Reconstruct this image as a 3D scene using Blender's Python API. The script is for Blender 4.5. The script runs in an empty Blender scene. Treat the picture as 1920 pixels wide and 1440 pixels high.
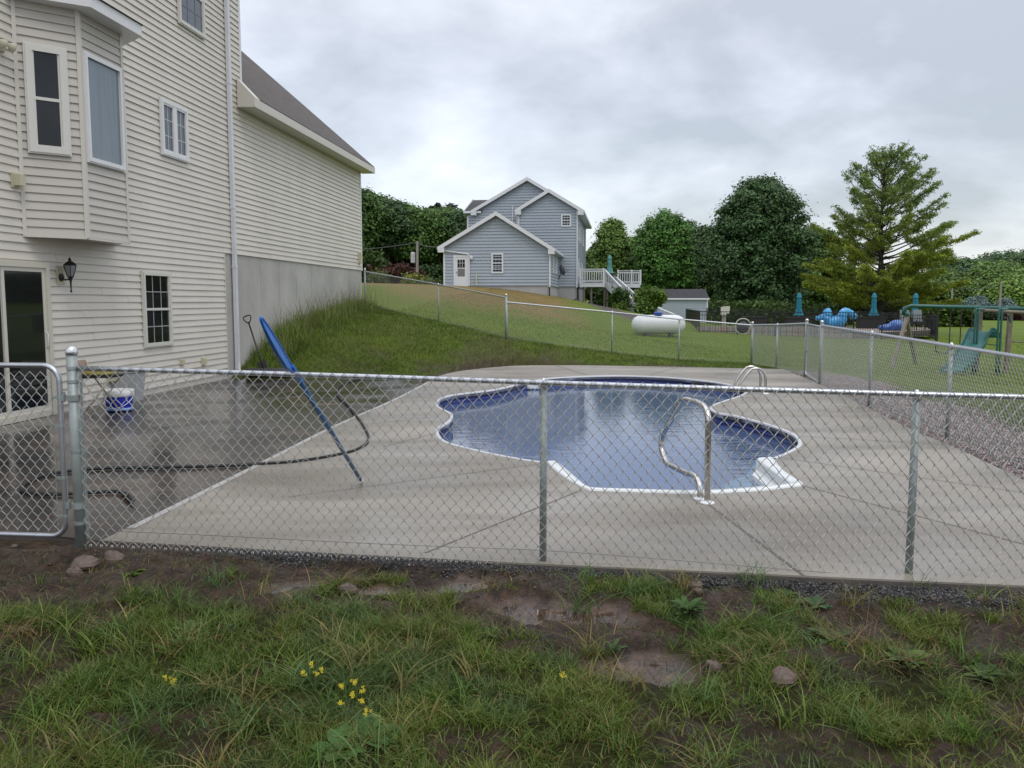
import bpy, math, random
import numpy as np
from mathutils import Vector, Matrix
from mathutils.geometry import tessellate_polygon

# ---------------------------------------------------------------- camera
CAMZ = 1.70
F = 1600.0                      # focal length in pixels of a 1920 px wide frame
PITCH = math.atan(155.0 / F)
sc = bpy.context.scene
cam = bpy.data.cameras.new("camera")
camo = bpy.data.objects.new("camera", cam)
sc.collection.objects.link(camo)
cam.sensor_fit = 'HORIZONTAL'
cam.sensor_width = 36.0
cam.lens = 36.0 * F / 1920.0
cam.clip_start = 0.05
cam.clip_end = 3000
camo.location = (0, 0, CAMZ)
camo.rotation_euler = (math.pi / 2 - PITCH, 0, 0)
sc.camera = camo

# ---------------------------------------------------------------- world: overcast sky
SUN_EL, SUN_AZ = math.radians(58), math.radians(150)
world = bpy.data.worlds.new("World")
sc.world = world
world.use_nodes = True
nt = world.node_tree
nt.nodes.clear()
wo = nt.nodes.new("ShaderNodeOutputWorld")
sky = nt.nodes.new("ShaderNodeTexSky")
sky.sky_type = 'NISHITA'
sky.sun_disc = False
sky.sun_elevation = SUN_EL
sky.sun_rotation = SUN_AZ
bg1 = nt.nodes.new("ShaderNodeBackground"); bg1.inputs[1].default_value = 0.05
nt.links.new(sky.outputs[0], bg1.inputs[0])
tc = nt.nodes.new("ShaderNodeTexCoord")
sep = nt.nodes.new("ShaderNodeSeparateXYZ"); nt.links.new(tc.outputs['Generated'], sep.inputs[0])
def wmath(op, a, b=None, clamp=False):
    n = nt.nodes.new("ShaderNodeMath"); n.operation = op; n.use_clamp = clamp
    for i, v in enumerate((a, b)):
        if v is None: continue
        if isinstance(v, (int, float)): n.inputs[i].default_value = v
        else: nt.links.new(v, n.inputs[i])
    return n.outputs[0]
zc = wmath('MAXIMUM', sep.outputs[2], 0.0)
den = wmath('ADD', zc, 0.34)
cx = wmath('DIVIDE', sep.outputs[0], den); cy = wmath('DIVIDE', sep.outputs[1], den)
comb = nt.nodes.new("ShaderNodeCombineXYZ"); nt.links.new(cx, comb.inputs[0]); nt.links.new(cy, comb.inputs[1])
def wnoise(scale, detail, rough, off, dist=0.0):
    m = nt.nodes.new("ShaderNodeMapping"); m.inputs['Location'].default_value = off
    nt.links.new(comb.outputs[0], m.inputs[0])
    n = nt.nodes.new("ShaderNodeTexNoise"); n.inputs['Scale'].default_value = scale
    n.inputs['Detail'].default_value = detail; n.inputs['Roughness'].default_value = rough
    n.inputs['Distortion'].default_value = dist
    nt.links.new(m.outputs[0], n.inputs['Vector']); return n.outputs[0]
n1 = wnoise(1.25, 5, 0.5, (3.3, 1.7, 0.4), 0.3)
n2 = wnoise(3.6, 7, 0.55, (9.1, 4.2, 0.0), 0.2)
nn = wmath('ADD', wmath('MULTIPLY', n1, 0.72), wmath('MULTIPLY', n2, 0.28))
rmp = nt.nodes.new("ShaderNodeValToRGB")
rmp.color_ramp.elements[0].position = 0.40; rmp.color_ramp.elements[0].color = (0.375, 0.38, 0.395, 1)
rmp.color_ramp.elements[1].position = 0.60; rmp.color_ramp.elements[1].color = (0.77, 0.775, 0.80, 1)
e = rmp.color_ramp.elements.new(0.5); e.color = (0.56, 0.565, 0.595, 1)
nt.links.new(nn, rmp.inputs[0])
grad = wmath('ADD', 0.86, wmath('MULTIPLY', wmath('POWER', zc, 1.3), 1.75))
vm = nt.nodes.new("ShaderNodeVectorMath"); vm.operation = 'SCALE'
nt.links.new(rmp.outputs[0], vm.inputs[0]); nt.links.new(grad, vm.inputs[3])
bg2 = nt.nodes.new("ShaderNodeBackground"); bg2.inputs[1].default_value = 1.0
nt.links.new(vm.outputs[0], bg2.inputs[0])
addn = nt.nodes.new("ShaderNodeAddShader")
nt.links.new(bg1.outputs[0], addn.inputs[0]); nt.links.new(bg2.outputs[0], addn.inputs[1])
nt.links.new(addn.outputs[0], wo.inputs[0])

sun = bpy.data.lights.new("sun", 'SUN')
sun.energy = 0.9; sun.angle = math.radians(22); sun.color = (1.0, 0.97, 0.92)
suno = bpy.data.objects.new("sun", sun); sc.collection.objects.link(suno)
sdir = Vector((math.sin(SUN_AZ) * math.cos(SUN_EL), math.cos(SUN_AZ) * math.cos(SUN_EL), math.sin(SUN_EL)))
suno.rotation_euler = sdir.to_track_quat('Z', 'Y').to_euler()

sc.view_settings.view_transform = 'Standard'
sc.view_settings.look = 'None'
sc.view_settings.gamma = 1.0
sc.view_settings.use_curve_mapping = False
sc.view_settings.exposure = 0.10
sc.cycles.use_denoising = True
sc.cycles.max_bounces = 8
sc.cycles.transparent_max_bounces = 16
sc.cycles.sample_clamp_indirect = 6.0

# ---------------------------------------------------------------- helpers
COL = sc.collection
RNG = np.random.default_rng(7)
random.seed(7)
cp_, sp_ = math.cos(PITCH), math.sin(PITCH)
def ray(px, py):
    a = (px - 960) / F; b = (720 - py) / F
    return np.array((a, cp_ + b * sp_, -sp_ + b * cp_))
def G(px, py, z=0.0):            # where the sight line meets the level z
    r = ray(px, py); t = (z - CAMZ) / r[2]
    return np.array((r[0] * t, r[1] * t, z))
def D(px, py, y):                # point of the sight line at distance y
    r = ray(px, py); t = y / r[1]
    return np.array((r[0] * t, y, CAMZ + r[2] * t))

def smoothstep(a, b, x):
    t = np.clip((x - a) / (b - a), 0, 1); return t * t * (3 - 2 * t)
_T = np.random.default_rng(3).random((256, 256))
def vn(x, y, s, seed=0):
    x = np.asarray(x, float) / s + seed * 17.3; y = np.asarray(y, float) / s + seed * 9.7
    xi = np.floor(x).astype(int); yi = np.floor(y).astype(int)
    fx = x - xi; fy = y - yi; fx = fx * fx * (3 - 2 * fx); fy = fy * fy * (3 - 2 * fy)
    g = lambda i, j: _T[(xi + i) & 255, (yi + j) & 255]
    return (g(0, 0) * (1 - fx) + g(1, 0) * fx) * (1 - fy) + (g(0, 1) * (1 - fx) + g(1, 1) * fx) * fy
def fbm(x, y, s, seed=0, o=4):
    r = 0; a = 1; t = 0
    for k in range(o):
        r = r + a * vn(x, y, s / 2 ** k, seed + k); t += a; a *= 0.5
    return r / t
def sdist(P, X, Y):              # signed distance to a polygon, negative inside
    P = np.asarray(P)[:, :2]; X = np.asarray(X, float); Y = np.asarray(Y, float)
    d = np.full(X.shape, 1e9); ins = np.zeros(X.shape, bool)
    n = len(P)
    for i in range(n):
        a = P[i]; b = P[(i + 1) % n]; e = b - a
        wx = X - a[0]; wy = Y - a[1]
        t = np.clip((wx * e[0] + wy * e[1]) / (e @ e + 1e-12), 0, 1)
        d = np.minimum(d, np.hypot(wx - t * e[0], wy - t * e[1]))
        c = ((a[1] > Y) != (b[1] > Y))
        if abs(e[1]) > 1e-12:
            ins ^= c & (X < a[0] + (Y - a[1]) * e[0] / e[1])
    return np.where(ins, -d, d)

# ---- materials
MATS = {}
def hexc(c): return (c[0], c[1], c[2], 1.0)
def mat(name, col, rough=0.6, metal=0.0, var=0.0, vscale=8.0, bump=0.0, bscale=40.0, spec=0.5, col2=None, coat=0.0, attr=None, sss=0):
    """principled material; col varies towards col2 (or darker) by noise; optional bump"""
    if name in MATS: return MATS[name]
    m = bpy.data.materials.new(name); m.use_nodes = True
    nt = m.node_tree; b = nt.nodes["Principled BSDF"]
    b.inputs['Base Color'].default_value = hexc(col)
    b.inputs['Roughness'].default_value = rough
    b.inputs['Metallic'].default_value = metal
    b.inputs['Specular IOR Level'].default_value = spec
    b.inputs['Coat Weight'].default_value = coat
    L = nt.links
    t = nt.nodes.new("ShaderNodeTexCoord")
    src = None
    if attr:
        a = nt.nodes.new("ShaderNodeAttribute"); a.attribute_name = attr
        L.new(a.outputs['Color'], b.inputs['Base Color']); src = a.outputs['Color']
    elif var > 0 or col2:
        n = nt.nodes.new("ShaderNodeTexNoise"); n.inputs['Scale'].default_value = vscale
        n.inputs['Detail'].default_value = 6; n.inputs['Roughness'].default_value = 0.6
        L.new(t.outputs['Object'], n.inputs['Vector'])
        r = nt.nodes.new("ShaderNodeValToRGB")
        c2 = col2 if col2 else tuple(c * (1 - var) for c in col)
        r.color_ramp.elements[0].position = 0.3; r.color_ramp.elements[0].color = hexc(c2)
        r.color_ramp.elements[1].position = 0.68; r.color_ramp.elements[1].color = hexc(col)
        L.new(n.outputs[0], r.inputs[0]); L.new(r.outputs[0], b.inputs['Base Color'])
    if bump > 0:
        n2 = nt.nodes.new("ShaderNodeTexNoise"); n2.inputs['Scale'].default_value = bscale
        n2.inputs['Detail'].default_value = 4
        L.new(t.outputs['Object'], n2.inputs['Vector'])
        bp = nt.nodes.new("ShaderNodeBump"); bp.inputs['Strength'].default_value = bump
        bp.inputs['Distance'].default_value = 0.01
        L.new(n2.outputs[0], bp.inputs['Height']); L.new(bp.outputs[0], b.inputs['Normal'])
    MATS[name] = m; return m

def stretch(m, sc_):          # stretch a material's colour noise
    nt = m.node_tree; n = next(x for x in nt.nodes if x.type == 'TEX_NOISE'); t = next(x for x in nt.nodes if x.type == 'TEX_COORD')
    mp = nt.nodes.new("ShaderNodeMapping"); mp.inputs['Scale'].default_value = sc_
    nt.links.new(t.outputs['Object'], mp.inputs[0]); nt.links.new(mp.outputs[0], n.inputs['Vector']); return m
# ---- objects
XF = {}
def tag(o, label=None, cat=None, group=None, kind=None):
    if label: o["label"] = label
    if cat: o["category"] = cat
    if group: o["group"] = group
    if kind: o["kind"] = kind
    return o
def thing(name, label, cat, loc, rz=0.0, group=None):
    o = bpy.data.objects.new(name, None); COL.objects.link(o)
    o.empty_display_size = 0.2
    o.location = [float(v) for v in loc]; o.rotation_euler = (0, 0, rz)
    XF[o.name] = (np.array(loc, float), rz)
    return tag(o, label, cat, group)
def worldxf(o):                   # accumulated (only the top empty is ever transformed)
    while o is not None and o.name not in XF: o = o.parent
    return XF[o.name] if o is not None else (np.zeros(3), 0.0)
def mk(name, V, Fc, material, parent=None, smooth=False, base=None, colors=None, midx=None):
    """one mesh object from world-space vertices"""
    V = np.asarray(V, float).reshape(-1, 3)
    if parent is not None: o0, rz = worldxf(parent)
    else:
        o0 = np.asarray(base, float) if base is not None else np.zeros(3); rz = 0.0
    W = V - o0
    if rz:
        c, s = math.cos(-rz), math.sin(-rz)
        W = np.stack((W[:, 0] * c - W[:, 1] * s, W[:, 0] * s + W[:, 1] * c, W[:, 2]), 1)
    me = bpy.data.meshes.new(name)
    if isinstance(Fc, np.ndarray):
        n, k = Fc.shape
        me.vertices.add(len(W)); me.vertices.foreach_set('co', W.astype(np.float32).ravel())
        me.loops.add(n * k); me.loops.foreach_set('vertex_index', Fc.astype(np.int32).ravel())
        me.polygons.add(n); me.polygons.foreach_set('loop_start', np.arange(0, n * k, k, dtype=np.int32))
        me.update(calc_edges=True)
    else:
        me.from_pydata(W.tolist(), [], [list(map(int, f)) for f in Fc])
    if isinstance(material, (list, tuple)):
        for mm in material: me.materials.append(mm)
        if midx is not None: me.polygons.foreach_set('material_index', np.asarray(midx, dtype=np.int32))
    else: me.materials.append(material)
    if smooth: me.polygons.foreach_set('use_smooth', np.ones(len(me.polygons), dtype=bool))
    if colors is not None:
        ca = me.color_attributes.new("col", 'FLOAT_COLOR', 'POINT')
        cc = np.ones((len(W), 4), np.float32); cc[:, :colors.shape[1]] = colors
        ca.data.foreach_set('color', cc.ravel())
    me.update()
    o = bpy.data.objects.new(name, me); COL.objects.link(o)
    if parent is not None: o.parent = parent
    else:
        o.location = [float(v) for v in o0]; XF[o.name] = (o0, 0.0)
    return o
class MB:
    def __init__(s): s.V = []; s.F = []; s.n = 0
    def add(s, V, Fc):
        V = np.asarray(V, float).reshape(-1, 3); s.V.append(V)
        s.F += [[int(i) + s.n for i in f] for f in Fc]; s.n += len(V); return s
    def box8(s, c):   # 8 corners: 0-3 bottom ring, 4-7 top ring
        return s.add(c, [(0, 3, 2, 1), (4, 5, 6, 7), (0, 1, 5, 4), (1, 2, 6, 5), (2, 3, 7, 6), (3, 0, 4, 7)])
    def box(s, x0, x1, y0, y1, z0, z1):
        return s.box8([(x0, y0, z0), (x1, y0, z0), (x1, y1, z0), (x0, y1, z0), (x0, y0, z1), (x1, y0, z1), (x1, y1, z1), (x0, y1, z1)])
    def pbox(s, fn, a0, a1, z0, z1, o0, o1):   # box in a wall's own coordinates
        return s.box8([fn(a0, z0, o0), fn(a1, z0, o0), fn(a1, z0, o1), fn(a0, z0, o1), fn(a0, z1, o0), fn(a1, z1, o0), fn(a1, z1, o1), fn(a0, z1, o1)])
    def bar(s, a, b, w, h=None, up=(0, 0, 1)):   # rectangular bar from a to b
        h = h or w; a = np.array(a, float); b = np.array(b, float); d = b - a; d /= np.linalg.norm(d)
        up = np.array(up, float); x = np.cross(d, up)
        if np.linalg.norm(x) < 1e-4: x = np.cross(d, (1, 0, 0))
        x /= np.linalg.norm(x); u = np.cross(x, d)
        c = []
        for p in (a, b):
            for i, j in ((-1, -1), (1, -1), (1, 1), (-1, 1)): c.append(p + x * i * w / 2 + u * j * h / 2)
        return s.box8(c)
    def tube(s, pts, r, n=8, closed=False):
        pts = [np.array(p, float) for p in pts]; m = len(pts)
        rs = [r] * m if isinstance(r, (int, float)) else list(r)
        T = []
        for i in range(m):
            if closed: t = pts[(i + 1) % m] - pts[i - 1]
            else: t = pts[min(i + 1, m - 1)] - pts[max(i - 1, 0)]
            T.append(t / (np.linalg.norm(t) + 1e-12))
        ref = np.array((0, 0, 1.0)) if abs(T[0][2]) < 0.9 else np.array((1.0, 0, 0))
        x = np.cross(T[0], ref); x /= np.linalg.norm(x)
        V = []
        for i in range(m):
            x = x - T[i] * (x @ T[i]); x /= np.linalg.norm(x) + 1e-12; y = np.cross(T[i], x)
            for k in range(n):
                a = 2 * math.pi * k / n; V.append(pts[i] + rs[i] * (x * math.cos(a) + y * math.sin(a)))
        Fc = []
        for i in range(m if closed else m - 1):
            j = (i + 1) % m
            for k in range(n): k2 = (k + 1) % n; Fc.append((i * n + k, i * n + k2, j * n + k2, j * n + k))
        if not closed: Fc.append(tuple(range(n))[::-1]); Fc.append(tuple((m - 1) * n + k for k in range(n)))
        return s.add(V, Fc)
    def lathe(s, prof, c, n=16, sx=1, sy=1):    # prof: list of (r, z)
        V = []
        for r, z in prof:
            for k in range(n):
                a = 2 * math.pi * k / n; V.append((c[0] + sx * r * math.cos(a), c[1] + sy * r * math.sin(a), c[2] + z))
        Fc = []
        for i in range(len(prof) - 1):
            for k in range(n): k2 = (k + 1) % n; Fc.append((i * n + k, i * n + k2, (i + 1) * n + k2, (i + 1) * n + k))
        Fc.append(tuple(range(n))[::-1]); Fc.append(tuple((len(prof) - 1) * n + k for k in range(n)))
        return s.add(V, Fc)
    def quad(s, *c): return s.add(c, [tuple(range(len(c)))])
    def blob(s, c, rx, ry, rz, n=10, m=8, seed=0, amp=0.15, flat=0.0):
        rg = np.random.default_rng(seed); V = []; ph = rg.random(6) * 6.28
        for i in range(m + 1):
            th = math.pi * i / m
            for k in range(n):
                a = 2 * math.pi * k / n
                d = 1 + amp * (math.sin(2 * a + ph[0] + th) * .5 + math.sin(3 * th + ph[1] + a) * .5 + math.sin(5 * a + ph[2]) * .25 * math.sin(th))
                V.append((c[0] + rx * d * math.sin(th) * math.cos(a), c[1] + ry * d * math.sin(th) * math.sin(a), c[2] + rz * d * math.cos(th)))
        Fc = [(i * n + k, (i + 1) * n + k, (i + 1) * n + (k + 1) % n, i * n + (k + 1) % n) for i in range(m) for k in range(n)]
        return s.add(V, Fc)
    def mk(s, name, material, parent=None, smooth=False, base=None):
        return mk(name, np.concatenate(s.V), s.F, material, parent, smooth, base)
def copy_thing(root, loc, rz=None, label=None):
    r = root.copy(); COL.objects.link(r); r.location = [float(v) for v in loc]
    if rz is not None: r.rotation_euler = (0, 0, rz)
    if label: r["label"] = label
    XF[r.name] = (np.array(loc, float), r.rotation_euler[2])
    def rec(a, b):
        for ch in list(a.children):
            c = ch.copy(); COL.objects.link(c); c.parent = b; rec(ch, c)
    rec(root, r); return r
def catmull(P, n=6, closed=False):
    P = [np.array(p, float) for p in P]; out = []; m = len(P)
    for i in range(m if closed else m - 1):
        p0 = P[i - 1] if (closed or i > 0) else P[i]; p1 = P[i]; p2 = P[(i + 1) % m]; p3 = P[(i + 2) % m] if (closed or i + 2 < m) else p2
        for k in range(n):
            t = k / n
            out.append(0.5 * (2 * p1 + (p2 - p0) * t + (2 * p0 - 5 * p1 + 4 * p2 - p3) * t * t + (3 * p1 - p0 - 3 * p2 + p3) * t ** 3))
    if not closed: out.append(P[-1])
    return out
class Plane:                      # a vertical wall plane with its own coordinates
    def __init__(s, p0, d, side=1):
        s.p = np.array(p0[:2], float); s.d = np.array(d[:2], float); s.d /= np.linalg.norm(s.d)
        s.n = np.array((s.d[1], -s.d[0])) * side
    def fn(s, a, z, o=0.0):
        q = s.p + s.d * a + s.n * o; return np.array((q[0], q[1], z))
    def hit(s, px, py, o=0.0):
        r = ray(px, py); q = s.p + s.n * o
        t = (q @ s.n) / (r[:2] @ s.n); w = r * t
        return float((w[:2] - q) @ s.d), float(CAMZ + w[2])
def hspan(poly, z):               # interval of a convex polygon (a, z) at height z
    xs = []
    n = len(poly)
    for i in range(n):
        (a0, z0), (a1, z1) = poly[i], poly[(i + 1) % n]
        if abs(z1 - z0) < 1e-9:
            if abs(z - z0) < 1e-6: xs += [a0, a1]
            continue
        t = (z - z0) / (z1 - z0)
        if -1e-6 <= t <= 1 + 1e-6: xs.append(a0 + (a1 - a0) * t)
    return (min(xs), max(xs)) if xs else None
def siding(mb, pl, poly, course, proud=0.024, off=0.0, seams=False):
    z0 = min(p[1] for p in poly); z1 = max(p[1] for p in poly); z = z0
    while z < z1 - 1e-4:
        zt = min(z + course, z1)
        a = hspan(poly, z + 1e-5); b = hspan(poly, zt - 1e-5)
        if a and b:
            f = pl.fn; cuts = []
            if seams:
                q = a[0] + random.uniform(.5, 3.6)
                while q < min(a[1], b[1]) - .4:
                    if q > max(a[0], b[0]) + .4: cuts.append(q)
                    q += random.uniform(2.4, 3.7)
            L0 = [a[0]] + cuts + [a[1]]; L1 = [b[0]] + cuts + [b[1]]
            for i in range(len(L0) - 1):
                pr = proud + (.0035 if i % 2 else 0)
                V = [f(L0[i], z, off), f(L0[i + 1], z, off), f(L0[i + 1], z, off + pr), f(L0[i], z, off + pr),
                     f(L1[i + 1], zt, off + 0.002 + pr - proud), f(L1[i], zt, off + 0.002 + pr - proud)]
                mb.add(V, [(0, 1, 2, 3), (3, 2, 4, 5)])
                if i % 2:
                    for e in (0, 1): mb.add([f(L0[i + e], z, off + proud), f(L0[i + e], z, off + pr), f(L1[i + e], zt, off + .002 + pr - proud), f(L1[i + e], zt, off + .002)], [(0, 1, 2, 3)])
        z += course
    return mb
def extrude(mb, pl, poly, o0, o1):   # polygon in wall coords given thickness
    n = len(poly); V = [pl.fn(a, z, o0) for a, z in poly] + [pl.fn(a, z, o1) for a, z in poly]
    Fc = [tuple(range(n)), tuple(range(2 * n - 1, n - 1, -1))] + [(i, (i + 1) % n, n + (i + 1) % n, n + i) for i in range(n)]
    return mb.add(V, Fc)
# ---------------------------------------------------------------- frames of the two houses
WA = math.atan(172 * cp_ / F)                     # bearing of the beige house wall
U = np.array((math.sin(WA), math.cos(WA)))        # along the wall, away from the camera
WALL0 = np.array((-8.35 + math.tan(WA) * 19.0, 19.0))
WP = Plane(WALL0, U)                              # outward normal points to the pool (+x)

# ---------------------------------------------------------------- pool and deck outlines
pool_px = [(1025.7,867.8),(978,861),(919,850),(860,836),(832,826),(821,812),(824,802),(843,790),(848,779),(842,773),
 (824,764),(820,757),(830,746),(860,739),(919,732),(955,725),(985,717),(1030,709.5),(1080,706.5),(1160,704.5),(1240,707),(1300,712),
 (1355,719),(1390,729),(1398,735),(1385,743),(1360,751),(1340,758),(1331,765),(1345,774),(1374,779),(1414,789),(1453,800.5),(1481,812),
 (1495,822),(1498,833),(1488,842),(1470,851),(1449,859.5)]
pool_ctrl = [G(*p) for p in pool_px]
PA = catmull(pool_ctrl, 6)                        # liner part of the outline
step_out_px = [(1449,859.5),(1466.7,881.7),(1485,895),(1504,906.7),(1501.7,911.7),(1480,914.5),(1430,920.4),(1380,923.3),(1334.5,926),(1285,926),(1235.5,924.5),
 (1156,922),(1112,920.5),(1101,919),(1090,914.5),(1077,908),(1053,892.6),(1033.6,876.7),(1025.7,867.8)]
step_in_px = [(1418,862),(1434,874),(1458,892),(1478,905.5),(1470,909.5),(1463,910.8),(1430,914),(1380,918.3),(1334.5,921),(1285,921.8),(1235,921),
 (1156,918.5),(1120,917.3),(1107,916),(1096,911),(1088,903.6),(1071,888),(1052,872),(1042,866.5)]
SO = catmull([G(*p) for p in step_out_px], 3); SI = catmull([G(*p) for p in step_in_px], 3)
POOL = np.array(PA[:-1] + SO[:-1])[:, :2]

deck_left = [G(*p) for p in [(190,1013),(300,960),(440,891),(520,851),(607,807),(676,776),(718,758),(760,738),(792,721),(820,706),(855,697),(900,691),(950,686.5),(1000,684.7)]]
DL = catmull(deck_left, 4)
deck_far = [G(*p) for p in [(1100,684.8),(1275,688),(1400,690.5),(1469,692)]]
deck_right = [G(*p) for p in [(1544,723),(1580,741),(1675,788),(1721,811),(1791,839),(1920,900)]]
c0 = G(1920, 1098); d0 = G(190, 1013)
nearR = np.array((4.55, c0[1] + (4.55 - c0[0]) * (c0[1] - d0[1]) / (c0[0] - d0[0]), 0))
deck_near = [nearR, c0, G(1600, 1083.5), G(1280, 1069), G(960, 1054.5), G(640, 1038)]
DECK = np.array(list(DL) + deck_far + deck_right + deck_near)[:, :2]

wallpt = lambda y: WP.fn(y - 19.0, 0)
PATIO = np.array([p[:2] for p in DL[:33]] + [G(740,712)[:2], G(640,709)[:2], G(560,707.5)[:2], G(470,706)[:2]]
                 + [wallpt(19.0)[:2] + (-.05, 0), wallpt(6.3)[:2] + (-.05, 0)] + [np.array((-4.8, 6.25)), np.array((-3.4, 6.12))])

# front fence line
FA = np.array((D(152, 1020, 5.80)[0], 5.80)); FB = np.array((5.05, 4.93))
def fence_y(x): return FA[1] + (x - FA[0]) * (FB[1] - FA[1]) / (FB[0] - FA[0])

# ---------------------------------------------------------------- terrain
S = []
def s_(x, y, z): S.append((x, y, z))
for y in (7, 10, 13, 16, 18.5):
    q = wallpt(y); s_(q[0] - .5, y, -.03); s_(q[0] - 8, y, 0.1)
for p in [(-3, 7), (-2, 10), (-1, 14), (0, 18), (2, 20), (4, 20), (5, 16), (4.5, 12), (4, 8), (3, 6), (-4, 9), (-6, 12), (-5, 16), (-5.5,18.3), (-4,18.7), (-2.6,19.3),(-1,21.2),(1,22.4),(4,22.2),(6.6,21.6)]:
    s_(p[0], p[1], -.03)
s_(-3, 5.7, .0); s_(0, 5.3, -.03); s_(2.5, 5.0, -.045); s_(5, 4.8, -.06); s_(1, 5.6, -.02); s_(3, 5.45, -.02); s_(-5, 5.8, .0); s_(-9, 5, 0.1)
s_(-3, 4, -.02); s_(0, 4, -.06); s_(3, 4, -.09); s_(-2, 2, -.05); s_(2, 2, -.12); s_(0, 0, -.06); s_(0, -8, 0); s_(-10, -8, .1); s_(10, -8, -.4); s_(8, 3, -.3)
s_(*wallpt(20.3)[:2], .35); s_(*wallpt(21.5)[:2], .78); s_(*wallpt(24)[:2], 1.12); s_(*wallpt(29.3)[:2], 1.43); s_(-5, 29, 1.47); s_(-3.5, 20.5, .14); s_(-3.9, 22.5, .6)
s_(-2.33, 27, 1.04); s_(-.17, 24.6, .55); s_(2.9, 25, .18); s_(4.9, 24.8, -.02); s_(6.9, 24.5, -.12); s_(-1.6, 22, .22); s_(1, 23.3, .1)
s_(6.85, 19.8, -.05); s_(6.4, 17.5, -.04); s_(5.9, 13.9, -.06); s_(5.65, 10.85, -.08); s_(5.3, 7.5, -.1); s_(9, 12, -.3); s_(10, 20, -.35); s_(9, 7, -.4); s_(14, 14, -.6)
s_(-3.9, 57.5, 2.75); s_(-8, 57, 2.85); s_(3.2, 57, 1.95); s_(0, 57, 2.45); s_(-5, 40, 2.25); s_(-8, 45, 2.6); s_(0, 40, 1.35); s_(3.5, 45, .9); s_(0, 32, 1.0)
s_(-12, 60, 2.9); s_(-25, 65, 3.0); s_(-20, 35, 2.2); s_(-15, 20, 1.2); s_(6.5, 62, 1.15); s_(8, 60, 1.0); s_(4.2, 60, 1.75); s_(12, 58, .3)
s_(7.4, 43, -.05); s_(9, 43, -.12); s_(6, 43, .05); s_(5, 50, .9); s_(12, 46, -.1); s_(16, 48, -.15); s_(22, 48, -.45); s_(26, 52, -.62)
s_(11, 30, -.5); s_(15, 33, -.8); s_(20, 33, -.85); s_(16, 29, -.88); s_(30, 40, -.9); s_(25, 20, -1.0); s_(40, 30, -1.2)
s_(30, 60, -.7); s_(35, 75, -.8); s_(50, 85, -1.0); s_(60, 110, -.9); s_(30, 110, -.6); s_(0, 100, 2.5); s_(-30, 100, 3.2); s_(15, 90, .3); s_(-40, 60, 3)
s_(-60, 200, 6); s_(0, 200, 5); s_(60, 200, 1); s_(120, 200, 0); s_(150, 350, 6); s_(0, 350, 8); s_(-150, 350, 9); s_(-120, 100, 4); s_(120, 60, -2); s_(80, -10, -2); s_(-80, -10, 2); s_(250, 200, 2)
S = np.array(S); 
def _tps(r2): return np.where(r2 > 0, r2 * np.log(r2 + 1e-12), 0)
_n = len(S); _sc = 20.0
_X = S[:, :2] / _sc
_K = _tps(((_X[:, None] - _X[None]) ** 2).sum(2)) + np.eye(_n) * 2e-4
_P = np.hstack((np.ones((_n, 1)), _X))
_A = np.block([[_K, _P], [_P.T, np.zeros((3, 3))]])
_w = np.linalg.solve(_A, np.concatenate((S[:, 2], np.zeros(3))))
def base_h(x, y):
    x = np.asarray(x, float); y = np.asarray(y, float); shp = np.broadcast(x, y).shape
    q = np.stack((np.broadcast_to(x, shp).ravel(), np.broadcast_to(y, shp).ravel()), 1) / _sc
    out = np.empty(len(q))
    for i in range(0, len(q), 20000):
        c = q[i:i + 20000]
        out[i:i + 20000] = _tps(((c[:, None] - _X[None]) ** 2).sum(2)) @ _w[:_n] + _w[_n] + c @ _w[_n + 1:]
    return out.reshape(shp)
# masks ---------------------------------------------------------------
PUD = [G(1000, 1150, -.08), G(1110, 1160, -.08), G(1190, 1255, -.08), G(880, 1105, -.08), G(560, 1100, -.04), G(60, 1010, -.02), G(700, 1110, -.06)]
PUDR = [.22, .16, .2, .14, .12, .35, .12]
def puddle(x, y):
    w = x + (fbm(x, y, .3, 31) - .5) * .3; v = y + (fbm(x, y, .3, 37) - .5) * .25; m = np.zeros(np.shape(x))
    for p, r in zip(PUD, PUDR):
        m = np.maximum(m, 1 - smoothstep(.55, 1.0, np.hypot((w - p[0]) / (r * 1.7), (v - p[1]) / r)))
    return m
def bare(x, y):
    d = fence_y(x) - y
    lim = .92 + .22 * smoothstep(-.5, .6, x) + .6 * (fbm(x, y, .8, 11) - .5) + .35 * np.exp(-((x + 2.6) / .9) ** 2) + .35 * np.exp(-((x - .9) / 1.0) ** 2) + .35 * np.exp(-((x - 3.2) / .8) ** 2)
    b = 1 - smoothstep(lim - .15, lim + .25, d)
    blot = smoothstep(.53, .64, fbm(x, y, .5, 5)) * .9
    b = np.maximum(b, blot)
    tuft = smoothstep(.57, .68, fbm(x, y, .33, 21)) * smoothstep(.0, .2, d)
    b = b * (1 - .8 * tuft)
    front = y < fence_y(x) + .1
    dd = sdist(DECK, x, y)
    b2 = (1 - smoothstep(.15, .75, dd + (fbm(x, y, 1.0, 3) - .5) * .9)) * .95
    b2 = np.maximum(b2, smoothstep(.46, .60, fbm(x, y, .8, 8) + .10 * np.exp(-dd / 1.5)) * .85 * np.exp(-np.maximum(dd, 0) / 4.0) * (y < 26) * (x < 5) * (1 - smoothstep(24.5, 26, y + .3 * x)))
    b = np.maximum(b, puddle(x, y))
    return np.where(front, b, np.where(y < 30, b2, 0))
fence_side = [(6.93, 24.6), (6.9, 22.3), (6.85, 19.8), (6.40, 17.5), (5.9, 13.9), (5.62, 10.85), (5.3, 7.7), (5.05, 4.93)]
fsx = lambda y: np.interp(y, [p[1] for p in fence_side][::-1], [p[0] for p in fence_side][::-1])
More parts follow.
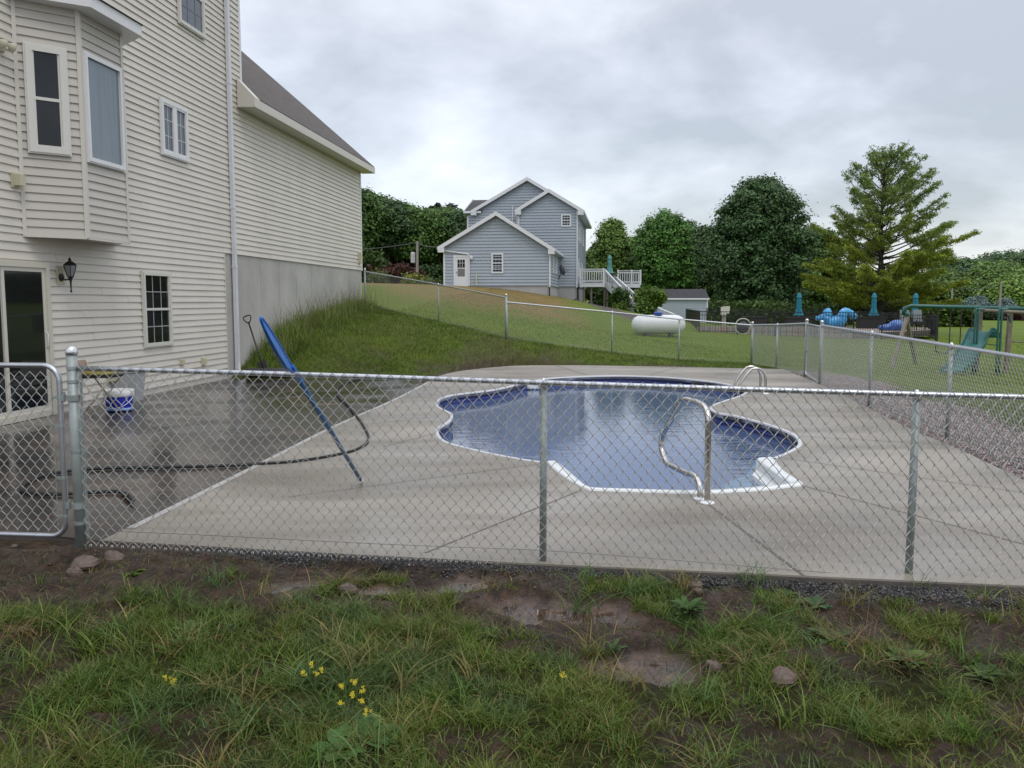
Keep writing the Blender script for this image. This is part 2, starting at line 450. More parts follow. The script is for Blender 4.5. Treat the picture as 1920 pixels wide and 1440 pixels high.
def gravel(x, y):
    a = (x > 4.2) & (y > fence_y(x)) & (y < 22)
    g1 = np.where(a, 1 - smoothstep(fsx(y) + 1.0, fsx(y) + 2.0, x + (fbm(x, y, .8, 14) - .5)), 0)
    d = fence_y(x) - y
    lim = .10 + np.clip(x - .3, 0, 5) * .14
    g2 = np.where((y < fence_y(x) + .5) & (x > -2.2), 1 - smoothstep(lim - .05, lim + .12, d + (fbm(x, y, .3, 15) - .5) * .25), 0)
    g3 = np.where((y > 50) & (y < 66), 1 - smoothstep(.8, 1.4, np.abs((x - 5.2) + (y - 58.5) * .35)) , 0)
    return np.maximum(np.maximum(g1, g2), g3)
def dry(x, y):
    m = smoothstep(31, 42, y) * (1 - smoothstep(57, 62, y)) * (1 - smoothstep(2, 5, x)) * smoothstep(.26, .50, fbm(x, y, 3, 44) + .12 * smoothstep(40, 50, y))
    return m
def hfun(x, y, micro=True):
    x = np.asarray(x, float); y = np.asarray(y, float)
    h = base_h(x, y)
    if micro:
        b = bare(x, y); f = 1 - smoothstep(7, 12, y)
        h = h + f * ((fbm(x, y, .5, 50) - .5) * .10 + (fbm(x, y, .11, 51) - .5) * .085 * (.3 + b))
        h = h + (1 - f) * (fbm(x, y, 1.0, 53) - .5) * .08 * (y < 32)
        pd = puddle(x, y); h = h * (1 - pd) + pd * (base_h(x, y) - .035)
    return h
def grow(a, b, d0, r):
    o = [a]; d = d0
    while o[-1] < b: o.append(o[-1] + d); d *= r
    return o
xs = np.array([-v for v in grow(5, 420, .12, 1.05)][::-1] + list(np.arange(-4.95, 4.96, .04)) + grow(5, 420, .12, 1.05))
ys = np.array([-v for v in grow(-2.2, 60, .3, 1.25)][::-1] + list(np.arange(2.3, 6.4, .035)) + grow(6.45, 700, .10, 1.022))
XX, YY = np.meshgrid(xs, ys)
HH = hfun(XX, YY)
BB = bare(XX, YY); GG = gravel(XX, YY); DD = dry(XX, YY); PP = puddle(XX, YY)
sd = sdist(DECK, XX, YY); sp2 = sdist(PATIO, XX, YY)
padd = np.minimum(sd, sp2)
HH = np.where(padd < .20, np.minimum(HH, -.028 - .04 * (padd < 0)), HH)
HH = np.where(padd < -.05, -.12, HH)
HH = np.where((sd > 0) & (sd < .16) & (YY < 7), -.010 - .024 * smoothstep(-1.5, 2.5, XX) + .014 * (fbm(XX, YY, .1, 77) - .5), HH)
HH = np.where(sd < -.35, -2.6, HH)
ny, nx = XX.shape
V = np.stack((XX.ravel(), YY.ravel(), HH.ravel()), 1)
idx = np.arange(nx * ny).reshape(ny, nx)
Q = np.stack((idx[:-1, :-1].ravel(), idx[:-1, 1:].ravel(), idx[1:, 1:].ravel(), idx[1:, :-1].ravel()), 1)

def ground_material():
    m = bpy.data.materials.new("ground"); m.use_nodes = True
    nt = m.node_tree; L = nt.links; b = nt.nodes["Principled BSDF"]; b.inputs['Specular IOR Level'].default_value = .5
    t = nt.nodes.new("ShaderNodeTexCoord"); a = nt.nodes.new("ShaderNodeAttribute"); a.attribute_name = "col"
    s = nt.nodes.new("ShaderNodeSeparateColor"); L.new(a.outputs['Color'], s.inputs[0])
    def noise(sc_, det=5, ro=.6):
        n = nt.nodes.new("ShaderNodeTexNoise"); n.inputs['Scale'].default_value = sc_; n.inputs['Detail'].default_value = det
        n.inputs['Roughness'].default_value = ro; L.new(t.outputs['Object'], n.inputs['Vector']); return n.outputs[0]
    def ramp(f, stops):
        r = nt.nodes.new("ShaderNodeValToRGB"); el = r.color_ramp.elements
        while len(el) < len(stops): el.new(.5)
        for e_, (p, c) in zip(el, stops): e_.position = p; e_.color = hexc(c)
        L.new(f, r.inputs[0]); return r.outputs[0]
    def mix(f, c1, c2):
        n = nt.nodes.new("ShaderNodeMix"); n.data_type = 'RGBA'; L.new(f, n.inputs[0]); L.new(c1, n.inputs[6]); L.new(c2, n.inputs[7]); return n.outputs[2]
    g_far = ramp(noise(.22, 9, .7), [(.3, (.095, .155, .012)), (.5, (.150, .215, .018)), (.7, (.205, .245, .030))])
    g_fine = ramp(noise(7, 8, .8), [(.3, (.028, .05, .010)), (.52, (.075, .11, .020)), (.75, (.13, .16, .035))])
    fac = nt.nodes.new("ShaderNodeMath"); fac.operation = 'MULTIPLY'; fac.inputs[0].default_value = .42; fac.inputs[1].default_value = 1
    grass = nt.nodes.new("ShaderNodeMix"); grass.data_type = 'RGBA'; grass.inputs[0].default_value = .42
    L.new(g_far, grass.inputs[6]); L.new(g_fine, grass.inputs[7])
    dryc = ramp(noise(1.3, 7, .7), [(.3, (.13, .125, .035)), (.5, (.21, .155, .058)), (.7, (.25, .16, .075))])
    sx0 = nt.nodes.new("ShaderNodeSeparateXYZ"); L.new(t.outputs['Object'], sx0.inputs[0])
    nearf = nt.nodes.new("ShaderNodeMapRange"); nearf.inputs[1].default_value = 8; nearf.inputs[2].default_value = 24; nearf.inputs[3].default_value = 1; nearf.inputs[4].default_value = 0; L.new(sx0.outputs[1], nearf.inputs[0])
    soil = ramp(noise(14, 8, .7), [(.3, (.018, .020, .008)), (.5, (.042, .046, .014)), (.72, (.075, .085, .022))])
    gr = mix(nearf.outputs[0], grass.outputs[2], soil)
    c = mix(s.outputs[2], gr, dryc)
    dirt = ramp(noise(9, 9, .72), [(.32, (.016, .009, .006)), (.5, (.052, .030, .019)), (.68, (.118, .071, .046))])
    c = mix(s.outputs[0], c, dirt)
    vo = nt.nodes.new("ShaderNodeTexVoronoi"); vo.inputs['Scale'].default_value = 34; L.new(t.outputs['Object'], vo.inputs['Vector'])
    sv = nt.nodes.new("ShaderNodeSeparateColor"); L.new(vo.outputs['Color'], sv.inputs[0])
    grav = ramp(sv.outputs[0], [(0, (.05, .045, .045)), (.5, (.13, .105, .10)), (1, (.27, .22, .20))])
    sx = nt.nodes.new("ShaderNodeSeparateXYZ"); L.new(t.outputs['Object'], sx.inputs[0])
    cmp_ = nt.nodes.new("ShaderNodeMath"); cmp_.operation = 'LESS_THAN'; L.new(sx.outputs[1], cmp_.inputs[0]); cmp_.inputs[1].default_value = 5.9
    dk = ramp(sv.outputs[1], [(0, (.012, .012, .013)), (.6, (.035, .033, .033)), (1, (.08, .075, .07))])
    grav = mix(cmp_.outputs[0], grav, dk)
    c = mix(s.outputs[1], c, grav)
    L.new(c, b.inputs['Base Color'])
    # wetness: alpha channel of the mask stores puddles
    rr = nt.nodes.new("ShaderNodeMapRange"); L.new(a.outputs['Alpha'], rr.inputs[0])
    rr.inputs[3].default_value = .62; rr.inputs[4].default_value = .06
    mm = nt.nodes.new("ShaderNodeMath"); mm.operation = 'MULTIPLY'; L.new(s.outputs[0], mm.inputs[0]); mm.inputs[1].default_value = .30
    m2 = nt.nodes.new("ShaderNodeMath"); m2.operation = 'SUBTRACT'; m2.use_clamp = True; L.new(rr.outputs[0], m2.inputs[0]); L.new(mm.outputs[0], m2.inputs[1])
    m3 = nt.nodes.new("ShaderNodeMath"); m3.operation = 'MAXIMUM'; L.new(m2.outputs[0], m3.inputs[0]); m3.inputs[1].default_value = .05
    L.new(m3.outputs[0], b.inputs['Roughness'])
    nr2 = nt.nodes.new("ShaderNodeMath"); nr2.operation = 'MULTIPLY'; L.new(s.outputs[0], nr2.inputs[0]); L.new(nearf.outputs[0], nr2.inputs[1])
    sm = nt.nodes.new("ShaderNodeMath"); sm.operation = 'MULTIPLY_ADD'; sm.use_clamp = True; L.new(nr2.outputs[0], sm.inputs[0]); sm.inputs[1].default_value = .30; sm.inputs[2].default_value = .06; L.new(sm.outputs[0], b.inputs['Specular IOR Level'])
    bp = nt.nodes.new("ShaderNodeBump"); bp.inputs['Distance'].default_value = .06
    inv = nt.nodes.new("ShaderNodeMath"); inv.operation = 'SUBTRACT'; inv.inputs[0].default_value = 1.0; inv.use_clamp = True; L.new(a.outputs['Alpha'], inv.inputs[1])
    L.new(inv.outputs[0], bp.inputs['Strength'])
    nb = noise(26, 6, .7); ad = nt.nodes.new("ShaderNodeMath"); ad.operation = 'ADD'; L.new(nb, ad.inputs[0])
    mv = nt.nodes.new("ShaderNodeMath"); mv.operation = 'MULTIPLY'; L.new(vo.outputs['Distance'], mv.inputs[0]); L.new(s.outputs[1], mv.inputs[1])
    L.new(mv.outputs[0], ad.inputs[1]); L.new(ad.outputs[0], bp.inputs['Height']); L.new(bp.outputs[0], b.inputs['Normal'])
    return m
cols = np.stack((BB.ravel(), GG.ravel(), DD.ravel(), PP.ravel()), 1)
terr = mk("ground", V, Q, ground_material(), smooth=True, colors=cols)
tag(terr, "grassy ground with wet brown mud along the fence and a rising lawn behind", None, None, "structure")
_terr_z = HH
def H(x, y):
    """height of the ground mesh"""
    x = np.atleast_1d(np.asarray(x, float)); y = np.atleast_1d(np.asarray(y, float))
    i = np.clip(np.searchsorted(xs, x) - 1, 0, nx - 2); j = np.clip(np.searchsorted(ys, y) - 1, 0, ny - 2)
    fx = np.clip((x - xs[i]) / (xs[i + 1] - xs[i]), 0, 1); fy = np.clip((y - ys[j]) / (ys[j + 1] - ys[j]), 0, 1)
    z = _terr_z
    return (z[j, i] * (1 - fx) + z[j, i + 1] * fx) * (1 - fy) + (z[j + 1, i] * (1 - fx) + z[j + 1, i + 1] * fx) * fy
def H1(x, y): return float(H(x, y)[0])

# ---------------------------------------------------------------- deck and patio
def slab(name, outer, holes, top, thick, material, mats=None):
    loops = [[Vector((p[0], p[1], 0)) for p in outer]] + [[Vector((p[0], p[1], 0)) for p in h] for h in holes]
    tris = tessellate_polygon(loops)
    _f = [p for l in loops for p in l]
    tris = [t if (_f[t[1]] - _f[t[0]]).cross(_f[t[2]] - _f[t[0]]).z > 0 else (t[0], t[2], t[1]) for t in tris]
    flat = [p for l in loops for p in l]; n = len(flat)
    V = [(p.x, p.y, top) for p in flat]; Fc = [tuple(t) for t in tris]; mi = [0] * len(Fc)
    V += [(p.x, p.y, top - .012) for p in flat] + [(p.x, p.y, top - thick) for p in flat]
    # slight rounded arris
    o = 0
    for l in loops:
        m = len(l)
        for i in range(m):
            a, b = o + i, o + (i + 1) % m
            Fc.append((a, b, n + b, n + a)); Fc.append((n + a, n + b, 2 * n + b, 2 * n + a)); mi += [0, 1]
        o += m
    return mk(name, V, Fc, [material, mat('wet_slab_edge', (.115, .10, .088), .6, var=.4, vscale=5)], midx=mi)
def conc_material(name, stops, r0, r1, scale, bump, bscale, streak=False, rbias=.5):
    m = bpy.data.materials.new(name); m.use_nodes = True
    nt = m.node_tree; L = nt.links; b = nt.nodes["Principled BSDF"]
    t = nt.nodes.new("ShaderNodeTexCoord")
    mp = nt.nodes.new("ShaderNodeMapping"); L.new(t.outputs['Object'], mp.inputs[0])
    if streak: mp.inputs['Scale'].default_value = (.55, 1.6, 1); mp.inputs['Rotation'].default_value = (0, 0, .12)
    n = nt.nodes.new("ShaderNodeTexNoise"); n.inputs['Scale'].default_value = scale; n.inputs['Detail'].default_value = 9; n.inputs['Roughness'].default_value = .62; n.inputs['Distortion'].default_value = .6
    L.new(mp.outputs[0], n.inputs['Vector'])
    r = nt.nodes.new("ShaderNodeValToRGB"); el = r.color_ramp.elements
    while len(el) < len(stops): el.new(.5)
    for e_, (p, c) in zip(el, stops): e_.position = p; e_.color = hexc(c)
    L.new(n.outputs[0], r.inputs[0])
    nf = nt.nodes.new("ShaderNodeTexNoise"); nf.inputs['Scale'].default_value = 90; nf.inputs['Detail'].default_value = 3; L.new(t.outputs['Object'], nf.inputs['Vector'])
    rf = nt.nodes.new("ShaderNodeMapRange"); rf.inputs[3].default_value = .85; rf.inputs[4].default_value = 1.12; L.new(nf.outputs[0], rf.inputs[0])
    vs = nt.nodes.new("ShaderNodeVectorMath"); vs.operation = 'SCALE'; L.new(r.outputs[0], vs.inputs[0]); L.new(rf.outputs[0], vs.inputs[3])
    L.new(vs.outputs[0], b.inputs['Base Color'])
    n2 = nt.nodes.new("ShaderNodeTexNoise"); n2.inputs['Scale'].default_value = scale * 1.7; n2.inputs['Detail'].default_value = 5
    mp2 = nt.nodes.new("ShaderNodeMapping"); mp2.inputs['Location'].default_value = (5, 3, 1); L.new(t.outputs['Object'], mp2.inputs[0]); L.new(mp2.outputs[0], n2.inputs['Vector'])
    rr = nt.nodes.new("ShaderNodeMapRange"); rr.inputs[1].default_value = rbias - .12; rr.inputs[2].default_value = rbias + .12; rr.inputs[3].default_value = r0; rr.inputs[4].default_value = r1
    L.new(n2.outputs[0], rr.inputs[0]); L.new(rr.outputs[0], b.inputs['Roughness'])
    nb = nt.nodes.new("ShaderNodeTexNoise"); nb.inputs['Scale'].default_value = bscale; nb.inputs['Detail'].default_value = 5; nb.inputs['Roughness'].default_value = .55
    L.new(t.outputs['Object'], nb.inputs['Vector'])
    bp = nt.nodes.new("ShaderNodeBump"); bp.inputs['Strength'].default_value = bump; bp.inputs['Distance'].default_value = .012
    L.new(nb.outputs[0], bp.inputs['Height']); L.new(bp.outputs[0], b.inputs['Normal'])
    return m
M_deck = conc_material("deck_concrete", [(.33, (.155, .131, .101)), (.5, (.232, .205, .167)), (.66, (.318, .286, .240))], .30, .62, .55, .12, 30, streak=True)
M_patio = conc_material("stamped_wet_concrete", [(.3, (.016, .014, .013)), (.5, (.045, .036, .030)), (.72, (.125, .088, .066))], 0.08, .30, .8, .26, 5.5, rbias=.50)
deck = tag(slab("pool_deck", DECK, [POOL], 0.0, .11, M_deck), "pale grey concrete deck around the swimming pool", None, None, "structure")
patio = tag(slab("patio", PATIO, [], -.006, .10, M_patio), "dark wet stamped concrete patio beside the beige house", None, None, "structure")
# joints cut in the deck and the light band where deck meets patio
jb = MB()
def strip(mb, pts, w, z):
    pts = [np.array(p[:2], float) for p in pts]
    V = []
    for i, p in enumerate(pts):
        t = pts[min(i + 1, len(pts) - 1)] - pts[max(i - 1, 0)]; t /= np.linalg.norm(t); n = np.array((t[1], -t[0])) * w / 2
        V += [(p[0] - n[0], p[1] - n[1], z), (p[0] + n[0], p[1] + n[1], z)]
    mb.add(V, [(2 * i, 2 * i + 1, 2 * i + 3, 2 * i + 2) for i in range(len(pts) - 1)])
for a, b_, w in [((797,1037),(1088,920),.014), ((1332,948),(1506,1079),.022), ((1507,911.5),(1940,1026),.014), ((1462,858),(1940,927),.012), ((1502,818),(1775,834),.012),
             ((1400,746),(1640,768),.012), ((1043,686),(1100,703),.03), ((1268,690),(1218,703),.025), ((540,932),(1020,869),.010), ((676,797),(822,781),.010), ((718,838),(820,812),.010), ((1160,1064),(1150,1061),.002)]:
    strip(jb, [G(*a), G(*b_)], w, .003)
tag(jb.mk("deck_joint", mat("joint", (.13, .115, .098), .8)), "thin dark control joints cut across the pale deck", None, None, "structure")
eb = MB(); strip(eb, [p + np.array((.035, 0, 0)) for p in DL[2:34]], .07, .004)
tag(eb.mk("deck_edge_band", mat("edgeband", (.42, .41, .39), .45, var=.2, vscale=5)), "light smooth trowelled band where the pale deck meets the dark patio", None, None, "structure")

def up_tris(l):
    return [tuple(t) if (l[t[1]] - l[t[0]]).cross(l[t[2]] - l[t[0]]).z > 0 else (t[0], t[2], t[1]) for t in tessellate_polygon([l])]
# ---------------------------------------------------------------- pool
pc = POOL.mean(0)
pool = thing("swimming_pool", "freeform in-ground swimming pool with navy blue liner and white corner steps", "swimming pool", (pc[0], pc[1], 0))
WZ = -.17
def liner_material():
    m = bpy.data.materials.new("liner"); m.use_nodes = True; nt = m.node_tree; L = nt.links; b = nt.nodes["Principled BSDF"]
    t = nt.nodes.new("ShaderNodeTexCoord"); s = nt.nodes.new("ShaderNodeSeparateXYZ"); L.new(t.outputs['Object'], s.inputs[0])
    mr = nt.nodes.new("ShaderNodeMapRange"); mr.inputs[1].default_value = -.2; mr.inputs[2].default_value = 0; L.new(s.outputs[2], mr.inputs[0])
    r = nt.nodes.new("ShaderNodeValToRGB"); r.color_ramp.interpolation = 'LINEAR'; el = r.color_ramp.elements
    navy = (.008, .018, .13); lite = (.09, .14, .40); pale = (.30, .33, .42)
    st = [(0, navy), (.33, navy), (.37, lite), (.41, navy), (.66, navy), (.70, pale), (.9, (.42, .44, .50)), (1, (.5, .52, .56))]
    while len(el) < len(st): el.new(.5)
    for e_, (p, c) in zip(el, st): e_.position = p; e_.color = hexc(c)
    L.new(mr.outputs[0], r.inputs[0]); L.new(r.outputs[0], b.inputs['Base Color']); b.inputs['Roughness'].default_value = .3
    return m
V = []; Fc = []; PAa = np.array(PA)
for p in PAa: V += [(p[0], p[1], -.002), (p[0], p[1], -1.35)]
Fc = [(2 * i, 2 * i + 1, 2 * i + 3, 2 * i + 2) for i in range(len(PAa) - 1)]
mk("pool_liner", V, Fc, liner_material(), pool, smooth=True)
cb = MB()                                      # coping: narrow rim proud of the deck
cprof = [(-.012, -.02), (-.012, .004), (.0, .009), (.03, .009), (.036, .001)]
V = []; cen = pc
tt = np.gradient(PAa[:, :2], axis=0); tt /= np.linalg.norm(tt, axis=1)[:, None]
nrm = np.stack((tt[:, 1], -tt[:, 0]), 1)
test = PAa[40, :2] + nrm[40] * .1
if sdist(POOL, test[0], test[1]) < 0: nrm = -nrm
for p, n in zip(PAa, nrm):
    for o, z in cprof: V.append((p[0] + n[0] * o, p[1] + n[1] * o, z))
k = len(cprof); Fc = [(i * k + j, i * k + j + 1, (i + 1) * k + j + 1, (i + 1) * k + j) for i in range(len(PAa) - 1) for j in range(k - 1)]
mk("coping", V, Fc, mat("coping", (.55, .56, .58), .35), pool, smooth=True)
fl = [Vector((p[0], p[1], 0)) for p in POOL]
mk("pool_floor", [(p.x, p.y, -1.35) for p in fl], up_tris(fl), mat("poolfloor", (.05, .13, .38), .5, var=.3, vscale=2), pool)
# white step unit
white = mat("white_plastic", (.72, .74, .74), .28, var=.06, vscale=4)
V = []; n = min(len(SO), len(SI))
for a, b_ in zip(SO, SI):
    V += [(a[0], a[1], -.02), (a[0], a[1], .012), (a[0] * .85 + b_[0] * .15, a[1] * .85 + b_[1] * .15, .022), (b_[0] * .85 + a[0] * .15, b_[1] * .85 + a[1] * .15, .020), (b_[0], b_[1], -.004), (b_[0], b_[1], -.5)]
Fc = [(i * 6 + j, i * 6 + j + 1, (i + 1) * 6 + j + 1, (i + 1) * 6 + j) for i in range(n - 1) for j in range(5)]
mk("step_rim", V, Fc, white, pool, smooth=True)
ins = np.array((G(1380, 890)[:2]))
def inset(pts, d, z):
    return [(np.array(p[:2]) + (ins - np.array(p[:2])) * d).tolist() + [z] for p in pts]
right_in = SI[:22]
sb = MB()
a = inset(right_in, 0.0, -.10); b_ = inset(right_in, .17, -.13); c_ = inset(right_in, .21, -.125); d_ = inset(right_in, .27, -.30); e_ = inset(right_in, .85, -.34)
m_ = len(a); V = a + b_ + c_ + d_ + e_
sb.add(V, [(r * m_ + i, r * m_ + i + 1, (r + 1) * m_ + i + 1, (r + 1) * m_ + i) for r in range(4) for i in range(m_ - 1)])
sb.mk("step_seat", white, pool, smooth=False)
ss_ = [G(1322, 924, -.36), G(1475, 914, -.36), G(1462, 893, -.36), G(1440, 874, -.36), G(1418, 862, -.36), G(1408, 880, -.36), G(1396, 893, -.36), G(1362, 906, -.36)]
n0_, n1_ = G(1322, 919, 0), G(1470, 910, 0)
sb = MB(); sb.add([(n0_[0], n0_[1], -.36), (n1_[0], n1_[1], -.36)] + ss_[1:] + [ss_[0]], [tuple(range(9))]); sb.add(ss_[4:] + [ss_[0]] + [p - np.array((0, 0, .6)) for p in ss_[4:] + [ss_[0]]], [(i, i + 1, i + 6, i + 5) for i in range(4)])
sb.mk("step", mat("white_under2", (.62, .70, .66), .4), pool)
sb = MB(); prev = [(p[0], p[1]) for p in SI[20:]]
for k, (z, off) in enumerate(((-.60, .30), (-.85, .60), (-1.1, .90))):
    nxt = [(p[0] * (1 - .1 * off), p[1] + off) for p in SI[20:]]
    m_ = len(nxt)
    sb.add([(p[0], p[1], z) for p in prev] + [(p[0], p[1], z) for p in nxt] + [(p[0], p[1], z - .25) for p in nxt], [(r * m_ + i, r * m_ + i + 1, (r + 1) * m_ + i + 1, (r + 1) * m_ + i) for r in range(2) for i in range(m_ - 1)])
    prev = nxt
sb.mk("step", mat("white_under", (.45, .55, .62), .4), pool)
# skimmer opening on the far left wall
skp = G(1000, 716); skb = MB(); skb.box(skp[0] - .22, skp[0] + .12, skp[1] - .02, skp[1] + .12, -.14, -.05)
skb.mk("skimmer_mouth", white, pool)

def water_material():
    m = bpy.data.materials.new("water"); m.use_nodes = True; nt = m.node_tree; L = nt.links; nt.nodes.clear()
    out = nt.nodes.new("ShaderNodeOutputMaterial"); t = nt.nodes.new("ShaderNodeTexCoord")
    mp = nt.nodes.new("ShaderNodeMapping"); mp.inputs['Scale'].default_value = (1.0, 2.6, 1); mp.inputs['Rotation'].default_value = (0, 0, .1); L.new(t.outputs['Object'], mp.inputs[0])
    n = nt.nodes.new("ShaderNodeTexNoise"); n.inputs['Scale'].default_value = 2.6; n.inputs['Detail'].default_value = 4; n.inputs['Distortion'].default_value = .4; L.new(mp.outputs[0], n.inputs['Vector'])
    bp = nt.nodes.new("ShaderNodeBump"); bp.inputs['Strength'].default_value = .055; bp.inputs['Distance'].default_value = .05; L.new(n.outputs[0], bp.inputs['Height'])
    fr = nt.nodes.new("ShaderNodeFresnel"); fr.inputs[0].default_value = 1.33; L.new(bp.outputs[0], fr.inputs[1])
    gl = nt.nodes.new("ShaderNodeBsdfGlossy"); gl.inputs['Roughness'].default_value = .015; gl.inputs['Color'].default_value = (1, 1, 1, 1); L.new(bp.outputs[0], gl.inputs['Normal'])
    tr = nt.nodes.new("ShaderNodeBsdfTransparent"); tr.inputs[0].default_value = (.50, .76, .84, 1)
    df = nt.nodes.new("ShaderNodeBsdfDiffuse"); df.inputs[0].default_value = (.135, .205, .39, 1)
    mx = nt.nodes.new("ShaderNodeMixShader"); mx.inputs[0].default_value = .46; L.new(tr.outputs[0], mx.inputs[1]); L.new(df.outputs[0], mx.inputs[2])
    m2 = nt.nodes.new("ShaderNodeMixShader"); L.new(fr.outputs[0], m2.inputs[0]); L.new(mx.outputs[0], m2.inputs[1]); L.new(gl.outputs[0], m2.inputs[2])
    L.new(m2.outputs[0], out.inputs[0]); return m
inner = [p[:2] for p in PA[:-1]] + [p[:2] for p in SI]
wl = [Vector((p[0], p[1], 0)) for p in inner]
tag(mk("pool_water", [(p.x, p.y, WZ) for p in wl], up_tris(wl), water_material()), "still blue pool water mirroring the cloudy sky", None, None, "structure")

# stainless rails
steel = mat("stainless", (.62, .60, .57), .16, metal=1.0, var=.15, vscale=3)
A0 = G(1326, 944); dirv = np.array((G(1240, 850, .22) - A0)[:2]); 
pt = D(1241, 850, A0[1] + 1.05); dirv = (pt - A0)[:2]; RP = Plane(A0, dirv)
def rp(px, py):
    a, z = RP.hit(px, py); return RP.fn(a, z)
rail = thing("grab_rail", "figure-shaped stainless steel grab rail beside the pool steps", "handrail", A0)
path = [rp(*p) for p in [(1326,944),(1327,880),(1328,800),(1327.5,782),(1322,765),(1311,756),(1298,752),(1288,749.5),(1281,751),(1276,758),(1262,782),(1247,806),(1241.5,820),(1240,838),(1243,852),(1249,866),(1256,872),(1285,886),(1298,890),(1306,897),(1311,910),(1313,922),(1313,936)]]
b_ = MB(); b_.tube(catmull(path, 4), .027, 12); b_.mk("rail_tube", steel, rail, smooth=True)
for q in (path[0], path[-1]):
    b_ = MB(); b_.lathe([(.062, .002), (.062, .012), (.04, .022), (.027, .024)], (q[0], q[1], 0), 20); b_.mk("base_plate", white, rail, smooth=False)
L0 = G(1435, 739)
ladder = thing("pool_ladder", "arched stainless steel pool ladder at the far right bend of the pool", "ladder", L0)
LP = Plane(L0, (-1, -.04))
for k in range(2):
    kk = np.array((.04, .46, 0)) * k
    pp = []
    for p in [(1435,738),(1435.5,715),(1434.5,704),(1430,696),(1421,691),(1411,692),(1404,698),(1396,708),(1387,722),(1384,735),(1383.5,760)]:
        a, z = LP.hit(*p); pp.append(LP.fn(a, z, 0) + kk)
    b_ = MB(); b_.tube(catmull(pp, 4), .022, 10); b_.mk("rail_tube", steel, ladder, smooth=True)
    q = pp[0]; b_ = MB(); b_.lathe([(.07, .002), (.07, .012), (.03, .03)], (q[0], q[1], 0), 16); b_.mk("base_plate", white, ladder)
for z in (-.3, -.55):
    q = [LP.fn(LP.hit(1383.5, 755)[0], z, 0) + np.array((.04, .46, 0)) * o for o in (0, 1)]
    b_ = MB(); b_.bar(q[0], q[1], .08, .03); b_.mk("tread", white, ladder)
# ---------------------------------------------------------------- chain link fences
def galv_material():
    m = mat("galvanised", (.33, .36, .345), .5, metal=.4, var=.35, vscale=9, col2=(.22, .25, .24)); return m
galv = galv_material()
galv_rail = mat("galvanised_rail", (.50, .52, .55), .32, metal=.85, var=.2, vscale=14)
wirem = mat("fence_wire", (.52, .53, .51), .38, metal=.6, var=.3, vscale=25)
def wiremesh(A, B, zf0, zf1, half=.0388, hz=.047, r=.0022, nside=4, curl=.006, sub=2, thick=.0045):
    """woven diamond mesh from A to B (ground plan), bottom zf0(t) to top zf1(t), t in 0..1"""
    A = np.array(A, float)[:2]; B = np.array(B, float)[:2]; Ln = np.linalg.norm(B - A); d = (B - A) / Ln; nr = np.array((d[1], -d[0]))
    N = int(Ln / half)
    hgt = zf1(.5) - zf0(.5); K = int(round(hgt / hz)); K += K % 2
    i = np.arange(N)[:, None]; m = K * sub + 1; k = np.arange(m)[None] / sub
    ph = (k + i) % 2.0
    tri = np.where(ph <= 1, ph, 2 - ph)                      # 0..1 zigzag
    up = ((k + i) % 2.0) < 1
    s = (i + tri + (0 if sub == 1 else np.where((k % 1) > 0, np.where(up, -.09, .09), 0))) * half
    jit = (RNG.random((N, 1)) - .5) * .003
    s = s + jit + (np.sin(k * 1.3 + i * .7) * .0012)
    t = np.clip(s / Ln, 0, 1)
    z0 = np.vectorize(zf0)(np.linspace(0, 1, 33)); z1 = np.vectorize(zf1)(np.linspace(0, 1, 33)); tl = np.linspace(0, 1, 33)
    zz0 = np.interp(t, tl, z0); zz1 = np.interp(t, tl, z1)
    z = zz0 + (zz1 - zz0) * (k / K)
    o = thick * np.cos(math.pi * (k + i)) * np.ones_like(s)  # weave in and out
    sag = .012 * np.sin(s * 2.1) * np.sin(math.pi * k / K)
    P = A[None, None] + d * s[..., None] + nr * (o + sag)[..., None]
    C = np.concatenate((P, z[..., None]), 2)                 # N x m x 3
    ang = np.arange(nside) * 2 * math.pi / nside + .4
    ring = r * (1.35 * np.cos(ang)[:, None] * np.array((d[0], d[1], 0))[None] + np.sin(ang)[:, None] * np.array((nr[0], nr[1], 0))[None])
    V = C[:, :, None] + ring[None, None]
    V = V.reshape(-1, 3)
    idx = np.arange(N * m * nside).reshape(N, m, nside)
    a = idx[:, :-1]; b = idx[:, 1:]
    Q = np.stack((a, np.roll(a, -1, 2), np.roll(b, -1, 2), b), -1).reshape(-1, 4)
    return V, Q
def dome_post(par, x, y, z0, z1, r, name="post", m=galv, capname="post_cap"):
    b = MB(); b.lathe([(r, z0), (r, z1 - r * .8)], (x, y, 0), 20); p = b.mk(name, m, par, smooth=True)
    b = MB(); b.lathe([(r * 1.13, z1 - r * 1.3), (r * 1.13, z1 - r * .75), (r * 1.02, z1 - r * .25), (r * .72, z1 + r * .12), (r * .3, z1 + r * .32), (r * .02, z1 + r * .36)], (x, y, 0), 20)
    b.mk(capname, mat("alu_cap", (.62, .63, .64), .3, metal=.8), p, smooth=True); return p
def line_post(par, x, y, z0, z1, r):
    b = MB(); b.lathe([(r, z0), (r, z1)], (x, y, 0), 16); p = b.mk("post", galv, par, smooth=True)
    k_ = .7 if r < .0238 else 1; b = MB(); b.lathe([(r * 1.12, z1 - .02), (r * 1.12, z1 + .005), (r * .8 * k_, z1 + .045 * k_ + .008), (r * .35, z1 + .055 * k_ + .008), (r * .1, z1 + .058 * k_ + .008)], (x, y, 0), 14)
    b.mk("post_cap", mat("alu_cap", (.62, .63, .64), .3, metal=.8), p, smooth=True); return p
